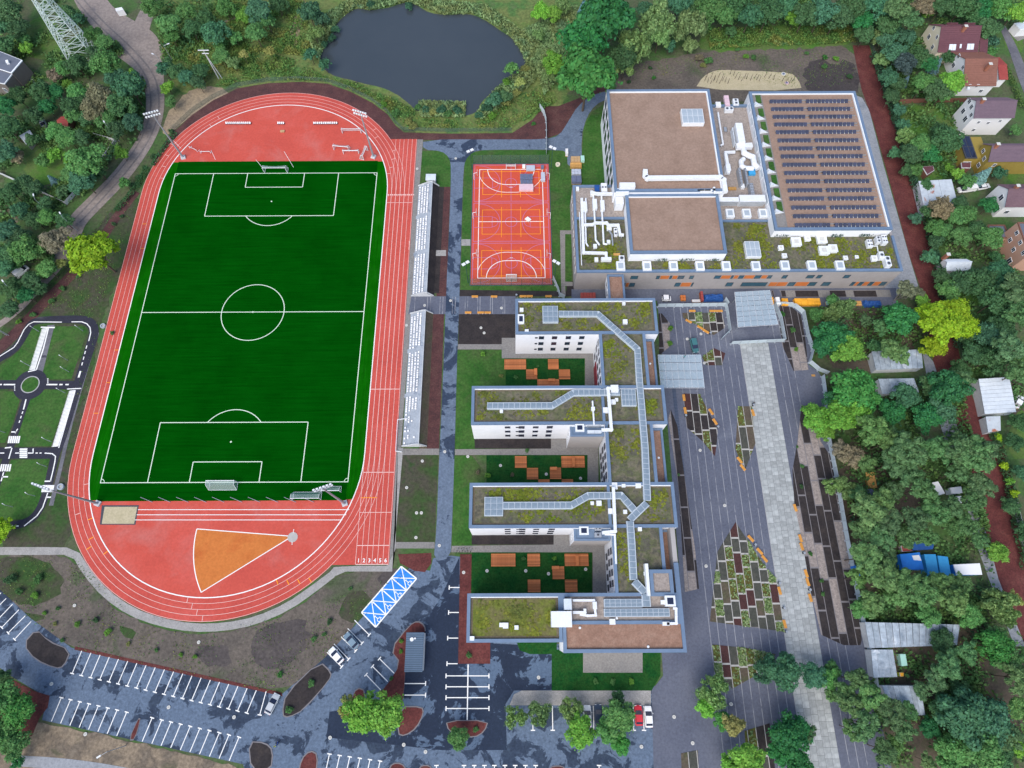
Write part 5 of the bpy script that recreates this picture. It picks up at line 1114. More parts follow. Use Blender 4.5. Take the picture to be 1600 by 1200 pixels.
# planting beds cut into strips
def bed(label, poly, mats, seed, lo=2.5, hi=6.0, x_first=125.2, plants=True, divider=True):
    w_ = PL(poly); c = (sum(p[0] for p in w_) / len(w_), sum(p[1] for p in w_) / len(w_)); t = wthing('planting_bed', label, 'flower bed', (*c, 0), 'strip planting beds on the plaza'); r = random.Random(seed)
    MB().prism(w_, .0, .10).build('edging', 'kerb_dark', t); xs = [p[0] for p in w_]; k0 = math.floor((min(xs) - x_first) / 2); flo = MB()
    for k in range(k0, k0 + 30):
        xa, xb = x_first + 2 * k + .1, x_first + 2 * k + 1.9
        if xa > max(xs): break
        s = clip(clip(w_, -1, 0, -xa), 1, 0, xb)
        if len(s) < 3: continue
        ya, yb = min(p[1] for p in s), max(p[1] for p in s); y = yb + .01
        if k % 1 == 0 and xb < max(xs):
            e = clip(clip(w_, -1, 0, -(xb + .02)), 1, 0, xb + .18)
            if len(e) >= 3: MB().prism(e, .09, .125).build('divider', 'divider' if divider else 'kerb_dark', t)
        while y > ya:
            L = r.uniform(lo, hi); m = r.choice(mats); q = clip(clip(s, 0, -1, -(y - L)), 0, 1, y)
            if len(q) >= 3 and abs(sum(q[i - 1][0] * q[i][1] - q[i][0] * q[i - 1][1] for i in range(len(q)))) > .3:
                MB().prism(q, .09, .13).build('bed_strip', m if m not in ('flowers',) else 'moss_bed', t)
                n = {'flowers': 130, 'moss_bed': 30}.get(m, 0) if plants else 0
                for _ in range(n):
                    px_, py_ = r.uniform(xa, xb), r.uniform(y - L, y)
                    if inside((px_, py_), q):
                        a = r.uniform(.12, .34); h = a * .9; tt = r.uniform(0, 6.28); dx, dy = math.cos(tt) * a, math.sin(tt) * a
                        flo.poly([(px_ - dx, py_ - dy, .12), (px_ + dy, py_ - dx, .12 + h), (px_ + dx, py_ + dy, .14 + h), (px_ - dy, py_ + dx, .12 + h * .5)])
            y -= L
            if divider and y - .45 > ya and y < yb:
                d = clip(clip(s, 0, -1, -(y - .4)), 0, 1, y)
                if len(d) >= 3: MB().prism(d, .09, .145).build('divider', 'divider', t)
            y -= .42
    if flo.f: o = flo.build('flowers', 'flower_leaf', t); o['kind'] = 'stuff'
    return t
PM = ['grey_bed', 'grey_bed', 'grey_bed', 'moss_bed', 'red_bed', 'grey_bed', 'grey_bed', 'brown_soil']
bed('big triangular bed of narrow strips with flowers and white dividers', [(1149, 816), (1197, 888), (1212, 905), (1226, 987), (1109, 971), (1121, 862)], PM + ['flowers', 'flowers', 'moss_bed'], 4, 2.6, 5.5)
bed('kite-shaped bed with dark red strips near the side canopy', [(1067, 615), (1093, 616), (1121, 672), (1120, 690), (1117, 713), (1098, 690), (1073, 668)], ['red_bed', 'dark_soil', 'red_bed', 'moss_bed', 'dark_soil'], 5, 3, 6)
bed('narrow pointed bed beside the left edge of the pale walkway', [(1153, 635), (1174, 635), (1180, 693), (1163, 737), (1149, 702)], ['brown_soil', 'grey_bed', 'moss_bed', 'brown_soil'], 6, 3.5, 7)
bed('upper plaza bed framed by orange benches', [(1066, 489), (1128, 489), (1133, 512), (1115, 524), (1098, 513), (1067, 497)], ['moss_bed', 'dark_soil', 'grey_bed', 'dark_soil', 'moss_bed', 'brown_soil', 'flowers'], 27, 1.8, 3.5)
bed('small five-sided bed with a green flower strip', [(1097, 558), (1115, 544), (1133, 552), (1128, 571), (1103, 571)], ['red_bed', 'flowers', 'grey_bed', 'moss_bed'], 8, 2, 4)
bed('lower bed partly covered by street trees', [(1113, 1007), (1163, 1012), (1212, 1022), (1190, 1050), (1144, 1076), (1117, 1050)], ['grey_bed', 'flowers', 'moss_bed', 'brown_soil', 'red_bed'], 9, 2.5, 5)
bed('bottom bed half hidden under trees at the picture edge', [(1163, 1142), (1202, 1130), (1212, 1210), (1168, 1210)], ['dark_soil', 'moss_bed', 'grey_bed'], 10, 3, 6)
bed('small dark bed near the bottom edge of the plaza', [(1064, 1177), (1090, 1172), (1092, 1210), (1065, 1210)], ['grey_bed', 'brown_soil'], 11, 3, 6)
bed('long dark bed with pink gravel strips right of the walkway', [(1252, 634), (1271, 634), (1282, 690), (1302, 720), (1312, 770), (1322, 830), (1334, 900), (1346, 1000), (1344, 1008), (1318, 1008), (1283, 992), (1268, 930), (1250, 830), (1241, 788), (1238, 735), (1246, 690)], ['dark_soil', 'dark_soil', 'gravel_pink', 'dark_soil'], 33, 6, 13, plants=False, divider=False, x_first=126.1)
bed('dark bed with a gravel strip inside the upper fence', [(1219, 478), (1238, 481), (1251, 492), (1258, 530), (1263, 578), (1240, 580), (1222, 540), (1218, 505)], ['dark_soil', 'dark_soil', 'dark_soil', 'gravel_pink'], 23, 5, 12, plants=False, divider=False)
bed('stepped dark and pink strips beside the school spine', [(1048, 640), (1058, 665), (1066, 720), (1076, 790), (1086, 860), (1092, 920), (1070, 925), (1060, 760), (1044, 655)], ['dark_soil', 'dark_soil', 'gravel_pink'], 14, 6, 11, plants=False, divider=False)
bed('narrow dark strips against the top of the school spine', [(1029, 490), (1034, 490), (1046, 505), (1047, 527), (1045, 543), (1030, 555)], ['dark_soil', 'gravel_pink'], 15, 3, 6, plants=False, divider=False)
for u0, u1, i in ((1205, 1210, 0), (1219, 1229, 1), (1241, 1280, 2), (1295, 1323, 3), (1332, 1371, 4)):
    x0, y1 = P(u0, 454); x1, y0 = P(u1, 464.5); t = wthing('planting_bed', 'dark soil bed along the hall wall, ' + ['narrowest, by the entrance canopy', 'second from the entrance canopy', 'third from the entrance canopy', 'fourth from the entrance canopy', 'nearest the bare pale tree'][i], 'flower bed', ((x0 + x1) / 2, (y0 + y1) / 2, 0), 'soil beds along the hall wall'); MB().box(x0, y0, 0, x1, y1, .12).build('edging', 'kerb_dark', t); MB().box(x0 + .15, y0 + .15, .1, x1 - .15, y1 - .15, .15).build('soil', 'dark_soil', t)
struct(MB().box(*P(1207, 465), .05, *P(1390, 453), .062).build('pavement', 'paving_beige'))
st = MB()
for k in range(1, 9): line(st, P(1010 - k * 21.5 + 172 * 0, 464) if False else (P(653 + k * 19.4, 478)[0], P(700, 464)[1]), (P(653 + k * 19.4, 478)[0], P(700, 490.5)[1]), .2, .07)
for k in range(8): x = P(648 + k * 19.7, 478)[0]; line(st, (x, P(700, 464)[1]), (x, P(700, 490.5)[1]), .16, .072)
struct(st.build('paving_strips', 'strip_line'))
# ------------------------------------------------------------------ temporary panel fences
def panel_fence(label, pts, h=2.0, step=2.6, m='hoarding', group=None, post=True, base=.06):
    q = PL(pts); t = wthing('panel_fence', label, 'fence', (*q[0], 0), group); pcache = {}
    for a, b in zip(q[:-1], q[1:]):
        L = math.hypot(b[0] - a[0], b[1] - a[1]); n = max(1, round(L / step)); ang = math.atan2(b[1] - a[1], b[0] - a[0])
        for k in range(n):
            s = (k + .5) / n; w_ = round(L / n, 2)
            if w_ not in pcache:
                pcache[w_] = MB().box(-w_ / 2 + .04, -.03, base + .05, w_ / 2 - .04, .03, base + h).mesh('panel', m), MB().box(-w_ / 2 - .05, -.06, 0, -w_ / 2 + .05, .06, base + h + .06).box(-w_ / 2 - .2, -.35, 0, -w_ / 2 + .2, .35, .14).mesh('post', 'grey_metal')
            p = (a[0] + (b[0] - a[0]) * s, a[1] + (b[1] - a[1]) * s); link('panel', pcache[w_][0], t, (*p, 0), ang); link('post', pcache[w_][1], t, (*p, 0), ang)
    return t
panel_fence('pale panel fence around the upper plaza bed below the hall', [(1027, 480), (1132, 478.5), (1134, 485), (1139, 519), (1126, 531)])
panel_fence('short pale panel fence across the walkway under the entrance canopy', [(1141, 538), (1182, 536), (1224, 534), (1218, 500), (1208, 477)])
panel_fence('bent pale panel fence around the dark bed right of the canopy', [(1208, 477), (1224, 477), (1240, 480), (1253, 490), (1260, 525), (1268, 549), (1263, 567), (1277, 579), (1292, 585)])
panel_fence('long pale panel fence between the plaza and the tree yard', [(1283, 589), (1288, 625), (1291, 680), (1299, 720), (1304, 745), (1313, 800), (1321, 845), (1331, 898), (1343, 960), (1351, 1000), (1361, 1040), (1367, 1080), (1373, 1112)])
panel_fence('curved pale panel barrier standing over the court corner path', [(843, 170), (850, 180), (853, 192), (853.5, 215), (853.5, 242)], 2.2); panel_fence('short pale barrier between the court and the beige path', [(864, 437), (868, 446), (872, 455), (874, 463), (882, 467)], 2.2)
panel_fence('pale barrier piece beside the stacked boxes by the hall path', [(1131, 470), (1136, 478)], 2.2)
def board_fence(label, pts, h, m, step=3.0, name='board_fence'):
    q = PL(pts); t = wthing(name, label, 'fence', (*q[0], 0)); 
    for a, b in zip(q[:-1], q[1:]):
        L = math.hypot(b[0] - a[0], b[1] - a[1]); n = max(1, round(L / step)); ang = math.atan2(b[1] - a[1], b[0] - a[0]); me = MB().box(-L / n / 2 + .03, -.04, .05, L / n / 2 - .03, .04, h).mesh('panel', m); po = MB().box(-.07, -.07, 0, .07, .07, h + .1).mesh('post', m)
        for k in range(n):
            s = (k + .5) / n; link('panel', me, t, (a[0] + (b[0] - a[0]) * s, a[1] + (b[1] - a[1]) * s, 0), ang); s = k / n; link('post', po, t, (a[0] + (b[0] - a[0]) * s, a[1] + (b[1] - a[1]) * s, 0), ang)
    return t
board_fence('reddish brown garden fence below the terracotta-roofed house', [(1403, 162), (1450, 160), (1508, 160)], 1.8, 'brown_fence'); board_fence('dark mesh fence along the garden edge of the red mulch strip', [(1360, 72), (1378, 130), (1402, 200), (1428, 290), (1454, 362), (1469, 430), (1479, 480), (1499, 545), (1512, 600)], 1.5, 'fence_mesh', 4.0, 'mesh_fence'); board_fence('orange-brown fence along the lower right mulch strip', [(1560, 700), (1580, 780)], 1.8, 'brown_fence'); board_fence('grey concrete fence at the lower right mulch strip', [(1581, 782), (1604, 880)], 1.8, 'concrete', 2.5)
board_fence('pale wall of two straight runs behind the left gardens', [(150, 213), (183, 222), (163, 250)], 1.4, 'concrete', 3); board_fence('long pale fence crossing the gardens at the left edge', [(0, 272), (62, 300), (105, 320), (118, 305)], 1.5, 'concrete', 3); board_fence('dark mesh fence round the north bend of the track', [(270, 205), (300, 176), (333, 154), (372, 135), (420, 127), (470, 125), (512, 128), (547, 140), (582, 158), (606, 176), (618, 193), (631, 204), (700, 206), (800, 205)], 1.6, 'fence_mesh', 4, 'mesh_fence')
# ------------------------------------------------------------------ grandstands: four steps of white seats
def stand(label, y0, y1, n):
    xf = 46.35; t = wthing('grandstand', label, 'grandstand', (49, (y0 + y1) / 2, 0), 'grandstands along the straight'); SD, SR = .9, .45
    for k in range(4): MB().box(xf + SD * k, y0, 0, xf + SD * (k + 1) - .004, y1, .35 + SR * k).build('step', 'concrete_white', t)
    MB().box(xf + 3.6, y0, 0, xf + 4.5, y1, .35 + SR * 4).build('top_walk', 'concrete_white', t); MB().box(xf + 4.5, y0, 0, xf + 4.65, y1, .35 + SR * 4 + .3).build('back_wall', 'concrete', t)
    for y in (y0 - .25, y1): MB().prism([(xf - .3, y), (xf + 6.3, y), (xf + 6.3, y + .25), (xf - .3, y + .25)], 0, .01).build('footing', 'concrete', t)
    for y in (y0 - .22, y1 + .02):
        m = MB(); a = [(xf - .3, .5), (xf - .3, .02), (xf + 6.5, .02), (xf + 6.5, .4), (xf + 4.65, 2.5), (xf + 3.6, 2.4)]
        m.v = [(x, y, z) for x, z in a] + [(x, y + .2, z) for x, z in a]; n_ = len(a); m.f = [list(range(n_)), list(range(n_, 2 * n_))[::-1]] + [[(i + 1) % n_, i, n_ + i, n_ + (i + 1) % n_] for i in range(n_)]; m.build('end_wall', 'concrete', t)
    for yy in (y0 + (y1 - y0) * .36, y0 + (y1 - y0) * .70):
        for k in range(4): MB().box(xf + SD * k - .35, yy - .6, 0, xf + SD * k + .1, yy + .6, .35 + SR * k - .2 + .02).build('aisle_step', 'concrete_white', t)
    seat = MB().box(-.24, -.23, 0, .24, .23, .08).box(.14, -.23, .08, .24, .23, .42).mesh('seat', 'seat_white'); r = random.Random(n); c = 0
    for k in range(4):
        yy = y0 + .6
        while yy < y1 - .5 and c < 298:
            bad = any(abs(yy - (y0 + (y1 - y0) * f)) < .75 for f in (.36, .70)) or (y1 < 0 and k < 4 and yy < y0 + 9.5 and r.random() < .75)
            if not bad: link('seat', seat, t, (xf + SD * k + .5, yy, .35 + SR * k + .1)); c += 1
            yy += r.choice([.62, .66, .7, .98])
    return t
stand('upper white grandstand with tight rows of seats beside the running track', 5.2, 44.8, 1); stand('lower white grandstand with bare steps at its bottom end', -40.6, -.9, 2)
m = MB(); br = [(51.7, 5.3), (51.7, 44.7)]
bm = MB(); bm.v = [(51.0, 4.9, 1.8), (51.0, 44.9, 1.8), (52.8, 44.9, .07), (52.8, 4.9, .07)]; bm.f = [[0, 3, 2, 1]]; struct(bm.build('berm', 'dark_soil')); bm.v = [(51.0, -40.9, 1.8), (51.0, -.6, 1.8), (52.8, -.6, .07), (52.8, -40.9, .07)]; struct(bm.build('berm', 'brown_soil'))
x, y = P(673, 276.5, 2.5); kt = wthing('stand_cabin', 'small pale cabin at the upper end of the top grandstand', 'cabin', (x, y, 0)); MB().box(x - 1.4, y - 1.0, 0, x + 1.4, y + 1.0, 2.3).build('wall', 'concrete', kt); MB().box(x - 1.6, y - 1.2, 2.3, x + 1.6, y + 1.2, 2.5).build('roof', 'roof_tin', kt); MB().box(x - .6, y - 1.03, .3, x + .3, y - .98, 2.1).build('door', 'grey_metal', kt)
rt = wthing('ramp_rail', 'white tubular railing along the ramp at the lower grandstand end', 'railing', (45, -38, 0)); q = [P(638, 655), P(622, 657), P(619, 706), P(628, 707)]
m = MB()
for a, b in zip(q[:-1], q[1:]):
    for zz in (.5, 1.0): m.tube((*a, zz), (*b, zz), .06, n=5)
m.build('rail', 'white_metal', rt)
for p in q: MB().tube((*p, 0), (*p, 1.0), .06, n=6).build('post', 'white_metal', rt)
# ------------------------------------------------------------------ goals
def goal(label, x, y, rz, w=7.32, h=2.44, d=2.0, mnet='net', base=.13):
    t = thing('football_goal', label, 'goal', (x, y, base), rz, 'football goals'); r = .09
    for s in (-1, 1): MB().tube((s * w / 2, 0, 0), (s * w / 2, 0, h), r, n=8).build('post', 'white_metal', t)
    MB().tube((-w / 2, 0, h), (w / 2, 0, h), r, n=8).build('crossbar', 'white_metal', t)
    f = MB()
    for s in (-1, 1): f.pipe([(s * w / 2, 0, h), (s * w / 2, d * .55, h - .15), (s * w / 2, d, .06), (s * w / 2, 0, .06)], .05, 6)
    f.tube((-w / 2, d, .06), (w / 2, d, .06), .05, n=6); f.build('back_frame', 'white_metal', t)
    n = MB(); k = 14
    for i in range(k):
        xa, xb = -w / 2 + w * i / k, -w / 2 + w * (i + 1) / k; sag = lambda xx: -.35 * math.sin(math.pi * (xx + w / 2) / w)
        n.poly([(xa, 0, h), (xb, 0, h), (xb, d * .55, h - .15 + sag(xb)), (xa, d * .55, h - .15 + sag(xa))]); n.poly([(xa, d * .55, h - .15 + sag(xa)), (xb, d * .55, h - .15 + sag(xb)), (xb, d, .06), (xa, d, .06)])
    for s in (-1, 1): n.poly([(s * w / 2, 0, h), (s * w / 2, d * .55, h - .15), (s * w / 2, d, .06), (s * w / 2, 0, .06)])
    n.build('net', mnet, t); return t
goal('white football goal on the top goal line of the pitch', 0, 50.35, 0); goal('white football goal with greenish net on the bottom goal line', 0, -50.35, math.pi)
x, y = P(480, 781); goal('white football goal parked off the pitch beside the lower floodlight mast', x, y, 0, 7.3, 2.2, 2.0); x, y = P(518, 769); goal('smaller white goal behind the parked goal at the lower right corner', x, y, 0, 5, 2, 1.5); x, y = P(550, 209); goal('white goal standing on the red apron at the top right', x, y, 0, 6.2, 2.0, 1.2); x, y = P(534, 236); goal('tilted white goal with grid net on the upper red apron', x, y, -.12, 5, 2.0, 1.6); x, y = P(549, 241); goal('low white goal nearest the pitch on the upper apron', x, y, 0, 5, 1.6, 1.2); x, y = P(572, 243); goal('narrow white goal turned sideways under the upper right mast', x, y, 1.3, 4.0, 2.0, 1.5)
x, y = CM, hy1; goal('small handball goal with red and white frame at the top of the court', x, y, 0, 3.0, 2.0, 1.2, base=.1); goal('small handball goal at the bottom of the court', CM, hy0, math.pi, 3.0, 2.0, 1.2, base=.1)
# hurdles and frames on the apron
def frame_(label, u, v, rz, w=3.2, h=.9):
    t = thing('hurdle', label, 'hurdle', (*P(u, v), .12), rz, 'white hurdles on the upper apron')
    for s in (-1, 1): MB().tube((s * w / 2, 0, 0), (s * w / 2, 0, h), .07, n=6).tube((s * w / 2, 0, .05), (s * w / 2, 1.0, .05), .07, n=6).build('leg', 'white_metal', t)
    MB().box(-w / 2, -.05, h - .12, w / 2, .05, h + .05).build('bar', 'white_metal', t)
frame_('white hurdle frame tilted left on the upper apron', 303, 235, -.5); frame_('white hurdle frame lying right of the tilted one', 322, 240, .0)
def team_bench(label, u0, u1, v, n):
    x0, y = P(u0, v); x1, _ = P(u1, v); t = thing('team_bench', label, 'bench', ((x0 + x1) / 2, y, .115), 0, 'white seat rows on the upper apron'); w = x1 - x0
    MB().box(-w / 2, -.3, .3, w / 2, .3, .38).box(-w / 2 + .1, -.2, 0, -w / 2 + .3, .2, .3).box(w / 2 - .3, -.2, 0, w / 2 - .1, .2, .3).build('frame', 'dark_metal', t); me = MB().box(-.2, -.22, .38, .2, .22, .46).box(-.2, .16, .46, .2, .24, .85).mesh('seat', 'seat_white')
    for k in range(n): link('seat', me, t, (-w / 2 + w * (k + .5) / n, 0, 0))
team_bench('left long row of white bench seats on the upper apron', 353, 393, 194.5, 13); team_bench('right long row of white bench seats on the upper apron', 490, 528, 194.5, 13); team_bench('short row of white bench seats on the upper apron', 434, 445, 194.5, 4)
unit('small yellow box on the upper apron below the short bench', 438, 203, 444, 206, .115, .4, 'cardboard', name='equipment_box', cat='box')
# low hurdles leaning along the lower turf edge
tb = MB()
t = wthing('stored_rail', 'row of thin grey rails laid along the bottom edge of the turf', 'rails', (*P(300, 780), .13))
for k in range(10):
    u = 220 + k * 28; a, b = P(u, 777), P(u + 19, 785); MB().tube((*a, .2), (*b, .25), .07, n=5).build('rail', 'grey_metal', t)
# ------------------------------------------------------------------ floodlight masts and lamp posts
def floodmast(label, u, v, h, rz):
    t = thing('floodlight_mast', label, 'floodlight', (*P(u, v), .1), rz, 'floodlight masts round the stadium'); MB().box(-.7, -.7, 0, .7, .7, .5).build('foundation', 'concrete', t); MB().tube((0, 0, .5), (0, 0, h), .34, .16, 10).build('pole', 'grey_metal', t)
    f = MB()
    for zz in (h - 1.2, h): f.box(-2.2, -.06, zz - .06, 2.2, .06, zz + .06)
    f.build('crossarm', 'grey_metal', t); la = MB().box(-.25, -.40, -.22, .25, -.08, .22).mesh('lamp', 'white_metal'); le = MB().box(-.22, -.43, -.19, .22, -.40, .19).mesh('lens', 'lamp_lens')
    for i in range(6):
        for zz in (h - 1.2, h): o = link('lamp', la, t, (-1.95 + i * .78, 0, zz)); link('lens', le, o)
floodmast('tall floodlight mast standing over the dirt road at the upper left bend', 287, 247, 19.3, .35); floodmast('tall floodlight mast at the upper right bend by the spare goals', 584, 246, 19.3, -.35); floodmast('tall floodlight mast leaning over the training roads at the lower left', 154, 787, 21, 2.8); floodmast('tall floodlight mast above the parked goals at the lower right', 539, 787, 20, -2.8)
x, y = P(134, 766); 
def lamp_post(label, u, v, h, rz, arm=1.4, group='slim lamp posts'):
    t = thing('lamp_post', label, 'lamp post', (*P(u, v), .05), rz, group); MB().tube((0, 0, 0), (0, 0, h), .1, .06, 8).build('pole', 'grey_metal', t); MB().tube((0, 0, h - .05), (arm, 0, h + .2), .05, .05, 6).build('arm', 'grey_metal', t); MB().box(arm - .2 * min(1, h / 6), -.17 * min(1, h / 6), h + .12, arm + .7 * min(1, h / 6), .17 * min(1, h / 6), h + .26).build('lamp_head', 'white_metal', t)
for l, u, v, h, rz in (('slim lamp post with white head beside the dirt road junction', 262, 115, 7, 2.6), ('slim lamp post at the garden wall by the dirt road', 187, 221, 7, 2.2), ('slim lamp post at the left gardens above the yellow tree', 122, 361, 7, 2.2), ('slim lamp post at the far left edge beside the mulch strip', 42, 467, 8, 2.3), ('slim lamp post in the hedge above the left dirt road', 80, 334, 7, 2.0), ('curved lamp post on the sandy verge at the bottom left', 197, 1165, 7, -2.6), ('short lamp post near the fishermen pond path', 270, 95, 6, .4), ('lamp post at the left edge of the traffic garden mulch', 14, 524, 6, 2.6)): lamp_post(l, u, v, h, rz)
TL = [(11, 524), (61, 518), (47, 572), (108, 581), (106, 563), (130, 517), (102, 614), (80, 690), (73, 729), (20, 792), (55, 775), (8, 676)]
for (u, v), lab in zip(TL, rank_labels([('thin low lamp post on the training roads', u, v) for u, v in TL])): lamp_post(lab, u, v, 2.6, 2.6, .5, 'low lamp posts of the traffic garden')
def court_light(label, u, v, h, rz):
    t = thing('court_light', label, 'floodlight', (*P(u, v), .05), rz, 'twin lights of the ball court'); MB().tube((0, 0, 0), (0, 0, h), .12, .08, 8).build('pole', 'fence_dark', t); MB().box(-1.1, -.06, h - .05, 1.1, .06, h + .08).build('crossarm', 'grey_metal', t)
    for s in (-1, 1): MB().box(s * .65 - .5, -.4, h + .08, s * .65 + .5, .4, h + .3).build('lamp', 'white_metal', t)
court_light('twin white court light at the lower left corner of the court', 731.5, 442, 10.5, .6); court_light('twin white court light at the lower right corner of the court', 866, 436, 9, -.6); court_light('green court light pole at the upper left corner of the court', 737, 264, 8, .5); court_light('green court light pole at the upper right corner of the court', 861, 263, 9, -.5)
def hoop(label, u, v, s):
    t = thing('basketball_hoop', label, 'basketball hoop', (*P(u, v), .11), 0 if s > 0 else math.pi, 'basketball hoops of the court'); MB().tube((0, 0, 0), (0, 0, 2.9), .09, n=8).build('pole', 'white_metal', t); MB().tube((0, 0, 2.9), (1.1, 0, 3.3), .07, n=6).build('arm', 'white_metal', t); MB().box(1.1, -.9, 2.8, 1.16, .9, 3.9).build('backboard', 'white_box', t); r = MB()
    for k in range(10): a, b = 6.283 * k / 10, 6.283 * (k + 1) / 10; r.tube((1.45 + .24 * math.cos(a), .24 * math.sin(a), 3.05), (1.45 + .24 * math.cos(b), .24 * math.sin(b), 3.05), .03, n=4)
    r.build('rim', 'roof_red', t)
for v, n_ in ((278, 'top'), (339, 'middle'), (402, 'lowest')):
    hoop('white basketball hoop at the left side of the court, %s' % n_, 741 if v < 300 else 739.5, v + 3, 1); hoop('white basketball hoop at the right side of the court, %s' % n_, 858 if v < 300 else 859.5, v + 3, -1)
# ball-stop net posts at the short ends of the court
for vv, yy, nm in ((452, CY0 - .2, 'bottom'), (250, CY1 + .3, 'top')):
    t = wthing('ball_stop_net', 'fine dark ball-stop net with posts at the %s end of the court' % nm, 'net fence', (CM, yy, 0))
    for k in range(9): x = CX0 + (CX1 - CX0) * k / 8; MB().tube((x, yy, 0), (x, yy, 4), .05, n=6).build('post', 'fence_dark', t)
    MB().box(CX0, yy - .01, .1, CX1, yy + .01, 4).build('net', 'fence_mesh', t)
# ------------------------------------------------------------------ round lids
LIDS = [(635.5, 508.5, 'by the lower grandstand'), (663.5, 477.5, 'on the cross path'), (704, 470, 'on the cross path'), (783.5, 481.5, 'on the cross path'), (652, 264, 'by the running track'), (751.5, 512.5, 'on the dark soil bed'), (756.5, 520.5, 'on the dark soil bed'), (660, 720.5, 'on the lawn beside the home straight'), (635.5, 762, 'on the lawn beside the home straight'), (651, 801.5, 'on the lawn beside the home straight'), (658.5, 801.5, 'on the lawn beside the home straight'), (650, 840, 'on the lawn beside the home straight'), (695, 706, 'on the long asphalt path'), (686.5, 852.5, 'on the long asphalt path'), (712, 248, 'on the long asphalt path'), (731, 713.5, 'on the lawn left of the middle courtyard'), (782, 727.5, 'on the lawn left of the middle courtyard'), (853.5, 741, 'on the middle courtyard lawn'), (907, 747.5, 'on the middle courtyard lawn'), (724.5, 894.5, 'on the mulch beside the fourth wing'), (761, 892, 'on the lowest courtyard lawn'), (821.5, 892, 'on the lowest courtyard lawn'), (857, 896.5, 'on the lowest courtyard lawn'), (915, 889.5, 'on the lowest courtyard lawn'), (1095, 522, 'on the upper plaza'), (1073.5, 530, 'on the upper plaza'), (1100, 567.5, 'on the upper plaza'), (1093.7, 703.7, 'on the plaza beside the kite bed'), (1132, 790, 'on the lower plaza'), (1103, 884.5, 'on the lower plaza'), (1082, 1161, 'on the lower plaza'), (1142, 1100, 'on the lower plaza'), (1053, 1120, 'on the lower plaza'), (81, 1068.5, 'on the left car park lane'), (264, 1105, 'on the left car park lane'), (366, 1120.5, 'on the left car park lane'), (117, 946, 'on the bare soil bank'), (311, 1003.5, 'on the bare soil bank'), (134, 1147, 'on the sandy verge'), (516, 1152.5, 'on the central car park lane'), (631, 1163.5, 'on the central car park lane'), (665, 1174.5, 'on the central car park lane'), (841.5, 1058.5, 'on the asphalt by the south lawn'), (1002, 1166.5, 'on the south-east car park')]
lid = MB().tube((0, 0, 0), (0, 0, .14), .40, n=14).mesh('cover', 'lid'); lid2 = MB().tube((0, 0, 0), (0, 0, .02), .22, n=8).mesh('plate', 'divider')
for (u, v, _), lab in zip(LIDS, rank_labels([('round pale manhole lid ' + l[2], l[0], l[1]) for l in LIDS])):
    t = thing('manhole_lid', lab, 'manhole', (*P(u, v), .06), 0, 'round pale manhole lids'); link('cover', lid, t); link('plate', lid2, t, (0, 0, .14))
for l, u, v, r in (('white concrete well ring at the upper left edge of the track', 162, 510, .75), ('white concrete well ring with a dark swirl left of the track', 96, 761, .85), ('cream coiled cable drum on the lawn right of the court', 871.5, 258, .75)):
    t = thing('well_ring', l, 'well ring', (*P(u, v), .04)); m = MB()
    for k in range(20):
        a, b = 6.283 * k / 20, 6.283 * (k + 1) / 20; m.prism([(r * math.cos(a), r * math.sin(a)), (r * math.cos(b), r * math.sin(b)), (r * .55 * math.cos(b), r * .55 * math.sin(b)), (r * .55 * math.cos(a), r * .55 * math.sin(a))], 0, .5)
    m.build('ring', 'concrete_white' if r != .75 or u < 800 else 'house_cream', t); MB().tube((.0, 0, 0), (0, 0, .3), r * .5, n=14).build('cover', 'divider', t)
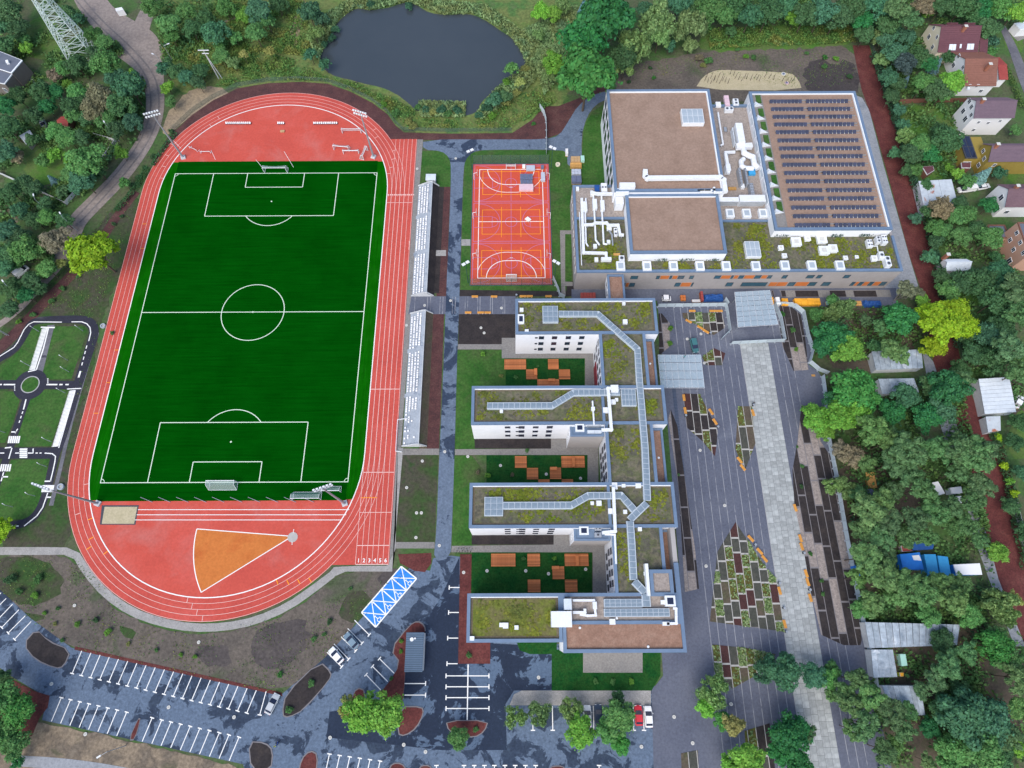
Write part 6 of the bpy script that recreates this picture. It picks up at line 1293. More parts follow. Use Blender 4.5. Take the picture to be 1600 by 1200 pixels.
# ================================================================== vehicles
def loft(mb, secs):
    """closed loops of equal size joined into a skin, ends capped"""
    n = len(secs[0]); i = len(mb.v)
    for s in secs: mb.v += s
    for a in range(len(secs) - 1):
        for k in range(n): q = (k + 1) % n; mb.f.append([i + a * n + k, i + a * n + q, i + (a + 1) * n + q, i + (a + 1) * n + k])
    mb.f.append([i + k for k in range(n)][::-1]); mb.f.append([i + (len(secs) - 1) * n + k for k in range(n)]); return mb
def ring(x, hw, z0, z1, r=.12):
    return [(x, -hw + r, z0), (x, hw - r, z0), (x, hw, z0 + r), (x, hw, z1 - r), (x, hw - r, z1), (x, -hw + r, z1), (x, -hw, z1 - r), (x, -hw, z0 + r)]
def car(label, u, v, deg, paint, L=4.4, W=1.8, H=1.48, kind='car', z=.06, cat='car', group='parked cars'):
    """deg: heading of the nose, clockwise from the photo's right"""
    t = thing('parked_' + kind, label, cat, (*P(u, v, z + .8), z), -math.radians(deg), group); h = L / 2; b = W / 2
    if kind == 'van': prof = [(-h, .95, b * .96), (-h + .1, 1.0, b), (h * .45, 1.0, b), (h * .9, .95, b * .95), (h, .8, b * .86)]; cab = [(-h + .06, b * .9, 1.0, H - .05), (-h + .25, b * .9, 1.0, H), (h * .38, b * .88, 1.0, H), (h * .72, b * .84, .98, 1.15)]
    else: prof = [(-h, .72, b * .82), (-h + .12, .86, b * .94), (-h * .55, .92, b), (h * .5, .90, b), (h * .86, .78, b * .93), (h, .66, b * .78)]; cab = [(-h * (.93 if kind == 'estate' else .82), b * .80, .86, .98), (-h * (.80 if kind == 'estate' else .58), b * .77, .88, H - .03), (-h * .15, b * .79, .9, H), (h * .12, b * .78, .9, H - .04), (h * .50, b * .80, .86, .96)]
    m = MB(); loft(m, [ring(x, w_, .24, zt) for x, zt, w_ in prof]); m.build('body', paint, t)
    g = MB(); loft(g, [ring(x, w_, za, zb, .06) for x, w_, za, zb in cab]); g.build('window_band', 'glass_dark', t)
    rf_ = MB(); x0, x1 = (cab[1][0], cab[2][0]) if kind == 'van' else (cab[1][0], cab[3][0]); w_ = cab[1][1] + .015; rf_.prism([(x0, -w_), (x1, -w_), (x1, w_), (x0, w_)], H - .07 if kind != 'van' else 1.3, H + .03)
    if kind == 'van': rf_.box(x0 - .05, -w_ - .02, .95, x1 - .5, w_ + .02, H - .2)
    rf_.build('roof', paint, t); wm = MB().tube((0, -.11, 0), (0, .11, 0), .32, n=14).mesh('tyre', 'tyre'); rm = MB().tube((0, -.12, 0), (0, .12, 0), .19, n=10).mesh('rim', 'rim')
    for sx in (-h * .6, h * .62):
        for sy in (-1, 1): o = link('wheel', wm, t, (sx, sy * (b - .1), .32)); link('rim', rm, o)
    for sy in (-1, 1):
        MB().box(h - .14, sy * b * .62 - .2, .55, h - .015, sy * b * .62 + .2, .70).build('headlight', 'lamp_lens', t); MB().box(-h + .0, sy * b * .66 - .17, .58, -h + .12, sy * b * .66 + .17, .76).build('tail_light', 'tail_red', t); MB().box(h * .30, sy * (b + .1) - .1, .86, h * .36, sy * (b + .1) + .08, 1.0).build('wing_mirror', paint, t)
    MB().box(-h - .02, -.26, .4, -h + .05, .26, .52).build('number_plate', 'white_box', t); return t
car('white hatchback parked in the slanted bays below the bare soil bank', 525, 1024, 225, 'paint_white', 4.2); car('blue-grey car parked in the slanted bays nearer the blue bays', 548.5, 1001, 225, 'paint_steelblue', 4.3); car('silver car at the right end of the long upper parking row', 425, 1100, -67, 'paint_silver', 4.5)
car('white car rightmost in the row beside the plaza', 1013.5, 1120, -90, 'paint_white', 4.4); car('red car next to the rightmost white car', 998, 1118, -90, 'paint_red', 4.2); car('white car partly under the middle street tree', 918, 1119, -90, 'paint_white', 4.5); car('dark blue car under the tree beside the white one', 935, 1117, -90, 'paint_darkblue', 4.3)
car('dark teal estate car parked alone on the upper plaza', 1085, 539, 83, 'paint_teal', 4.6, 1.85, 1.5, 'estate'); car('white van in a gap of the trees at the left edge', 33, 424, -55, 'paint_white', 4.4, 1.8, 1.9, 'van', cat='van'); car('long white van beside the rusty tin shed', 1511, 295, 172, 'paint_white', 5.6, 2.0, 2.1, 'van', cat='van'); car('white and navy pickup behind the long white van', 1537, 291, -12, 'paint_white', 4.4, 1.8, 1.5)
car('small white works van below the hall south wall', 1041.5, 466, 0, 'paint_white', 2.6, 1.5, 1.6, 'van', cat='van'); car('white car at the right picture edge beside the striped shed', 1592, 627, -50, 'paint_white', 4.2); car('small white car in the garden corner at the upper left', 45, 124, 20, 'paint_white', 4.0); car('pale parked car half under the tree at the garden shed', 67, 193, 60, 'paint_silver', 4.0)
# ================================================================== houses, sheds, shelter
def gable(label, ridge, eave, x_pad=.4, zr=8.5, ze=5.0, wall='house_white', roof='roof_plum', name='house', cat='house', wins=(), chimney=None, skylights=(), group=None, gable_end=True):
    """ridge: two px at height zr; eave: two px of the near eave at height ze"""
    (r0, r1), (e0, e1) = PL(ridge, zr), PL(eave, ze); x0 = min(r0[0], e0[0]) if False else (r0[0] + e0[0]) / 2; x1 = (r1[0] + e1[0]) / 2; yr = (r0[1] + r1[1]) / 2; ys = (e0[1] + e1[1]) / 2; yn = 2 * yr - ys
    t = wthing(name, label, cat, ((x0 + x1) / 2, yr, 0), group); o = .45; m = MB(); y0, y1 = ys + o, yn - o; xa, xb = x0 + .3, x1 - .3
    m.v = [(xa, y0, 0), (xb, y0, 0), (xb, y1, 0), (xa, y1, 0), (xa, y0, ze), (xb, y0, ze), (xb, y1, ze), (xa, y1, ze), (xa, yr, zr - .18), (xb, yr, zr - .18)]
    m.f = [[0, 1, 5, 4], [2, 3, 7, 6], [1, 2, 6, 9, 5], [3, 0, 4, 8, 7]]; m.build('wall', wall, t)
    sl = (zr - ze) / (yr - ys); th = .16
    for y_e, nm in ((ys, 's'), (yn, 'n')):
        r = MB(); r.v = [(x0, y_e, ze - o * sl * .3), (x1, y_e, ze - o * sl * .3), (x1, yr, zr), (x0, yr, zr), (x0, y_e, ze - o * sl * .3 - th), (x1, y_e, ze - o * sl * .3 - th), (x1, yr, zr - th), (x0, yr, zr - th)]
        f = [[0, 1, 2, 3], [7, 6, 5, 4], [0, 4, 5, 1], [1, 5, 6, 2], [3, 7, 4, 0]]; r.f = f if nm == 's' else [q[::-1] for q in f]; ro = r.build('roof', roof, t)
        n = 12; b = MB()
        for k in range(1, n):
            s = k / n; yy = y_e + (yr - y_e) * s; zz = ze - o * sl * .3 + (zr - ze + o * sl * .3) * s; b.box(x0, yy - .05, zz - .02, x1, yy + .05, zz + .05)
        q = b.build('tile_course', roof, None); q.parent = ro; q['kind'] = 'stuff'
        if nm == 's':
            for u, v, w_, h_ in skylights:
                s_ = .5; x, y = P(u, v, (zr + ze) / 2); zz = zr - (yr - y) * sl; k = MB(); k.v = [(x - w_, y - h_, zz - h_ * sl + .06), (x + w_, y - h_, zz - h_ * sl + .06), (x + w_, y + h_, zz + h_ * sl + .06), (x - w_, y + h_, zz + h_ * sl + .06)]; k.v += [(a, b_, c - .2) for a, b_, c in k.v]; k.f = [[0, 1, 2, 3], [0, 4, 5, 1], [1, 5, 6, 2], [2, 6, 7, 3], [3, 7, 4, 0]]; q = k.build('roof_window', 'glass_sky', None); q.parent = ro
    MB().box(x0 - .02, yr - .14, zr - .1, x1 + .02, yr + .14, zr + .07).build('ridge_cap', roof, t)
    for face, s, z, w_, h_ in wins:
        if face == 's': window(t, x0 + (x1 - x0) * s, y0 + .02, z, w_, h_, 's')
        elif face == 'w': window(t, xa + .02, y1 + (y0 - y1) * s, z, w_, h_, 'w')
    for c in (chimney or ()):
        x, y = P(c[0], c[1], zr + .4); c_ = MB().box(x - .45, y - .4, zr - 1.6, x + .45, y + .4, zr + 1.0).build('chimney', 'brick', t); q = MB().box(x - .55, y - .5, zr + 1.0, x + .55, y + .5, zr + 1.12).build('chimney_cap', 'lid', None); q.parent = c_
    return t
WW = [('w', .25, 6.3, 1.2, 1.3), ('w', .6, 6.3, 1.2, 1.3), ('w', .3, 3.4, 1.6, 1.5), ('w', .7, 3.4, 1.4, 1.5)]; SW = [('s', .2, 4.2, .9, 1.2), ('s', .45, 4.2, .9, 1.2), ('s', .7, 2.0, 1.2, 1.3)]
gable('large house with wine red roof and two pairs of roof windows', [(1470, 40), (1527, 41)], [(1466, 81), (1536, 81)], zr=9.5, ze=5, wall='house_cream', roof='roof_wine', wins=WW, chimney=[(1508, 43)], skylights=((1490, 68, .55, .75), (1495.5, 68, .55, .75), (1518, 67.5, .55, .75), (1523.5, 67.5, .55, .75), (1505, 67, .3, .5)))
gable('wine red side wing with low roof right of the large wine-roofed house', [(1529, 60), (1541, 60)], [(1533, 82), (1546, 82)], zr=6, ze=4, wall='house_cream', roof='roof_wine')
for i, (u, nm) in enumerate(((1487, 'left'), (1514, 'right'))): gable('small wine red cross gable behind the big roof, %s one' % nm, [(u - 8, 36), (u + 8, 36)], [(u - 9, 47), (u + 9, 47)], zr=8.6, ze=7, wall='house_cream', roof='roof_wine', name='roof_gable', cat='gable', group='rear gables of the wine-roofed house')
gable('white house with wide terracotta roof behind the brown garden fence', [(1511, 92), (1565, 91)], [(1503, 134), (1552, 134)], zr=8.5, ze=4.6, wall='house_white', roof='roof_terracotta', wins=WW + SW, chimney=[(1546, 102)], skylights=((1521, 129, .4, .4),))
gable('low red roofed porch on the road side of the terracotta-roofed house', [(1561, 101), (1572, 101)], [(1560, 124), (1577, 124)], zr=5, ze=3.6, wall='house_white', roof='roof_red', name='porch', cat='porch')
gable('tall white house with mauve roof and dark windows', [(1519, 157), (1586, 157)], [(1528, 184), (1590, 184)], zr=10.6, ze=7.8, wall='house_white', roof='roof_mauve', wins=[('w', .2, 8, 1.4, 1.5), ('w', .5, 8, 1.3, 1.6), ('w', .8, 7, 1.2, 1.4), ('w', .3, 4.8, 1.5, 1.8), ('w', .7, 4.5, 1.6, 2), ('s', .25, 5.5, .9, 1.1), ('s', .5, 5.2, .9, 1.1), ('s', .75, 6, .9, 1.0), ('s', .3, 2.2, 1, 1.2)], chimney=[(1536, 157)])
gable('mustard yellow house with long mauve roof at the right edge', [(1548, 227), (1630, 227)], [(1547, 252), (1640, 252)], zr=9.4, ze=6.4, wall='house_yellow', roof='roof_mauve', wins=[('w', .3, 5.6, 1.2, 1.3), ('w', .7, 5, 1.2, 1.4), ('w', .75, 2.4, 1.4, 1.4), ('s', .2, 4.2, 1.0, 1.3)], chimney=[(1558, 227)])
yx0, yy1 = P(1499, 213, 4.5); yx1, yy0 = P(1526, 246, 4.5); t = wthing('conservatory', 'mustard yellow annex with a dark glazed roof left of the yellow house', 'conservatory', ((yx0 + yx1) / 2, (yy0 + yy1) / 2, 0)); MB().box(yx0, yy0, 0, yx1 + 4, yy1, 4.2).build('wall', 'house_yellow', t); fr = MB().box(yx0 - .2, yy0 - .2, 4.2, yx1 + .3, yy1 + .2, 4.45).build('roof_frame', 'dark_metal', t)
for i in range(2):
    for j in range(2): q = MB().box(yx0 + .2 + (yx1 - yx0) * i / 2, yy0 + .2 + (yy1 - yy0) * j / 2, 4.45, yx0 + (yx1 - yx0) * (i + 1) / 2 - .1, yy0 + (yy1 - yy0) * (j + 1) / 2 - .1, 4.52).build('pane', 'glass_dark', None); q.parent = fr
for z_, s in ((2, .3), (2, .7)): window(t, yx0 + (yx1 - yx0) * s, yy0, z_, 1.2, 1.3, 's')
gable('cream house with plum roof and dark balcony openings at the right edge', [(1571, 295), (1640, 295)], [(1576, 323), (1650, 323)], zr=8.6, ze=5.6, wall='house_white', roof='roof_plum', wins=[('w', .55, 5, 1.6, 1.9), ('w', .8, 2.4, 2.2, 2.2), ('s', .2, 2.5, 1.4, 1.5)], chimney=[(1589, 292)])
def flat_house(label, u0, v0, u1, v1, z, wall, roof, wins=(), name='house', cat='house', edge='white_frame'):
    x0, y1 = P(u0, v0, z); x1, y0 = P(u1, v1, z); t = wthing(name, label, cat, ((x0 + x1) / 2, (y0 + y1) / 2, 0)); roofed(t, x0, y0, x1, y1, z, wall, roof, cop=edge, pw=.35, ph=.25, inner=None)
    for f, s, zz, w_, h_ in wins: window(t, x0 + (x1 - x0) * s if f == 's' else (x0 + .02 if f == 'w' else x1 - .02), y0 + .02 if f == 's' else y1 + (y0 - y1) * s, zz, w_, h_, f)
    return t
flat_house('peach coloured house with rows of brown framed windows', 1590, 347, 1650, 398, 8.6, 'house_peach', 'roof_slate', [('w', .25, 7.2, 1.2, 1.3), ('w', .55, 7.2, 1.2, 1.3), ('w', .85, 7, 1.2, 1.3), ('w', .3, 4.4, 1.2, 1.4), ('w', .6, 4.4, 1.2, 1.4), ('w', .8, 1.8, 1.6, 2)], edge='brown_fence')
flat_house('low dark flat-roofed annex behind the peach house', 1543, 351, 1578, 372, 3.6, 'house_peach', 'roof_slate', name='annex', cat='annex', edge='brown_fence')
def rot_block(label, quad, z, wall, roof, name='house', cat='house', wins=0, edge='white_frame', drop=.25):
    q = PL(quad, z); c = (sum(p[0] for p in q) / len(q), sum(p[1] for p in q) / len(q)); t = wthing(name, label, cat, (*c, 0)); k = lambda f: [(c[0] + (p[0] - c[0]) * f, c[1] + (p[1] - c[1]) * f) for p in q]
    MB().prism(k(.985), 0, z - .3).build('wall', wall, t); MB().prism(k(1.0), z - .3, z - .02).build('roof_edge', edge, t); MB().prism(k(.95), z - .1, z + .01).build('roof', roof, t)
    for i in range(wins): a, b = k(.99)[2], k(.99)[1] if False else k(.99)[3]; ang = math.atan2(b[1] - a[1], b[0] - a[0]); s = (i + .5) / wins; window(t, a[0] + (b[0] - a[0]) * s, a[1] + (b[1] - a[1]) * s, z * .5, 1.3, 1.6, ang if False else ang + math.pi)
    return t
rot_block('modern grey house with dark flat roof and white edges at the left', [(-45, 62), (35, 94), (18, 114), (-45, 94)], 6.8, 'cladding_brown', 'roof_slate', wins=3); rot_block('lower dark flat-roofed wing of the modern grey house', [(-30, 100), (20, 114), (7, 131), (-30, 124)], 6.2, 'cladding_brown', 'roof_slate', name='house_wing', cat='house', wins=2)
rot_block('white chimney box standing on the modern flat roof', [(8, 94), (12, 93), (13, 97), (9, 98)], 7.6, 'white_box', 'white_box', name='chimney', cat='chimney')
def lean_to(label, quad, z, n=8, sheet='corrugated', wall='concrete', name='garage_shed', cat='shed', group=None, fall=.5, axis=0):
    """quad: A B C D px (A-B far edge, D-C near edge) at roof height; roof of separate sheets"""
    A, B, C_, D = PL(quad, z); c = ((A[0] + B[0] + C_[0] + D[0]) / 4, (A[1] + B[1] + C_[1] + D[1]) / 4); t = wthing(name, label, cat, (*c, 0), group); k = lambda p: (c[0] + (p[0] - c[0]) * .97, c[1] + (p[1] - c[1]) * .97)
    MB().prism([k(A), k(B), k(C_), k(D)], 0, z - fall - .05).build('wall', wall, t); r = random.Random(len(label))
    for i in range(n):
        s0, s1 = i / n + .003, (i + 1) / n - .003; L_ = lambda p, q, s: (p[0] + (q[0] - p[0]) * s, p[1] + (q[1] - p[1]) * s)
        if axis == 0: a, b, cc, d = L_(A, B, s0), L_(A, B, s1), L_(D, C_, s1), L_(D, C_, s0); zz = (z, z, z - fall, z - fall)
        else: a, b, cc, d = L_(A, D, s0), L_(B, C_, s0), L_(B, C_, s1), L_(A, D, s1); zz = (z - fall * s0,) * 2 + (z - fall * s1,) * 2
        dz = r.uniform(0, .07); pts = [(*p, q + dz) for p, q in zip((a, b, cc, d), zz)]; m = MB(); m.v = pts + [(x, y, q - .12) for x, y, q in pts]; m.f = [[3, 2, 1, 0], [4, 5, 6, 7], [0, 1, 5, 4], [1, 2, 6, 5], [2, 3, 7, 6], [3, 0, 4, 7]]; m.build('roof_sheet', sheet, t)
    return t
lean_to('long grey shed roof of weathered sheets beside the white fence', [(1351, 972), (1500, 976), (1498, 1008), (1360, 1013)], 3.2, 14); lean_to('short grey shed roof joined below the long weathered shed', [(1361, 1015), (1395, 1015), (1404, 1058), (1367, 1059)], 3.1, 4); lean_to('separate grey shed of ribbed sheets at the lower fence end', [(1378, 1071), (1438, 1072), (1448, 1118), (1396, 1118)], 3.4, 7)
lean_to('grey garage roof among the trees below the yellow-green tree', [(1362, 549), (1440, 546), (1444, 574), (1370, 577)], 3.2, 9); lean_to('second grey garage roof just under the upper one', [(1372, 592), (1428, 591), (1438, 612), (1380, 615)], 3.0, 7); lean_to('rusty pale tin shed with red-brown streaks by the long white van', [(1435, 283), (1487, 280), (1498, 315), (1447, 333)], 3.4, 5, 'roof_rust'); lean_to('silver shed with dark stripes right of the mulch strip', [(1529, 592), (1577, 589), (1590, 643), (1541, 646)], 3.4, 9, 'roof_tin', axis=1); lean_to('small pale shed roof below the striped silver shed', [(1540, 651), (1563, 650), (1566, 672), (1546, 675)], 2.8, 2, 'roof_rust')
gable('white shed with tin roof and red brick chimney', [(1479, 409), (1518, 409)], [(1478, 423), (1517, 423)], zr=5, ze=3.4, wall='house_white', roof='roof_tin', name='shed', cat='shed', chimney=[(1480, 399)])
gable('small garden shed with bright red roof at the left', [(84, 187), (104, 189)], [(93, 204), (109, 199)], zr=3.6, ze=2.6, wall='brown_fence', roof='roof_red', name='garden_shed', cat='shed'); rot_block('rusty pale garden hut below the red-roofed shed', [(30, 212), (46, 203), (52, 212), (41, 226)], 2.6, 'render_beige', 'roof_rust', name='garden_hut', cat='hut'); rot_block('pale wooden arbor roof on the upper left meadow', [(180, 13), (190, 11), (193, 15), (181, 17)], 2.2, 'white_box', 'white_box', name='garden_table', cat='table'); rot_block('reddish round-cornered terrace roof in the yellow house garden', [(1441, 260), (1458, 259), (1460, 266), (1449, 273)], 2.4, 'brown_fence', 'roof_wine', name='pergola', cat='pergola'); rot_block('dark red canopy on the terrace of the yellow house', [(1502, 254), (1517, 254), (1517, 262), (1503, 262)], 2.4, 'brown_fence', 'roof_wine', name='awning', cat='awning'); rot_block('grey roofed outbuilding at the upper right corner', [(1585, 36), (1600, 34), (1612, 44), (1594, 46)], 3, 'house_white', 'roof_tin', name='outbuilding', cat='shed')
# blue and white sheeting in the tree yard
for lab, q, z, m in (('royal blue tarpaulin shelter in the tree yard', [(1406, 866), (1437, 863), (1444, 890), (1411, 890)], 2.6, 'sheet_blue'), ('azure tarpaulin shelter right of the royal blue one', [(1444, 866), (1462, 866), (1468, 902), (1451, 902)], 2.6, 'sheet_azure'), ('second azure shelter with a white bar on top', [(1465, 868), (1481, 870), (1487, 902), (1470, 902)], 2.6, 'sheet_azure'), ('dark blue sheet half hidden under trees by the fence', [(1335, 884), (1346, 880), (1352, 904), (1342, 906)], 2.2, 'sheet_blue'), ('blue sheeting under the pines above the royal blue shelter', [(1428, 846), (1460, 846), (1458, 858), (1426, 860)], 2.0, 'tarp_blue')): rot_block(lab, q, z, m, m, name='tarpaulin_shelter', cat='tent', edge=m)
rot_block('white box truck body with blue front in the tree yard', [(1490, 882), (1531, 880), (1535, 898), (1495, 898)], 3.2, 'sheet_blue', 'white_box', name='box_truck', cat='truck'); rot_block('magenta and dark striped crate above the royal blue shelter', [(1408, 853), (1424, 851), (1426, 861), (1410, 862)], 1.4, 'pink_pack', 'roof_red', name='crate', cat='crate'); rot_block('folded white sheet lying on the royal blue shelter', [(1425, 868), (1436, 867), (1440, 876), (1428, 875)], 2.75, 'white_box', 'white_box', name='folded_sheet', cat='sheet'); rot_block('mint green notice board lying between the grey sheds', [(1406, 1022), (1415, 1022), (1418, 1040), (1409, 1041)], 1.6, 'sign_mint', 'sign_mint', name='notice_board', cat='board', edge='sign_mint'); rot_block('yellow bin between the grey sheds', [(1406, 1051), (1412, 1051), (1412, 1057), (1407, 1057)], 1.2, 'cloth_yellow', 'yellow_form', name='yellow_bin', cat='bin')
rot_block('white sheet roofing lying among the pines right of centre', [(1453, 755), (1466, 752), (1477, 771), (1463, 775)], 2.4, 'roof_tin', 'white_box', name='sheet_roof', cat='roof sheet'); rot_block('smaller white sheet right of the white sheet roofing', [(1485, 762), (1502, 760), (1504, 770), (1487, 771)], 2.2, 'roof_tin', 'white_box', name='sheet_roof', cat='roof sheet'); rot_block('low white-topped box just below the smaller white sheet', [(1488, 776), (1502, 775), (1503, 786), (1490, 788)], 1.8, 'roof_tin', 'white_box', name='storage_box', cat='box')
# shelter in the car park
lx0, ly1 = P(635, 988, 3.0); lx1, ly0 = P(660, 1050, 3.0); t = wthing('bike_shelter', 'dark blue-grey ribbed roof shelter on the car park mulch island', 'shelter', ((lx0 + lx1) / 2, (ly0 + ly1) / 2, 0))
MB().box(lx0, ly0, 2.85, lx1, ly1, 2.98).build('roof_deck', 'corrugated_blue', t); n = 22; rb = MB().box(lx0 + .05, -.06, 0, lx1 - .05, .06, .07).mesh('roof_rib', 'coping')
for k in range(n): _link('roof_rib', rb, t, (-t.location.x, ly0 + (ly1 - ly0) * (k + .5) / n - t.location.y, 2.98))
for a in (.08, .5, .92):
    for x in (lx0 + .3, lx1 - .3): MB().box(x - .07, ly0 + (ly1 - ly0) * a - .07, 0, x + .07, ly0 + (ly1 - ly0) * a + .07, 2.86).build('post', 'steel', t)
MB().box(lx1 - .12, ly0 + .2, .1, lx1 - .04, ly1 - .2, 2.7).build('side_panel', 'white_box', t)
for l, u, v, r in (('large white round vent on the ribbed shelter roof', 643.5, 999, .45), ('small white round vent on the ribbed shelter roof', 648.5, 997.5, .22)): x, y = P(u, v, 3.1); tt = wthing('round_vent', l, 'vent', (x, y, 2.98)); MB().tube((x, y, 2.97), (x, y, 3.25), r, n=14).build('cowl', 'white_metal', tt)
# ================================================================== site stores: court packs, timber, formwork, tarpaulins
def store(label, u0, v0, u1, v1, h, m, name='stacked_boxes', cat='stack', n=(1, 1), z=.06, group=None, gap=.06, rz=0):
    x0, y1 = P(u0, v0, h); x1, y0 = P(u1, v1, h); t = thing(name, label, cat, ((x0 + x1) / 2, (y0 + y1) / 2, z), rz, group); W, D = x1 - x0, y1 - y0; r = random.Random(int(u0 + v0))
    MB().box(-W / 2, -D / 2, 0, W / 2, D / 2, .14).build('pallet', 'timber', t)
    for i in range(n[0]):
        for j in range(n[1]): a, b = -W / 2 + W * i / n[0], -D / 2 + D * j / n[1]; MB().box(a + gap / 2, b + gap / 2, .14, a + W / n[0] - gap / 2, b + D / n[1] - gap / 2, h - r.uniform(0, .12)).build('package', m, t)
    return t
store('pale grey wrapped pack at the top edge of the court', 822, 258, 836, 265.5, .9, 'grey_pack', z=.11); store('dark upper pack row in the court pack group', 812.5, 271.5, 832.5, 280, .9, 'dark_pack', n=(6, 1), z=.11); store('dark lower pack row in the court pack group', 813, 281, 832, 287, .7, 'dark_pack', n=(4, 1), z=.11); store('pinkish white sheet pack lowest in the court pack group', 811, 287.5, 833.5, 297, 1.0, 'pink_pack', n=(1, 1), z=.11); store('tall grey pack standing at the right edge of the court', 845, 269, 852, 282, 1.0, 'grey_pack', z=.11); store('white square sheet turned like a diamond on the court', 821.5, 339, 828.5, 346, .3, 'white_box', z=.11, rz=.78, name='white_sheet', cat='sheet'); store('small white and black box left of the pale grey pack', 816, 256.5, 821, 262, .7, 'white_box', z=.11); store('small dark bin at the upper right corner of the court', 845, 257.5, 850, 263, .8, 'dark_pack', z=.11)
store('cardboard boxes stacked on the path above the hall corner', 892, 244, 907, 252, 1.2, 'cardboard', n=(3, 2)); store('timber pallets on the path below the cardboard boxes', 891, 254, 909, 261, .8, 'timber', n=(1, 3)); store('white and teal bin beside the cardboard boxes', 907, 243, 913.5, 251, 1.2, 'sign_mint', name='waste_bin', cat='bin'); store('grey crates on the path above the hall wall', 893, 264, 908, 272, 1.0, 'grey_pack', n=(3, 2)); store('dark blue crates at the foot of the hall corner', 893, 274, 909, 284, 1.3, 'dark_pack', n=(2, 1)); store('white upright sheets leaning by the path bend', 883.5, 232, 888, 240, 1.4, 'white_box', n=(2, 1))
store('stack of yellow formwork beams, the long one by the hall', 1241, 466, 1283, 476, 1.2, 'yellow_form', n=(4, 4), name='formwork_stack'); store('short stack of yellow formwork beside the entrance canopy', 1205, 464, 1210, 474, 1.0, 'yellow_form', n=(1, 3), name='formwork_stack'); store('middle stack of yellow formwork right of the white crate', 1221, 466, 1233, 476, 1.0, 'yellow_form', n=(2, 4), name='formwork_stack'); store('tall white crate between the yellow formwork stacks', 1211.5, 464, 1220, 475.5, 1.6, 'white_box', name='white_crate', cat='crate'); store('low white pack right of the tall white crate', 1233, 472, 1241, 477, .6, 'white_box', name='white_pack', cat='pack'); store('pale wrapped window pack under the willow by the hall', 1291, 470, 1303, 476, .8, 'sign_mint', n=(1, 1)); store('timber boards beside the blue tarpaulin by the hall', 1336, 470, 1347, 477, .5, 'timber', n=(1, 4)); store('orange metal rack standing at the left end of the blue tarpaulin', 1094, 455, 1100, 469, 1.4, 'roof_red', n=(1, 3)); store('orange barrow parts between the white van and the rack', 1063, 461, 1072, 469, .7, 'panel_orange', n=(2, 2)); store('pale long boards beside the orange rack', 1081, 468, 1095, 472, .3, 'white_box', n=(1, 3)); store('red and white pallet load at the foot of the bridge', 907, 457, 931, 466, .9, 'roof_red', n=(5, 1)); store('yellow boards lying by the fence at the tree yard', 1268, 585, 1274, 588, .2, 'timber', n=(1, 2)); store('stack of yellow planks among the trees below the fence', 1352, 738, 1371, 762, .9, 'timber', n=(1, 7)); store('blue and red boxes below the yellow planks', 1351, 764, 1367, 774, .8, 'dark_pack', n=(3, 2)); store('small timber pallet right of the blue and red boxes', 1376, 763, 1388, 774, .7, 'timber', n=(4, 1))
def tarp(label, u0, v0, u1, v1, h, m='tarp_blue', seed=1):
    x0, y1 = P(u0, v0, h * .5); x1, y0 = P(u1, v1, h * .5); t = thing('tarpaulin', label, 'tarpaulin', ((x0 + x1) / 2, (y0 + y1) / 2, .06)); r = random.Random(seed); nx, ny = 14, 6; m_ = MB()
    for j in range(ny + 1):
        for i in range(nx + 1):
            e = min(i, nx - i, j * 1.5, (ny - j) * 1.5); z = 0 if e == 0 else h * min(1, .55 + .2 * e) * r.uniform(.75, 1.1); m_.v.append(((i / nx - .5) * (x1 - x0) + r.uniform(-.08, .08), (j / ny - .5) * (y1 - y0) + r.uniform(-.08, .08), z))
    for j in range(ny):
        for i in range(nx): a = j * (nx + 1) + i; m_.f.append([a, a + 1, a + nx + 2, a + nx + 1])
    m_.build('sheet', m, t); return t
tarp('long crumpled blue tarpaulin below the hall windows', 1099, 459, 1132, 470, 1.3, seed=2); tarp('crumpled dark blue tarpaulin at the right end of the hall wall', 1348, 469, 1379, 479, 1.2, seed=3)
# ================================================================== lattice pylon, poles, posts
t = wthing('lattice_pylon', 'pale green steel lattice pylon rising out of the top left corner', 'pylon', (*P(133, 90), 0)); pc = P(133, 90); HT = 34.0
def corner(z, i): w_ = 3.9 * (1 - z / HT) ** 1.0 + .55; sx, sy = ((-1, -1), (1, -1), (1, 1), (-1, 1))[i]; a = .35; x, y = sx * w_, sy * w_; return (pc[0] + x * math.cos(a) - y * math.sin(a), pc[1] + x * math.sin(a) + y * math.cos(a), z)
lv = [0, 3.6, 6.8, 9.6, 12.2, 14.6, 16.8, 18.8, 20.7, 22.5, 24.2, 25.8, 27.3, 28.8, 30.4, 32, HT]
for i in range(4):
    MB().tube(corner(0, i), corner(HT, i), .17, .12, 6).build('leg', 'pylon_steel', t); MB().box(corner(0, i)[0] - .5, corner(0, i)[1] - .5, 0, corner(0, i)[0] + .5, corner(0, i)[1] + .5, .4).build('footing', 'concrete', t)
    b = MB(); j = (i + 1) % 4
    for k, (z0, z1) in enumerate(zip(lv[:-1], lv[1:])):
        b.tube(corner(z0, i), corner(z1, j), .075, n=4).tube(corner(z0, j), corner(z1, i), .075, n=4)
        if k % 2: b.tube(corner(z1, i), corner(z1, j), .08, n=4)
        if z1 < 17: mid = [(a + c_) / 2 for a, c_ in zip(corner((z0 + z1) / 2, i), corner((z0 + z1) / 2, j))]; b.tube(mid, corner((z0 + z1) / 2, i), .05, n=4).tube(mid, corner((z0 + z1) / 2, j), .05, n=4)
    b.build('bracing', 'pylon_steel', t)
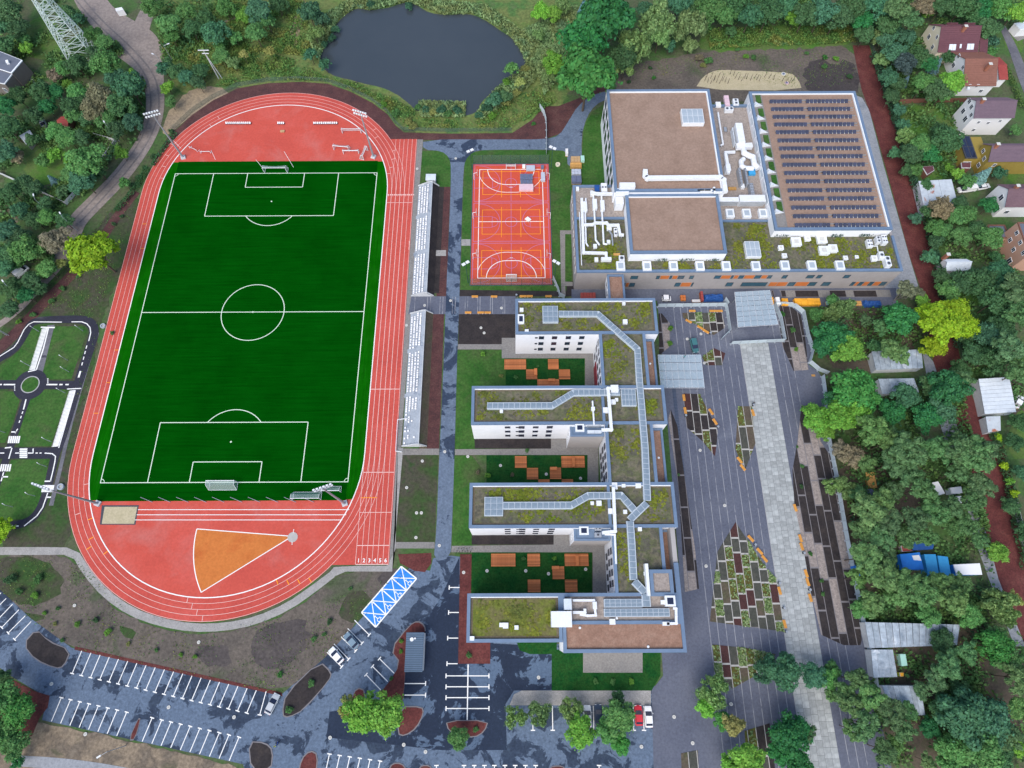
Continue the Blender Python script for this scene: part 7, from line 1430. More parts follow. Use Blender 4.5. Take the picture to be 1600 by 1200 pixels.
for z, L in ((21.5, 7.5), (27, 6)):
    c0 = (pc[0], pc[1], z); a = .35; d = (math.cos(a + 1.57), math.sin(a + 1.57))
    for s in (-1, 1):
        e = (pc[0] + s * d[0] * L, pc[1] + s * d[1] * L, z + .2); m = MB(); 
        for k in (0, 1, 2, 3): m.tube(corner(z + (1.2 if k > 1 else 0), k), e, .08, n=4)
        m.build('crossarm', 'pylon_steel', t)
t = wthing('power_pole', 'double concrete power pole with crossarm in the meadow left of the pond', 'power pole', (*P(342, 123), 0)); b0 = P(342, 123)
MB().tube((*b0, 0), (*b0, 11.5), .2, .13, 8).build('pole', 'concrete', t); MB().tube((b0[0] + 1.1, b0[1] + .2, 0), (b0[0] + .1, b0[1], 9.2), .15, .1, 8).build('strut', 'concrete', t); MB().box(b0[0] - 1.8, b0[1] - .1, 11.2, b0[0] + 1.8, b0[1] + .1, 11.4).box(b0[0] - 1.0, b0[1] - .1, 10.0, b0[0] + 1.2, b0[1] + .1, 10.2).build('crossarm', 'white_metal', t)
pp_ = MB().tube((0, 0, 0), (0, 0, 2.3), .075, .06, 6).mesh('timber_post', 'trunk'); k = 0; posts = []
for u0, u1, v0, n in ((1101, 1137, 128, 9), (1141, 1146, 117, 2), (1148, 1163, 124, 4), (1166, 1172, 125, 2), (1178, 1186, 124, 3), (1194, 1208, 122, 3), (1222, 1238, 128, 4), (1104, 1128, 122, 5)):
    for i in range(n): posts.append((u0 + (u1 - u0) * i / max(1, n - 1), v0 + (i % 3) * 2.0 - 1))
for (u, v), lab in zip(posts, rank_labels([('short dark timber post in the sandy clearing', u, v) for u, v in posts])):
    o = link('timber_post', pp_, None, (*P(u, v), .05)); o.rotation_euler = (random.uniform(-.12, .12), random.uniform(-.1, .1), 0); tag(o, lab, 'post', 'timber posts in the sandy clearing')
for l, u, v, r in (('white striped round disc at the right end of the sandy clearing', 1224, 116, .8), ('small mauve disc below the white striped one', 1229, 130, .7)): tt = thing('ground_disc', l, 'disc', (*P(u, v), .05)); MB().tube((0, 0, 0), (0, 0, .15), r, n=18).build('plate', 'lid' if u < 1226 else 'pink_pack', tt); MB().tube((0, 0, .15), (0, 0, .2), r * .55, n=14).build('centre', 'dark_pack', tt)
# bicycles by the lowest path, a parked row
def bicycle(label, u, v, rz):
    t = thing('bicycle', label, 'bicycle', (*P(u, v), .07), rz, 'bicycles parked by the path')
    for x in (-.5, .5):
        w_ = MB()
        for k in range(12): a, b = 6.283 * k / 12, 6.283 * (k + 1) / 12; w_.tube((x + .33 * math.cos(a), 0, .34 + .33 * math.sin(a)), (x + .33 * math.cos(b), 0, .34 + .33 * math.sin(b)), .03, n=4)
        w_.build('wheel', 'tyre', t)
    MB().pipe([(-.5, 0, .34), (-.15, 0, .85), (.38, 0, .82), (0, 0, .34), (-.15, 0, .85)], .03, 5).tube((.5, 0, .34), (.36, 0, .95), .03, n=5).build('frame', 'grey_metal', t); MB().box(-.28, -.07, .88, -.02, .07, .94).build('saddle', 'tyre', t); MB().tube((.36, -.28, .97), (.36, .28, .97), .025, n=5).build('handlebar', 'steel', t)
for k in range(6): bicycle('silver bicycle parked at the path by the lowest courtyard, %s' % (['leftmost', 'second from the left', 'third from the left', 'fourth from the left', 'fifth from the left', 'rightmost'][k]), 715 + k * 4.2, 860 + (k % 2), 1.1)
# ================================================================== people
def person(label, u, v, rz, top, legs, z=.05, pose='stand'):
    x, y = P(u, v, z + .9); t = thing('person', label, 'person', (x, y, z), rz); me = bpy.data.meshes.new('body')
    sit = pose == 'sit'; hz = .52 if sit else .92
    J = [(0, 0, hz, .15), (0, 0, hz + .28, .14), (0, 0, hz + .50, .16), (0, .01, hz + .62, .06), (0, .02, hz + .70, .085), (0, .02, hz + .80, .10), (0, .02, hz + .87, .06)]
    E = [(0, 1), (1, 2), (2, 3), (3, 4), (4, 5), (5, 6)]
    for s in (-1, 1):
        i = len(J); kz, ky = (.50, .42) if sit else (.48, .05)
        J += [(s * .10, 0, hz - .06, .095), (s * .12, ky, kz, .065), (s * .12, ky - (.0 if sit else .08), .09, .045), (s * .13, ky + .12, .05, .045)]; E += [(0, i), (i, i + 1), (i + 1, i + 2), (i + 2, i + 3)]
        i = len(J); J += [(s * .20, 0, hz + .48, .065), (s * .27, .06, hz + .22, .045), (s * .22, .28, hz + .10, .036), (s * .21, .36, hz + .09, .04)]; E += [(2, i), (i, i + 1), (i + 1, i + 2), (i + 2, i + 3)]
    me.from_pydata([j[:3] for j in J], E, []); o = bpy.data.objects.new('body', me); COL.objects.link(o); md = o.modifiers.new('skin', 'SKIN'); sv = me.skin_vertices[0].data
    for k, j in enumerate(J): sv[k].radius = (j[3], j[3]); sv[k].use_root = k == 0
    sd = o.modifiers.new('sub', 'SUBSURF'); sd.levels = 1; sd.render_levels = 1; dg = bpy.context.evaluated_depsgraph_get(); m2 = bpy.data.meshes.new_from_object(o.evaluated_get(dg)); bpy.data.objects.remove(o); m2.name = 'body'; m2.materials.clear()
    for mm in ('skin', top, legs): m2.materials.append(MATS[mm])
    for p in m2.polygons: c = p.center; p.material_index = 0 if (c.z > hz + .58 or (abs(c.x) > .14 and c.y > .26 and c.z > hz)) else 1 if c.z > hz - .02 else 2; p.use_smooth = True
    link('body', m2, t); MB().ball((0, 0, hz + .83), .115, 10, 6, .75).build('hair', 'hair', t); return t
person('person in dark clothes sitting on the near bank of the pond', 557, 129, 0, 'cloth_dark', 'cloth_dark', pose='sit'); person('worker in a blue top standing at the car park edge', 434, 1161, 1.0, 'cloth_blue', 'cloth_dark'); person('worker in a yellow vest beside the worker in blue', 430, 1166, .4, 'cloth_yellow', 'cloth_blue'); person('worker in teal clothes standing on the square glass canopy', 1070, 557, .8, 'cloth_teal', 'cloth_dark', z=4.24); person('person in dark clothes walking on the pale walkway by the narrow bed', 1177.5, 630, 0, 'cloth_dark', 'cloth_dark')
# ================================================================== trees: crowns of separate leaf faces, shared between trees
def leaf_mesh(name, P_, Nrm, S, asp=1.0, m='leaf', rng=None):
    """one quad per leaf: centres P_, normals Nrm, half sizes S"""
    n = len(P_); a = np.cross(Nrm, rng.normal(size=(n, 3))); a /= np.linalg.norm(a, axis=1)[:, None] + 1e-9; b = np.cross(Nrm, a); S = S[:, None]
    v = np.empty((n, 4, 3)); fold = Nrm * S * .28
    v[:, 0] = P_ - a * S * asp + fold; v[:, 1] = P_ - b * S * .75; v[:, 2] = P_ + a * S * asp + fold; v[:, 3] = P_ + b * S * .75
    me = bpy.data.meshes.new(name); me.vertices.add(n * 4); me.vertices.foreach_set('co', v.reshape(-1)); me.loops.add(n * 4); me.loops.foreach_set('vertex_index', np.arange(n * 4, dtype=np.int32)); me.polygons.add(n); me.polygons.foreach_set('loop_start', np.arange(0, n * 4, 4, dtype=np.int32)); me.update(calc_edges=True); me.materials.append(MATS[m]); return me
def crown(seed, n, leaf, kind='round'):
    g = np.random.default_rng(seed)
    if kind == 'spruce':
        t = g.random(n) ** .75; lay = np.floor(t * 9) / 9 + g.random(n) * .05; ang = g.random(n) * 6.283; ang = np.round(ang / .52) * .52 + g.normal(size=n) * .13; r = (1.02 - lay) * np.sqrt(g.random(n)) * (.9 + .2 * g.random(n))
        p = np.stack([r * np.cos(ang), r * np.sin(ang), -1.1 + lay * 2.5 - r * .25], 1); nr = np.stack([np.cos(ang) * .5, np.sin(ang) * .5, np.ones(n)], 1) + g.normal(size=(n, 3)) * .35
        nr /= np.linalg.norm(nr, axis=1)[:, None]; return leaf_mesh('crown', p, nr, leaf * (.6 + .8 * g.random(n)), 1.5, rng=g)
    vr = {'round': .78, 'willow': .95, 'pine': .55, 'shrub': .62}[kind]; nb = {'round': 46, 'willow': 36, 'pine': 52, 'shrub': 18}[kind]; br = {'round': .235, 'willow': .22, 'pine': .18, 'shrub': .36}[kind]
    d = g.normal(size=(nb, 3)); d /= np.linalg.norm(d, axis=1)[:, None]; d[:, 2] = np.where(d[:, 2] < -.35, -d[:, 2] * .6, d[:, 2]); rad = .30 + .56 * g.random(nb) ** .6
    lob = 1 + .16 * np.sin(3 * np.arctan2(d[:, 1], d[:, 0]) + g.random() * 6)
    c = d * (rad * lob)[:, None] * np.array([1, 1, vr]); R = br * (.45 + 1.05 * g.random(nb))
    w_ = R ** 2; bi = g.choice(nb, n, p=w_ / w_.sum()); q = g.normal(size=(n, 3)); q /= np.linalg.norm(q, axis=1)[:, None]; q[:, 2] = np.where(q[:, 2] < -.2, -q[:, 2], q[:, 2]); q[:, 2] = np.abs(q[:, 2]) * (1 if kind != 'pine' else .6) - .15
    rr_ = R[bi] * (.5 + .55 * g.random(n) ** .5 + .45 * (g.random(n) < .07)); p = c[bi] + q * rr_[:, None]
    if kind == 'willow':
        p[:, 2] -= g.random(n) * .22; nr = q * np.array([1, 1, .15]) + g.normal(size=(n, 3)) * .25
    else: nr = q + np.array([0, 0, .45]) + g.normal(size=(n, 3)) * .42
    nr /= np.linalg.norm(nr, axis=1)[:, None] + 1e-9
    return leaf_mesh('crown', p, nr, leaf * (.55 + .9 * g.random(n)), 1.6 if kind in ('willow', 'pine') else 1.05, rng=g)
CROWN = {('round', 'L'): [crown(s, 5200, .058) for s in (1, 2, 3, 4)], ('round', 'S'): [crown(s, 2300, .085) for s in (11, 12, 13)], ('willow', 'L'): [crown(s, 5200, .05, 'willow') for s in (21, 22)], ('pine', 'L'): [crown(s, 3600, .056, 'pine') for s in (31, 32, 33)], ('pine', 'S'): [crown(s, 1900, .075, 'pine') for s in (36, 37)], ('shrub', 'S'): [crown(s, 900, .12, 'shrub') for s in (41, 42, 43)], ('spruce', 'S'): [crown(s, 2200, .085, 'spruce') for s in (51, 52)]}
def limb_mesh(seed, spread=.75, n=7, base=.05):
    """trunk of unit height with limbs reaching into the crown; z = 1 is the crown centre"""
    r = random.Random(seed); m = MB(); a = (r.uniform(-.03, .03), r.uniform(-.03, .03), .55); m.tube((0, 0, -.02), a, base, base * .75, 7, False).tube(a, (r.uniform(-.05, .05), r.uniform(-.05, .05), 1.15), base * .75, base * .3, 6)
    for k in range(n):
        t = 6.283 * k / n + r.uniform(-.3, .3); z = r.uniform(.45, .85); l = spread * r.uniform(.5, .95); mid = (math.cos(t) * l * .5, math.sin(t) * l * .5, z + .18); m.tube((0, 0, z), mid, base * .45, base * .3, 5, False).tube(mid, (math.cos(t + .2) * l, math.sin(t + .2) * l, z + .32 + r.uniform(0, .12)), base * .3, base * .1, 5, False)
    return m.mesh('trunk', 'trunk', True)
TRUNK = [limb_mesh(s) for s in range(5)]; STEM = limb_mesh(9, .4, 4, .04)
def bare_mesh(seed):
    r = random.Random(seed); m = MB()
    def br(p, d, l, rad, k):
        e = p + d * l; m.tube(p, e, rad, rad * .6, 4, False)
        if k == 0: return
        for _ in range(4 if k > 1 else 6):
            dd = (d + Vector((r.uniform(-.75, .75), r.uniform(-.75, .75), r.uniform(-.1, .6)))).normalized(); br(p + d * l * r.uniform(.5, 1), dd, l * r.uniform(.5, .8), rad * .52, k - 1)
    for _ in range(5): br(Vector((0, 0, 0)), Vector((r.uniform(-.5, .5), r.uniform(-.5, .5), 1)).normalized(), .42, .028, 3)
    return m.mesh('branches', 'bare_twig')
BARE = [bare_mesh(3), bare_mesh(5)]
KIND = {'d': ('dark green', (.022, .054, .021), 'round'), 'b': ('bluish green', (.022, .063, .034), 'round'), 'm': ('mid green', (.034, .088, .026), 'round'), 'l': ('light green', (.052, .125, .018), 'round'), 'y': ('yellow-green', (.088, .15, .008), 'round'), 'D': ('deep green', (.013, .064, .022), 'round'), 'M': ('lush green', (.022, .084, .018), 'round'),
        'g': ('pale willow-like', (.075, .125, .045), 'willow'), 'p': ('olive pine-like', (.045, .088, .030), 'pine'), 'q': ('dull green pine-like', (.033, .070, .028), 'pine'), 'o': ('brownish', (.075, .068, .042), 'round'), 'k': ('dusky purple-green', (.022, .040, .034), 'round'), 's': ('blue spruce', (.055, .105, .115), 'spruce'), 'e': ('dark spruce', (.014, .042, .022), 'spruce'), 'a': ('ochre', (.10, .115, .035), 'pine')}
T = {}
T['in the left-hand gardens'] = """15 18 18 d;28 45 13 d;10 70 14 d;42 76 9 l;8 44 12 b;105 22 12 d;119 30 10 b;146 55 13 m;162 68 13 m;150 84 12 d;168 100 20 m;120 102 15 d;100 108 12 m;86 117 10 o;106 132 8 l;66 142 15 d;88 145 12 D;121 146 13 m;178 122 14 b;156 152 20 o;202 136 22 b;206 119 9 l;186 166 18 d;150 174 18 o;132 163 12 d;110 166 14 d;74 168 12 D;56 181 13 d;28 152 14 d;8 168 15 D;12 200 18 d;10 236 15 b;28 246 9 o;52 220 10 d;116 181 12 m;137 186 13 d;164 188 14 m;181 203 13 d;206 193 14 b;204 174 11 d;86 206 14 m;106 216 14 m;127 215 12 d;140 252 24 m;112 248 12 l;88 242 11 l;110 272 12 m;131 283 17 b;152 272 10 d;82 281 8 s;195 286 8 m;189 240 10 l;66 252 9 m;36 288 13 d;70 318 11 d;18 300 14 d;55 296 12 d;100 300 10 d;100 345 12 d;75 340 13 m;55 345 12 d;30 330 12 b;12 362 16 b;34 372 15 d;66 388 16 g;92 376 20 o;42 392 20 m;74 421 14 m;48 440 13 d;18 395 16 d;30 412 9 m;20 450 15 d;42 462 12 D;16 484 13 d;8 420 14 b;62 452 10 d;96 412 8 a;100 36 7 e;38 62 8 m"""
T['on the bank left of the pond'] = """238 12 16 m;264 38 17 m;268 58 12 m;292 20 15 m;300 46 14 d;336 54 18 b;322 28 13 d;352 14 13 m;385 26 12 l;368 60 10 m;262 100 9 d;256 108 10 b;276 114 12 d;292 122 12 b;312 112 12 d;310 130 11 d;262 136 10 l;346 88 12 m;364 98 10 g;266 160 9 m;405 18 18 b;400 54 14 m;418 34 12 m;435 8 12 d;484 20 16 b;502 30 10 b;492 54 13 g;486 86 10 b;508 101 9 b;420 80 8 a;380 85 8 a;345 70 9 m"""
T['around the right bank of the pond'] = """845 18 13 l;862 22 12 l;880 8 12 g;842 55 10 g;866 100 17 l;790 152 9 d;772 157 11 b;800 108 10 m;812 128 9 a;858 120 11 g;946 34 38 D;907 64 30 D;918 116 40 M;970 30 20 D;972 92 20 d;911 14 11 s;992 70 24 g;976 102 17 g;1026 32 25 g;1030 58 18 g;1080 40 23 g;1046 72 9 b;1006 18 13 b;1078 70 11 g"""
T['in the wood at the top'] = """1108 14 19 m;1132 26 16 m;1152 8 18 d;1172 26 18 b;1200 20 20 d;1226 10 16 b;1242 28 12 l;1258 24 18 d;1284 20 20 b;1308 26 18 d;1332 14 19 d;1346 34 15 D;1368 10 20 b;1384 40 17 d;1402 14 19 q;1424 32 16 q;1442 12 16 o;1447 20 9 l;1472 10 17 d;1502 12 19 d;1530 20 16 D;1560 14 18 m;1586 20 18 l;1352 54 13 d;1380 64 12 b;1060 8 18 b;1085 12 14 d;1416 58 12 b;1100 44 9 m;1142 50 8 d"""
T['in the right-hand gardens'] = """1376 58 13 g;1394 52 11 b;1396 84 17 b;1410 102 16 k;1378 92 12 g;1388 122 14 b;1420 94 10 e;1436 90 15 d;1452 100 13 D;1463 102 10 s;1481 90 10 d;1444 132 17 m;1462 142 17 d;1484 129 19 l;1472 148 14 m;1402 132 12 d;1413 129 9 s;1392 152 12 d;1542 46 17 d;1524 34 13 d;1547 66 11 b;1548 82 8 m;1414 212 13 g;1440 226 16 m;1476 220 19 d;1466 206 12 d;1452 242 14 D;1422 242 14 d;1430 266 10 m;1404 172 9 b;1410 196 9 b;1398 240 9 b;1416 268 9 d;1446 290 9 d;1482 262 6 l;1534 276 15 s;1512 284 11 m;1560 270 9 b;1496 272 9 l;1470 326 17 o;1450 332 11 d;1490 340 15 m;1510 334 14 m;1500 318 12 d;1546 322 12 D;1460 357 13 m;1476 361 13 m;1500 370 15 m;1526 360 14 d;1546 374 17 m;1430 342 9 b;1460 378 11 d;1452 402 11 b;1556 402 9 d;1482 452 15 m;1500 440 17 d;1530 440 21 d;1560 430 20 b;1586 450 23 q;1470 432 12 d;1482 482 13 D;1556 470 23 d;1590 492 22 q;1566 512 20 d;1540 522 18 b;1576 542 23 q;1546 562 20 d;1590 582 20 q;1520 552 18 d;1500 578 14 d;1506 528 13 d;1584 690 12 d;1560 684 6 y;1569 728 6 y;1578 752 6 l;1584 771 6 y;1590 660 14 d;1578 792 12 d;1596 740 12 b;1600 830 14 d;1585 205 8 m;1535 120 6 e"""
T['in the yard below the hall'] = """1300 490 14 g;1274 492 11 m;1320 480 14 g;1301 526 23 D;1321 546 23 l;1289 542 18 D;1401 500 23 D;1376 512 14 q;1392 486 10 q;1390 546 17 p;1408 556 15 p;1368 540 11 d;1456 540 16 y;1470 505 26 y;1494 490 23 y;1447 492 18 y;1505 512 18 y;1440 470 10 l;1300 470 9 m;1352 500 10 q"""
T['behind the plaza fence'] = """1330 606 29 M;1346 626 22 M;1312 630 19 D;1304 652 23 l;1330 642 22 l;1275 656 19 l;1288 676 13 l;1412 620 20 b;1396 642 17 D;1482 608 26 D;1456 600 18 d;1502 596 18 q;1362 670 23 p;1386 690 20 p;1420 705 24 q;1400 684 16 q;1446 652 20 D;1470 642 20 b;1500 702 25 q;1462 702 22 q;1524 712 25 q;1542 700 17 q;1496 738 18 q;1330 712 17 o;1352 722 15 p;1312 702 13 o;1396 722 20 q;1420 742 20 q;1442 762 22 q;1320 762 15 g;1300 760 13 g;1342 772 13 q;1380 782 20 p;1356 797 23 p;1386 812 20 q;1346 830 17 p;1376 840 18 q;1430 812 21 q;1462 800 20 q;1486 792 17 q;1440 905 12 q;1462 912 12 p;1412 898 10 q;1520 782 19 q;1532 760 20 q;1490 822 16 m;1512 820 15 q;1350 870 23 p;1340 902 16 p;1382 900 23 p;1386 870 17 q;1418 842 16 q;1450 838 14 q;1420 916 22 p;1400 930 18 p;1442 925 22 p;1470 915 18 p;1500 912 16 p;1490 938 22 p;1512 962 18 m;1450 960 16 m;1362 942 20 p;1342 950 14 m;1556 862 15 l;1530 846 13 q;1560 942 22 g;1586 936 12 a;1576 962 14 g;1400 765 14 q"""
T['in the lower right corner'] = """1470 1002 16 d;1482 1040 22 q;1512 1020 16 q;1552 1010 24 M;1572 1030 22 m;1560 990 14 p;1592 1060 22 p;1462 1062 18 q;1500 1082 18 d;1502 1124 32 b;1541 1122 30 b;1472 1110 18 d;1530 1162 28 m;1572 1150 22 q;1562 1182 18 d;1484 1172 22 m;1592 1110 18 p;1592 1170 12 l;1450 1136 15 D;1340 1062 19 p;1362 1090 21 p;1330 1100 19 p;1390 1112 21 q;1352 1132 21 q;1412 1142 18 q;1318 1082 16 p;1396 1165 14 p;1418 1110 14 q;1380 1172 18 q;1332 1140 16 p;1440 1080 13 q;1510 1190 16 d;1450 1190 13 p"""
T['on the lower plaza'] = """1295 1060 15 m;1270 1056 17 b;1226 1045 22 b;1196 1046 17 b;1300 1044 11 m;1114 1080 22 g;1104 1104 14 l;1128 1126 13 M;1146 1132 17 a;1166 1190 26 l;1140 1196 16 l;1230 1150 26 D;1247 1140 18 D;1218 1172 18 D;1262 1146 13 q;1242 1192 20 D;1300 1085 10 p"""
T['in the bottom car park'] = """805 1120 15 g;842 1115 17 g;892 1108 16 g;905 1142 21 l;966 1122 22 m;950 1140 17 m;970 1160 13 M;965 1092 10 d;566 1112 26 l;602 1112 28 l;714 1152 14 m;548 1100 14 a;538 1112 9 a"""
T['in the bottom left corner'] = """14 1090 23 m;32 1108 22 M;10 1142 20 m;22 1162 18 m;4 1062 13 d;5 824 15 y;-4 838 13 y;28 1190 9 D"""
T['beside the left curve of the track'] = """145 394 33 y"""
rows = []
for reg, s in T.items():
    for e in s.split(';'):
        u, v, r, k = e.split(); rows.append((reg, float(u), float(v), float(r), k))
def size_word(r): return 'small ' if r < 11 else 'large ' if r >= 22 else ''
def tword(k): return KIND[k][0] if KIND[k][0].endswith('spruce') else KIND[k][0] + ' tree'
base = [size_word(r) + tword(k) + ' ' + reg for reg, u, v, r, k in rows]; labs = rank_labels([(b, r[1], r[2]) for b, r in zip(base, rows)])
rt_ = random.Random(17)
for (reg, u, v, r, k), lab in zip(rows, labs):
    nm, colr, shape = KIND[k]; R = r * m_per_px(u, v) * 1.06
    if shape == 'spruce': R *= .95; zc = R * 1.15; vr = 1.0
    elif shape == 'pine': R *= 1.02; zc = R * 2.3
    elif shape == 'willow': R *= 1.05; zc = R * 1.35
    else: R *= 1.08; zc = R * 1.45
    zc = min(zc, 16)
    x, y = P(u, v, zc); small = r < 12; key = (shape, 'S' if (small and (shape, 'S') in CROWN) or (shape, 'L') not in CROWN else 'L'); me = rt_.choice(CROWN[key])
    j = lambda: rt_.uniform(.82, 1.2); jj = j(); c = tuple(a * jj * 2.75 * rt_.uniform(.92, 1.08) for a in colr)
    t = thing('spruce_tree' if shape == 'spruce' else 'pine_tree' if shape == 'pine' else 'willow_tree' if shape == 'willow' else 'broadleaf_tree', lab, 'tree', (x, y, 0), rt_.uniform(0, 6.28), 'trees ' + reg)
    o = link('crown', me, t, (0, 0, zc), 0, (R * rt_.uniform(.93, 1.07), R * rt_.uniform(.93, 1.07), R * rt_.uniform(.9, 1.05))); o.color = (*c, 1)
    link('trunk', rt_.choice(TRUNK), t, (0, 0, 0), 0, (R * .85 if zc > 0 else R, R * .85, zc))
# bare pale trees by the hall
for i, (u, v, r, l) in enumerate(((1406, 452, 26, 'bare pale grey tree at the right end of the hall wall, the nearer one'), (1432, 450, 17, 'bare pale grey tree leaning over the mulch strip beside the hall'), (478 - 410, 1180 + 200, 5, ''))):
    if not l: continue
    R = r * m_per_px(u, v); x, y = P(u, v + 10, 3); t = thing('bare_tree', l, 'tree', (x, y, 0), i * 1.3, 'bare trees by the hall'); link('branches', BARE[i], t, None, 0, (R * .95, R * .95, R * 1.5)); 
    o = link('crown', CROWN[('pine', 'S')][0], t, (0, 0, R * 1.25), 0, (R * .62, R * .62, R * .6)); o.color = (.17, .20, .12, 1)
for u, v, r in ((244, 165, 0),): pass
# ------------------------------------------------------------------ young shrubs and saplings
SH = {'on the bare soil bank': "70 958 3 l;91 950 3 m;86 975 3 a;122 975 4 l;168 987 5 l;201 1006 3 a;245 1015 3 m;283 1023 3 l;305 1026 3 l;490 998 4 m;507 991 3 m;515 971 4 d;438 1054 4 M;30 925 5 m;55 930 5 l;17 905 7 d;150 968 4 d;548 920 3 m;60 905 6 m;98 1000 3 m",
      'on the car park islands': "486 1068 5 m;452 1108 5 m;627 1001 3 l;626 1018 3 l;733 1023 4 m;744 1140 4 m;612 1060 3 m",
      'in the courtyard lawns': "754 553 4 l;783 588 3 a;806 589 3 m;762 742 4 l;747 738 3 o;800 742 3 o;824 704 3 m;866 872 3 l;818 873 3 m;745 640 3 m;840 572 2 m",
      'on the south lawn and plaza': "930 1065 4 m;958 1065 4 m;986 1065 4 l;1047 513 4 l;1046 537 4 l;1060 742 2 m;1252 760 3 d;1253 728 3 m;1246 698 2 m;1266 865 3 M;1284 908 3 m;1286 928 3 m;1222 490 4 M;1238 516 4 m;1244 546 3 l",
      'along the left mulch strip': "205 290 4 d;216 278 4 d;190 338 3 d;178 350 3 d;98 450 4 m;80 470 4 m;52 492 4 m;30 503 4 l;122 432 3 m;226 262 3 d;240 245 4 d;268 205 4 d;176 520 3 m",
      'above the hall': "1016 106 3 d;1022 122 3 M;982 128 3 d;1092 90 6 o;1106 95 6 m;1098 102 4 a;1165 88 4 l;1152 78 3 m;1178 90 4 m;1260 83 3 m;1288 90 4 M;1306 92 4 l;1288 104 4 m;1327 120 4 d;932 182 2 m;834 194 3 M",
      'round the pond margin': "690 172 7 b;664 172 6 b;715 172 7 b;652 168 5 m;676 176 6 a;700 178 6 m;792 128 6 l;760 168 8 b;748 180 6 b;776 150 8 d;520 60 6 b;524 46 6 b;508 70 5 b;640 10 6 b;580 8 6 b;820 108 6 a;808 146 6 a;790 160 7 a;770 182 6 l;640 190 6 a;618 178 6 m;600 164 5 l;646 198 6 a"}
rows = [(reg, *e.split()) for reg, s in SH.items() for e in s.split(';')]; rows = [(a, float(b), float(c), float(d), k) for a, b, c, d, k in rows]
labs = rank_labels([(KIND[k][0].replace(' pine-like', '').replace(' willow-like', '') + ' young shrub ' + reg, u, v) for reg, u, v, r, k in rows])
for (reg, u, v, r, k), lab in zip(rows, labs):
    R = r * m_per_px(u, v) * 1.1; zc = R * .62; x, y = P(u, v, zc); t = thing('young_shrub', lab, 'shrub', (x, y, .03), rt_.uniform(0, 6), 'young shrubs ' + reg); o = link('crown', rt_.choice(CROWN[('shrub', 'S')]), t, (0, 0, zc), 0, R); jj = rt_.uniform(.85, 1.2); o.color = (*[a * jj * 1.9 for a in KIND[k][1]], 1); link('stem', STEM, t, (0, 0, 0), 0, (R * .6, R * .6, zc))
# hedges along the garden side of the mulch strip
for lab, pts, c, w_, h in (('dense dark hedge of leaves along the garden side of the mulch strip', [(1364, 84), (1378, 118), (1398, 180), (1412, 225), (1428, 282), (1446, 335), (1462, 400), (1472, 450), (1484, 500), (1500, 545)], (.018, .050, .026), 2.2, 2.4), ('clipped green hedge beside the upper right lane', [(1557, 93), (1574, 110), (1583, 130), (1592, 155), (1600, 170)], (.04, .075, .02), 1.6, 1.6), ('clipped pale hedge on the left of the road by the terracotta house', [(1541, 88), (1556, 90)], (.05, .085, .02), 1.4, 1.4), ('dark hedge row right of the lower mulch strip', [(1544, 660), (1568, 720), (1580, 770), (1592, 830), (1604, 890)], (.022, .054, .021), 2.2, 2.2), ('leafy hedge between the left gardens and the dirt road bend', [(230, 262), (214, 290), (196, 312), (180, 330)], (.02, .06, .022), 1.4, 1.4), ('green hedge along the track mulch at the dirt road', [(275, 208), (262, 222), (250, 240), (238, 258)], (.02, .065, .025), 1.3, 1.2)):
    q = PL(pts, h * .5); g_ = np.random.default_rng(len(lab)); Pn = []
    for a, b in zip(q[:-1], q[1:]):
        L = math.hypot(b[0] - a[0], b[1] - a[1]); n = int(L * 46 * h / 2); s = g_.random(n); p = np.stack([a[0] + (b[0] - a[0]) * s, a[1] + (b[1] - a[1]) * s, np.zeros(n)], 1); th = g_.random(n) * math.pi; rad = w_ / 2 * (.75 + .35 * g_.random(n)) * (1 + .25 * np.sin(s * L * .9)); nx_, ny_ = -(b[1] - a[1]) / L, (b[0] - a[0]) / L; p[:, 0] += nx_ * np.cos(th) * rad; p[:, 1] += ny_ * np.cos(th) * rad; p[:, 2] = h * (.35 + .6 * np.sin(th)) * (.85 + .25 * g_.random(n)); Pn.append(p)
    p = np.concatenate(Pn); nr = g_.normal(size=p.shape) * .6 + np.array([0, 0, .8]); nr /= np.linalg.norm(nr, axis=1)[:, None]; x0, y0 = q[0]; p -= np.array([x0, y0, 0]); t = thing('hedge', lab, 'hedge', (x0, y0, 0)); o = link('foliage', leaf_mesh('foliage', p, nr, .16 + .16 * g_.random(len(p)), rng=g_), t); o.color = (*[a * 2.0 for a in c], 1); o['kind'] = 'stuff'
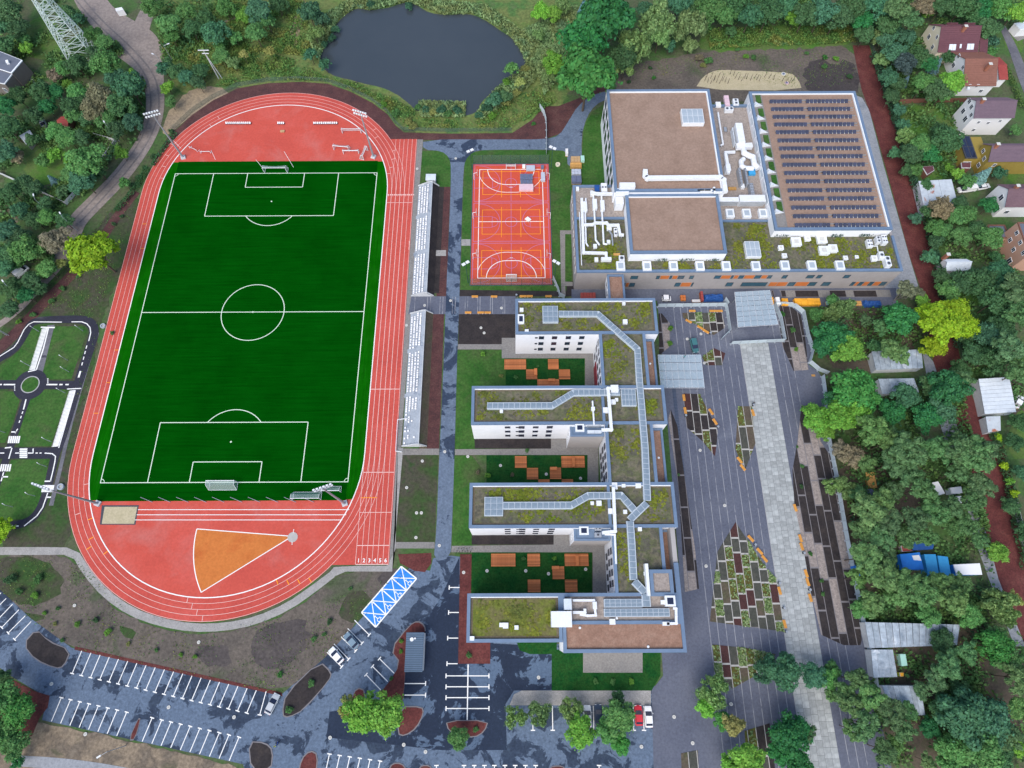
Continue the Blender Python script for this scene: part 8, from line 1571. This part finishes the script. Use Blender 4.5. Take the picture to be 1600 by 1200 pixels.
# ------------------------------------------------------------------ uncounted growth: reeds, meadow, undergrowth
def scatter(name, polys, n, m, size, h, seed, upright=True, cluster=None):
    g_ = np.random.default_rng(seed); out = []
    areas = []
    for q in polys: w_ = PL(q); areas.append(abs(sum(w_[i - 1][0] * w_[i][1] - w_[i][0] * w_[i - 1][1] for i in range(len(w_)))) / 2)
    for q, A in zip(polys, areas):
        w_ = PL(q); k = int(n * A / sum(areas)); xs = [p[0] for p in w_]; ys = [p[1] for p in w_]; p = np.stack([g_.uniform(min(xs), max(xs), k * 3), g_.uniform(min(ys), max(ys), k * 3)], 1)
        if cluster:
            ce = np.stack([g_.uniform(min(xs), max(xs), cluster), g_.uniform(min(ys), max(ys), cluster)], 1); half = len(p) * 3 // 4; p[:half] = ce[g_.integers(0, cluster, half)] + g_.normal(size=(half, 2)) * 1.6
        ins = np.zeros(len(p), bool); X_, Y_ = p[:, 0], p[:, 1]
        for i in range(len(w_)):
            a, b = w_[i - 1], w_[i]; cnd = (a[1] > Y_) != (b[1] > Y_); xi = (b[0] - a[0]) * (Y_ - a[1]) / ((b[1] - a[1]) or 1e-9) + a[0]; ins ^= cnd & (X_ < xi)
        out.append(p[ins][:k])
    p = np.concatenate(out); nn = len(p); hh = h * (.35 + .75 * g_.random(nn)); P3 = np.concatenate([p, (hh * (.6 if upright else 1))[:, None]], 1); nr = g_.normal(size=(nn, 3)); nr[:, 2] = nr[:, 2] * .3 + (.6 if upright else .9); nr /= np.linalg.norm(nr, axis=1)[:, None]
    o = link(name, leaf_mesh(name, P3, nr, size * (.5 + g_.random(nn)), 1.5 if upright else 1.0, m, g_)); o['kind'] = 'stuff'; return o
scatter('reeds', [[(498, 98), (486, 70), (500, 30), (545, 2), (600, -8), (680, 2), (760, 10), (815, 50), (850, 95), (835, 130), (790, 165), (752, 190), (744, 178), (775, 140), (798, 122), (822, 105), (818, 90), (800, 60), (760, 32), (735, 22), (695, 25), (650, 9), (632, 5), (580, 18), (556, 13), (530, 32), (516, 54), (506, 76), (500, 96)], [(655, 160), (728, 162), (726, 184), (657, 184)], [(815, 50), (900, 10), (905, 90), (850, 150), (838, 110)]], 38000, 'reed_leaf', .34, 1.7, 3)
scatter('meadow_growth', [[(250, 55), (330, 60), (480, 100), (500, 118), (520, 128), (420, 126), (350, 136), (300, 134), (262, 120)], [(330, 0), (480, 0), (485, 90), (340, 75)], [(500, 118), (560, 132), (640, 168), (660, 186), (740, 192), (820, 150), (860, 120), (870, 160), (830, 184), (790, 204), (640, 202), (590, 158), (540, 138)], [(1100, 45), (1330, 42), (1340, 68), (1110, 78)]], 34000, 'meadow_leaf', .26, .8, 4, False, 120)
scatter('undergrowth', [[(0, 0), (100, 0), (180, 60), (230, 130), (225, 210), (130, 310), (80, 360), (90, 420), (30, 480), (0, 495)], [(240, 0), (330, 0), (340, 80), (255, 100)], [(1090, 0), (1600, 0), (1600, 40), (1450, 45), (1370, 60), (1340, 45), (1120, 40)]], 30000, 'under_leaf', .38, 1.3, 5, False, 160)
scatter('undergrowth', [[(1365, 60), (1460, 60), (1470, 150), (1505, 165), (1490, 280), (1500, 330), (1590, 410), (1600, 640), (1560, 650), (1510, 570), (1470, 430), (1420, 270)], [(1290, 600), (1500, 590), (1530, 750), (1560, 960), (1600, 1000), (1600, 1200), (1370, 1200), (1350, 950)], [(1270, 480), (1400, 480), (1440, 530), (1400, 560), (1300, 570)]], 34000, 'under_leaf', .36, 1.1, 6, False, 160)
scatter('verge_weeds', [[(0, 868), (115, 868), (220, 976), (300, 993), (460, 958), (640, 890), (510, 1026), (440, 1084), (110, 1012), (40, 965), (0, 920)], [(1000, 100), (1120, 82), (1330, 74), (1340, 130), (1260, 140), (1090, 112), (960, 132)], [(165, 330), (220, 300), (160, 480), (120, 690), (100, 690), (150, 500), (60, 480), (100, 440)]], 6000, 'meadow_leaf', .13, .22, 8, False, 150)
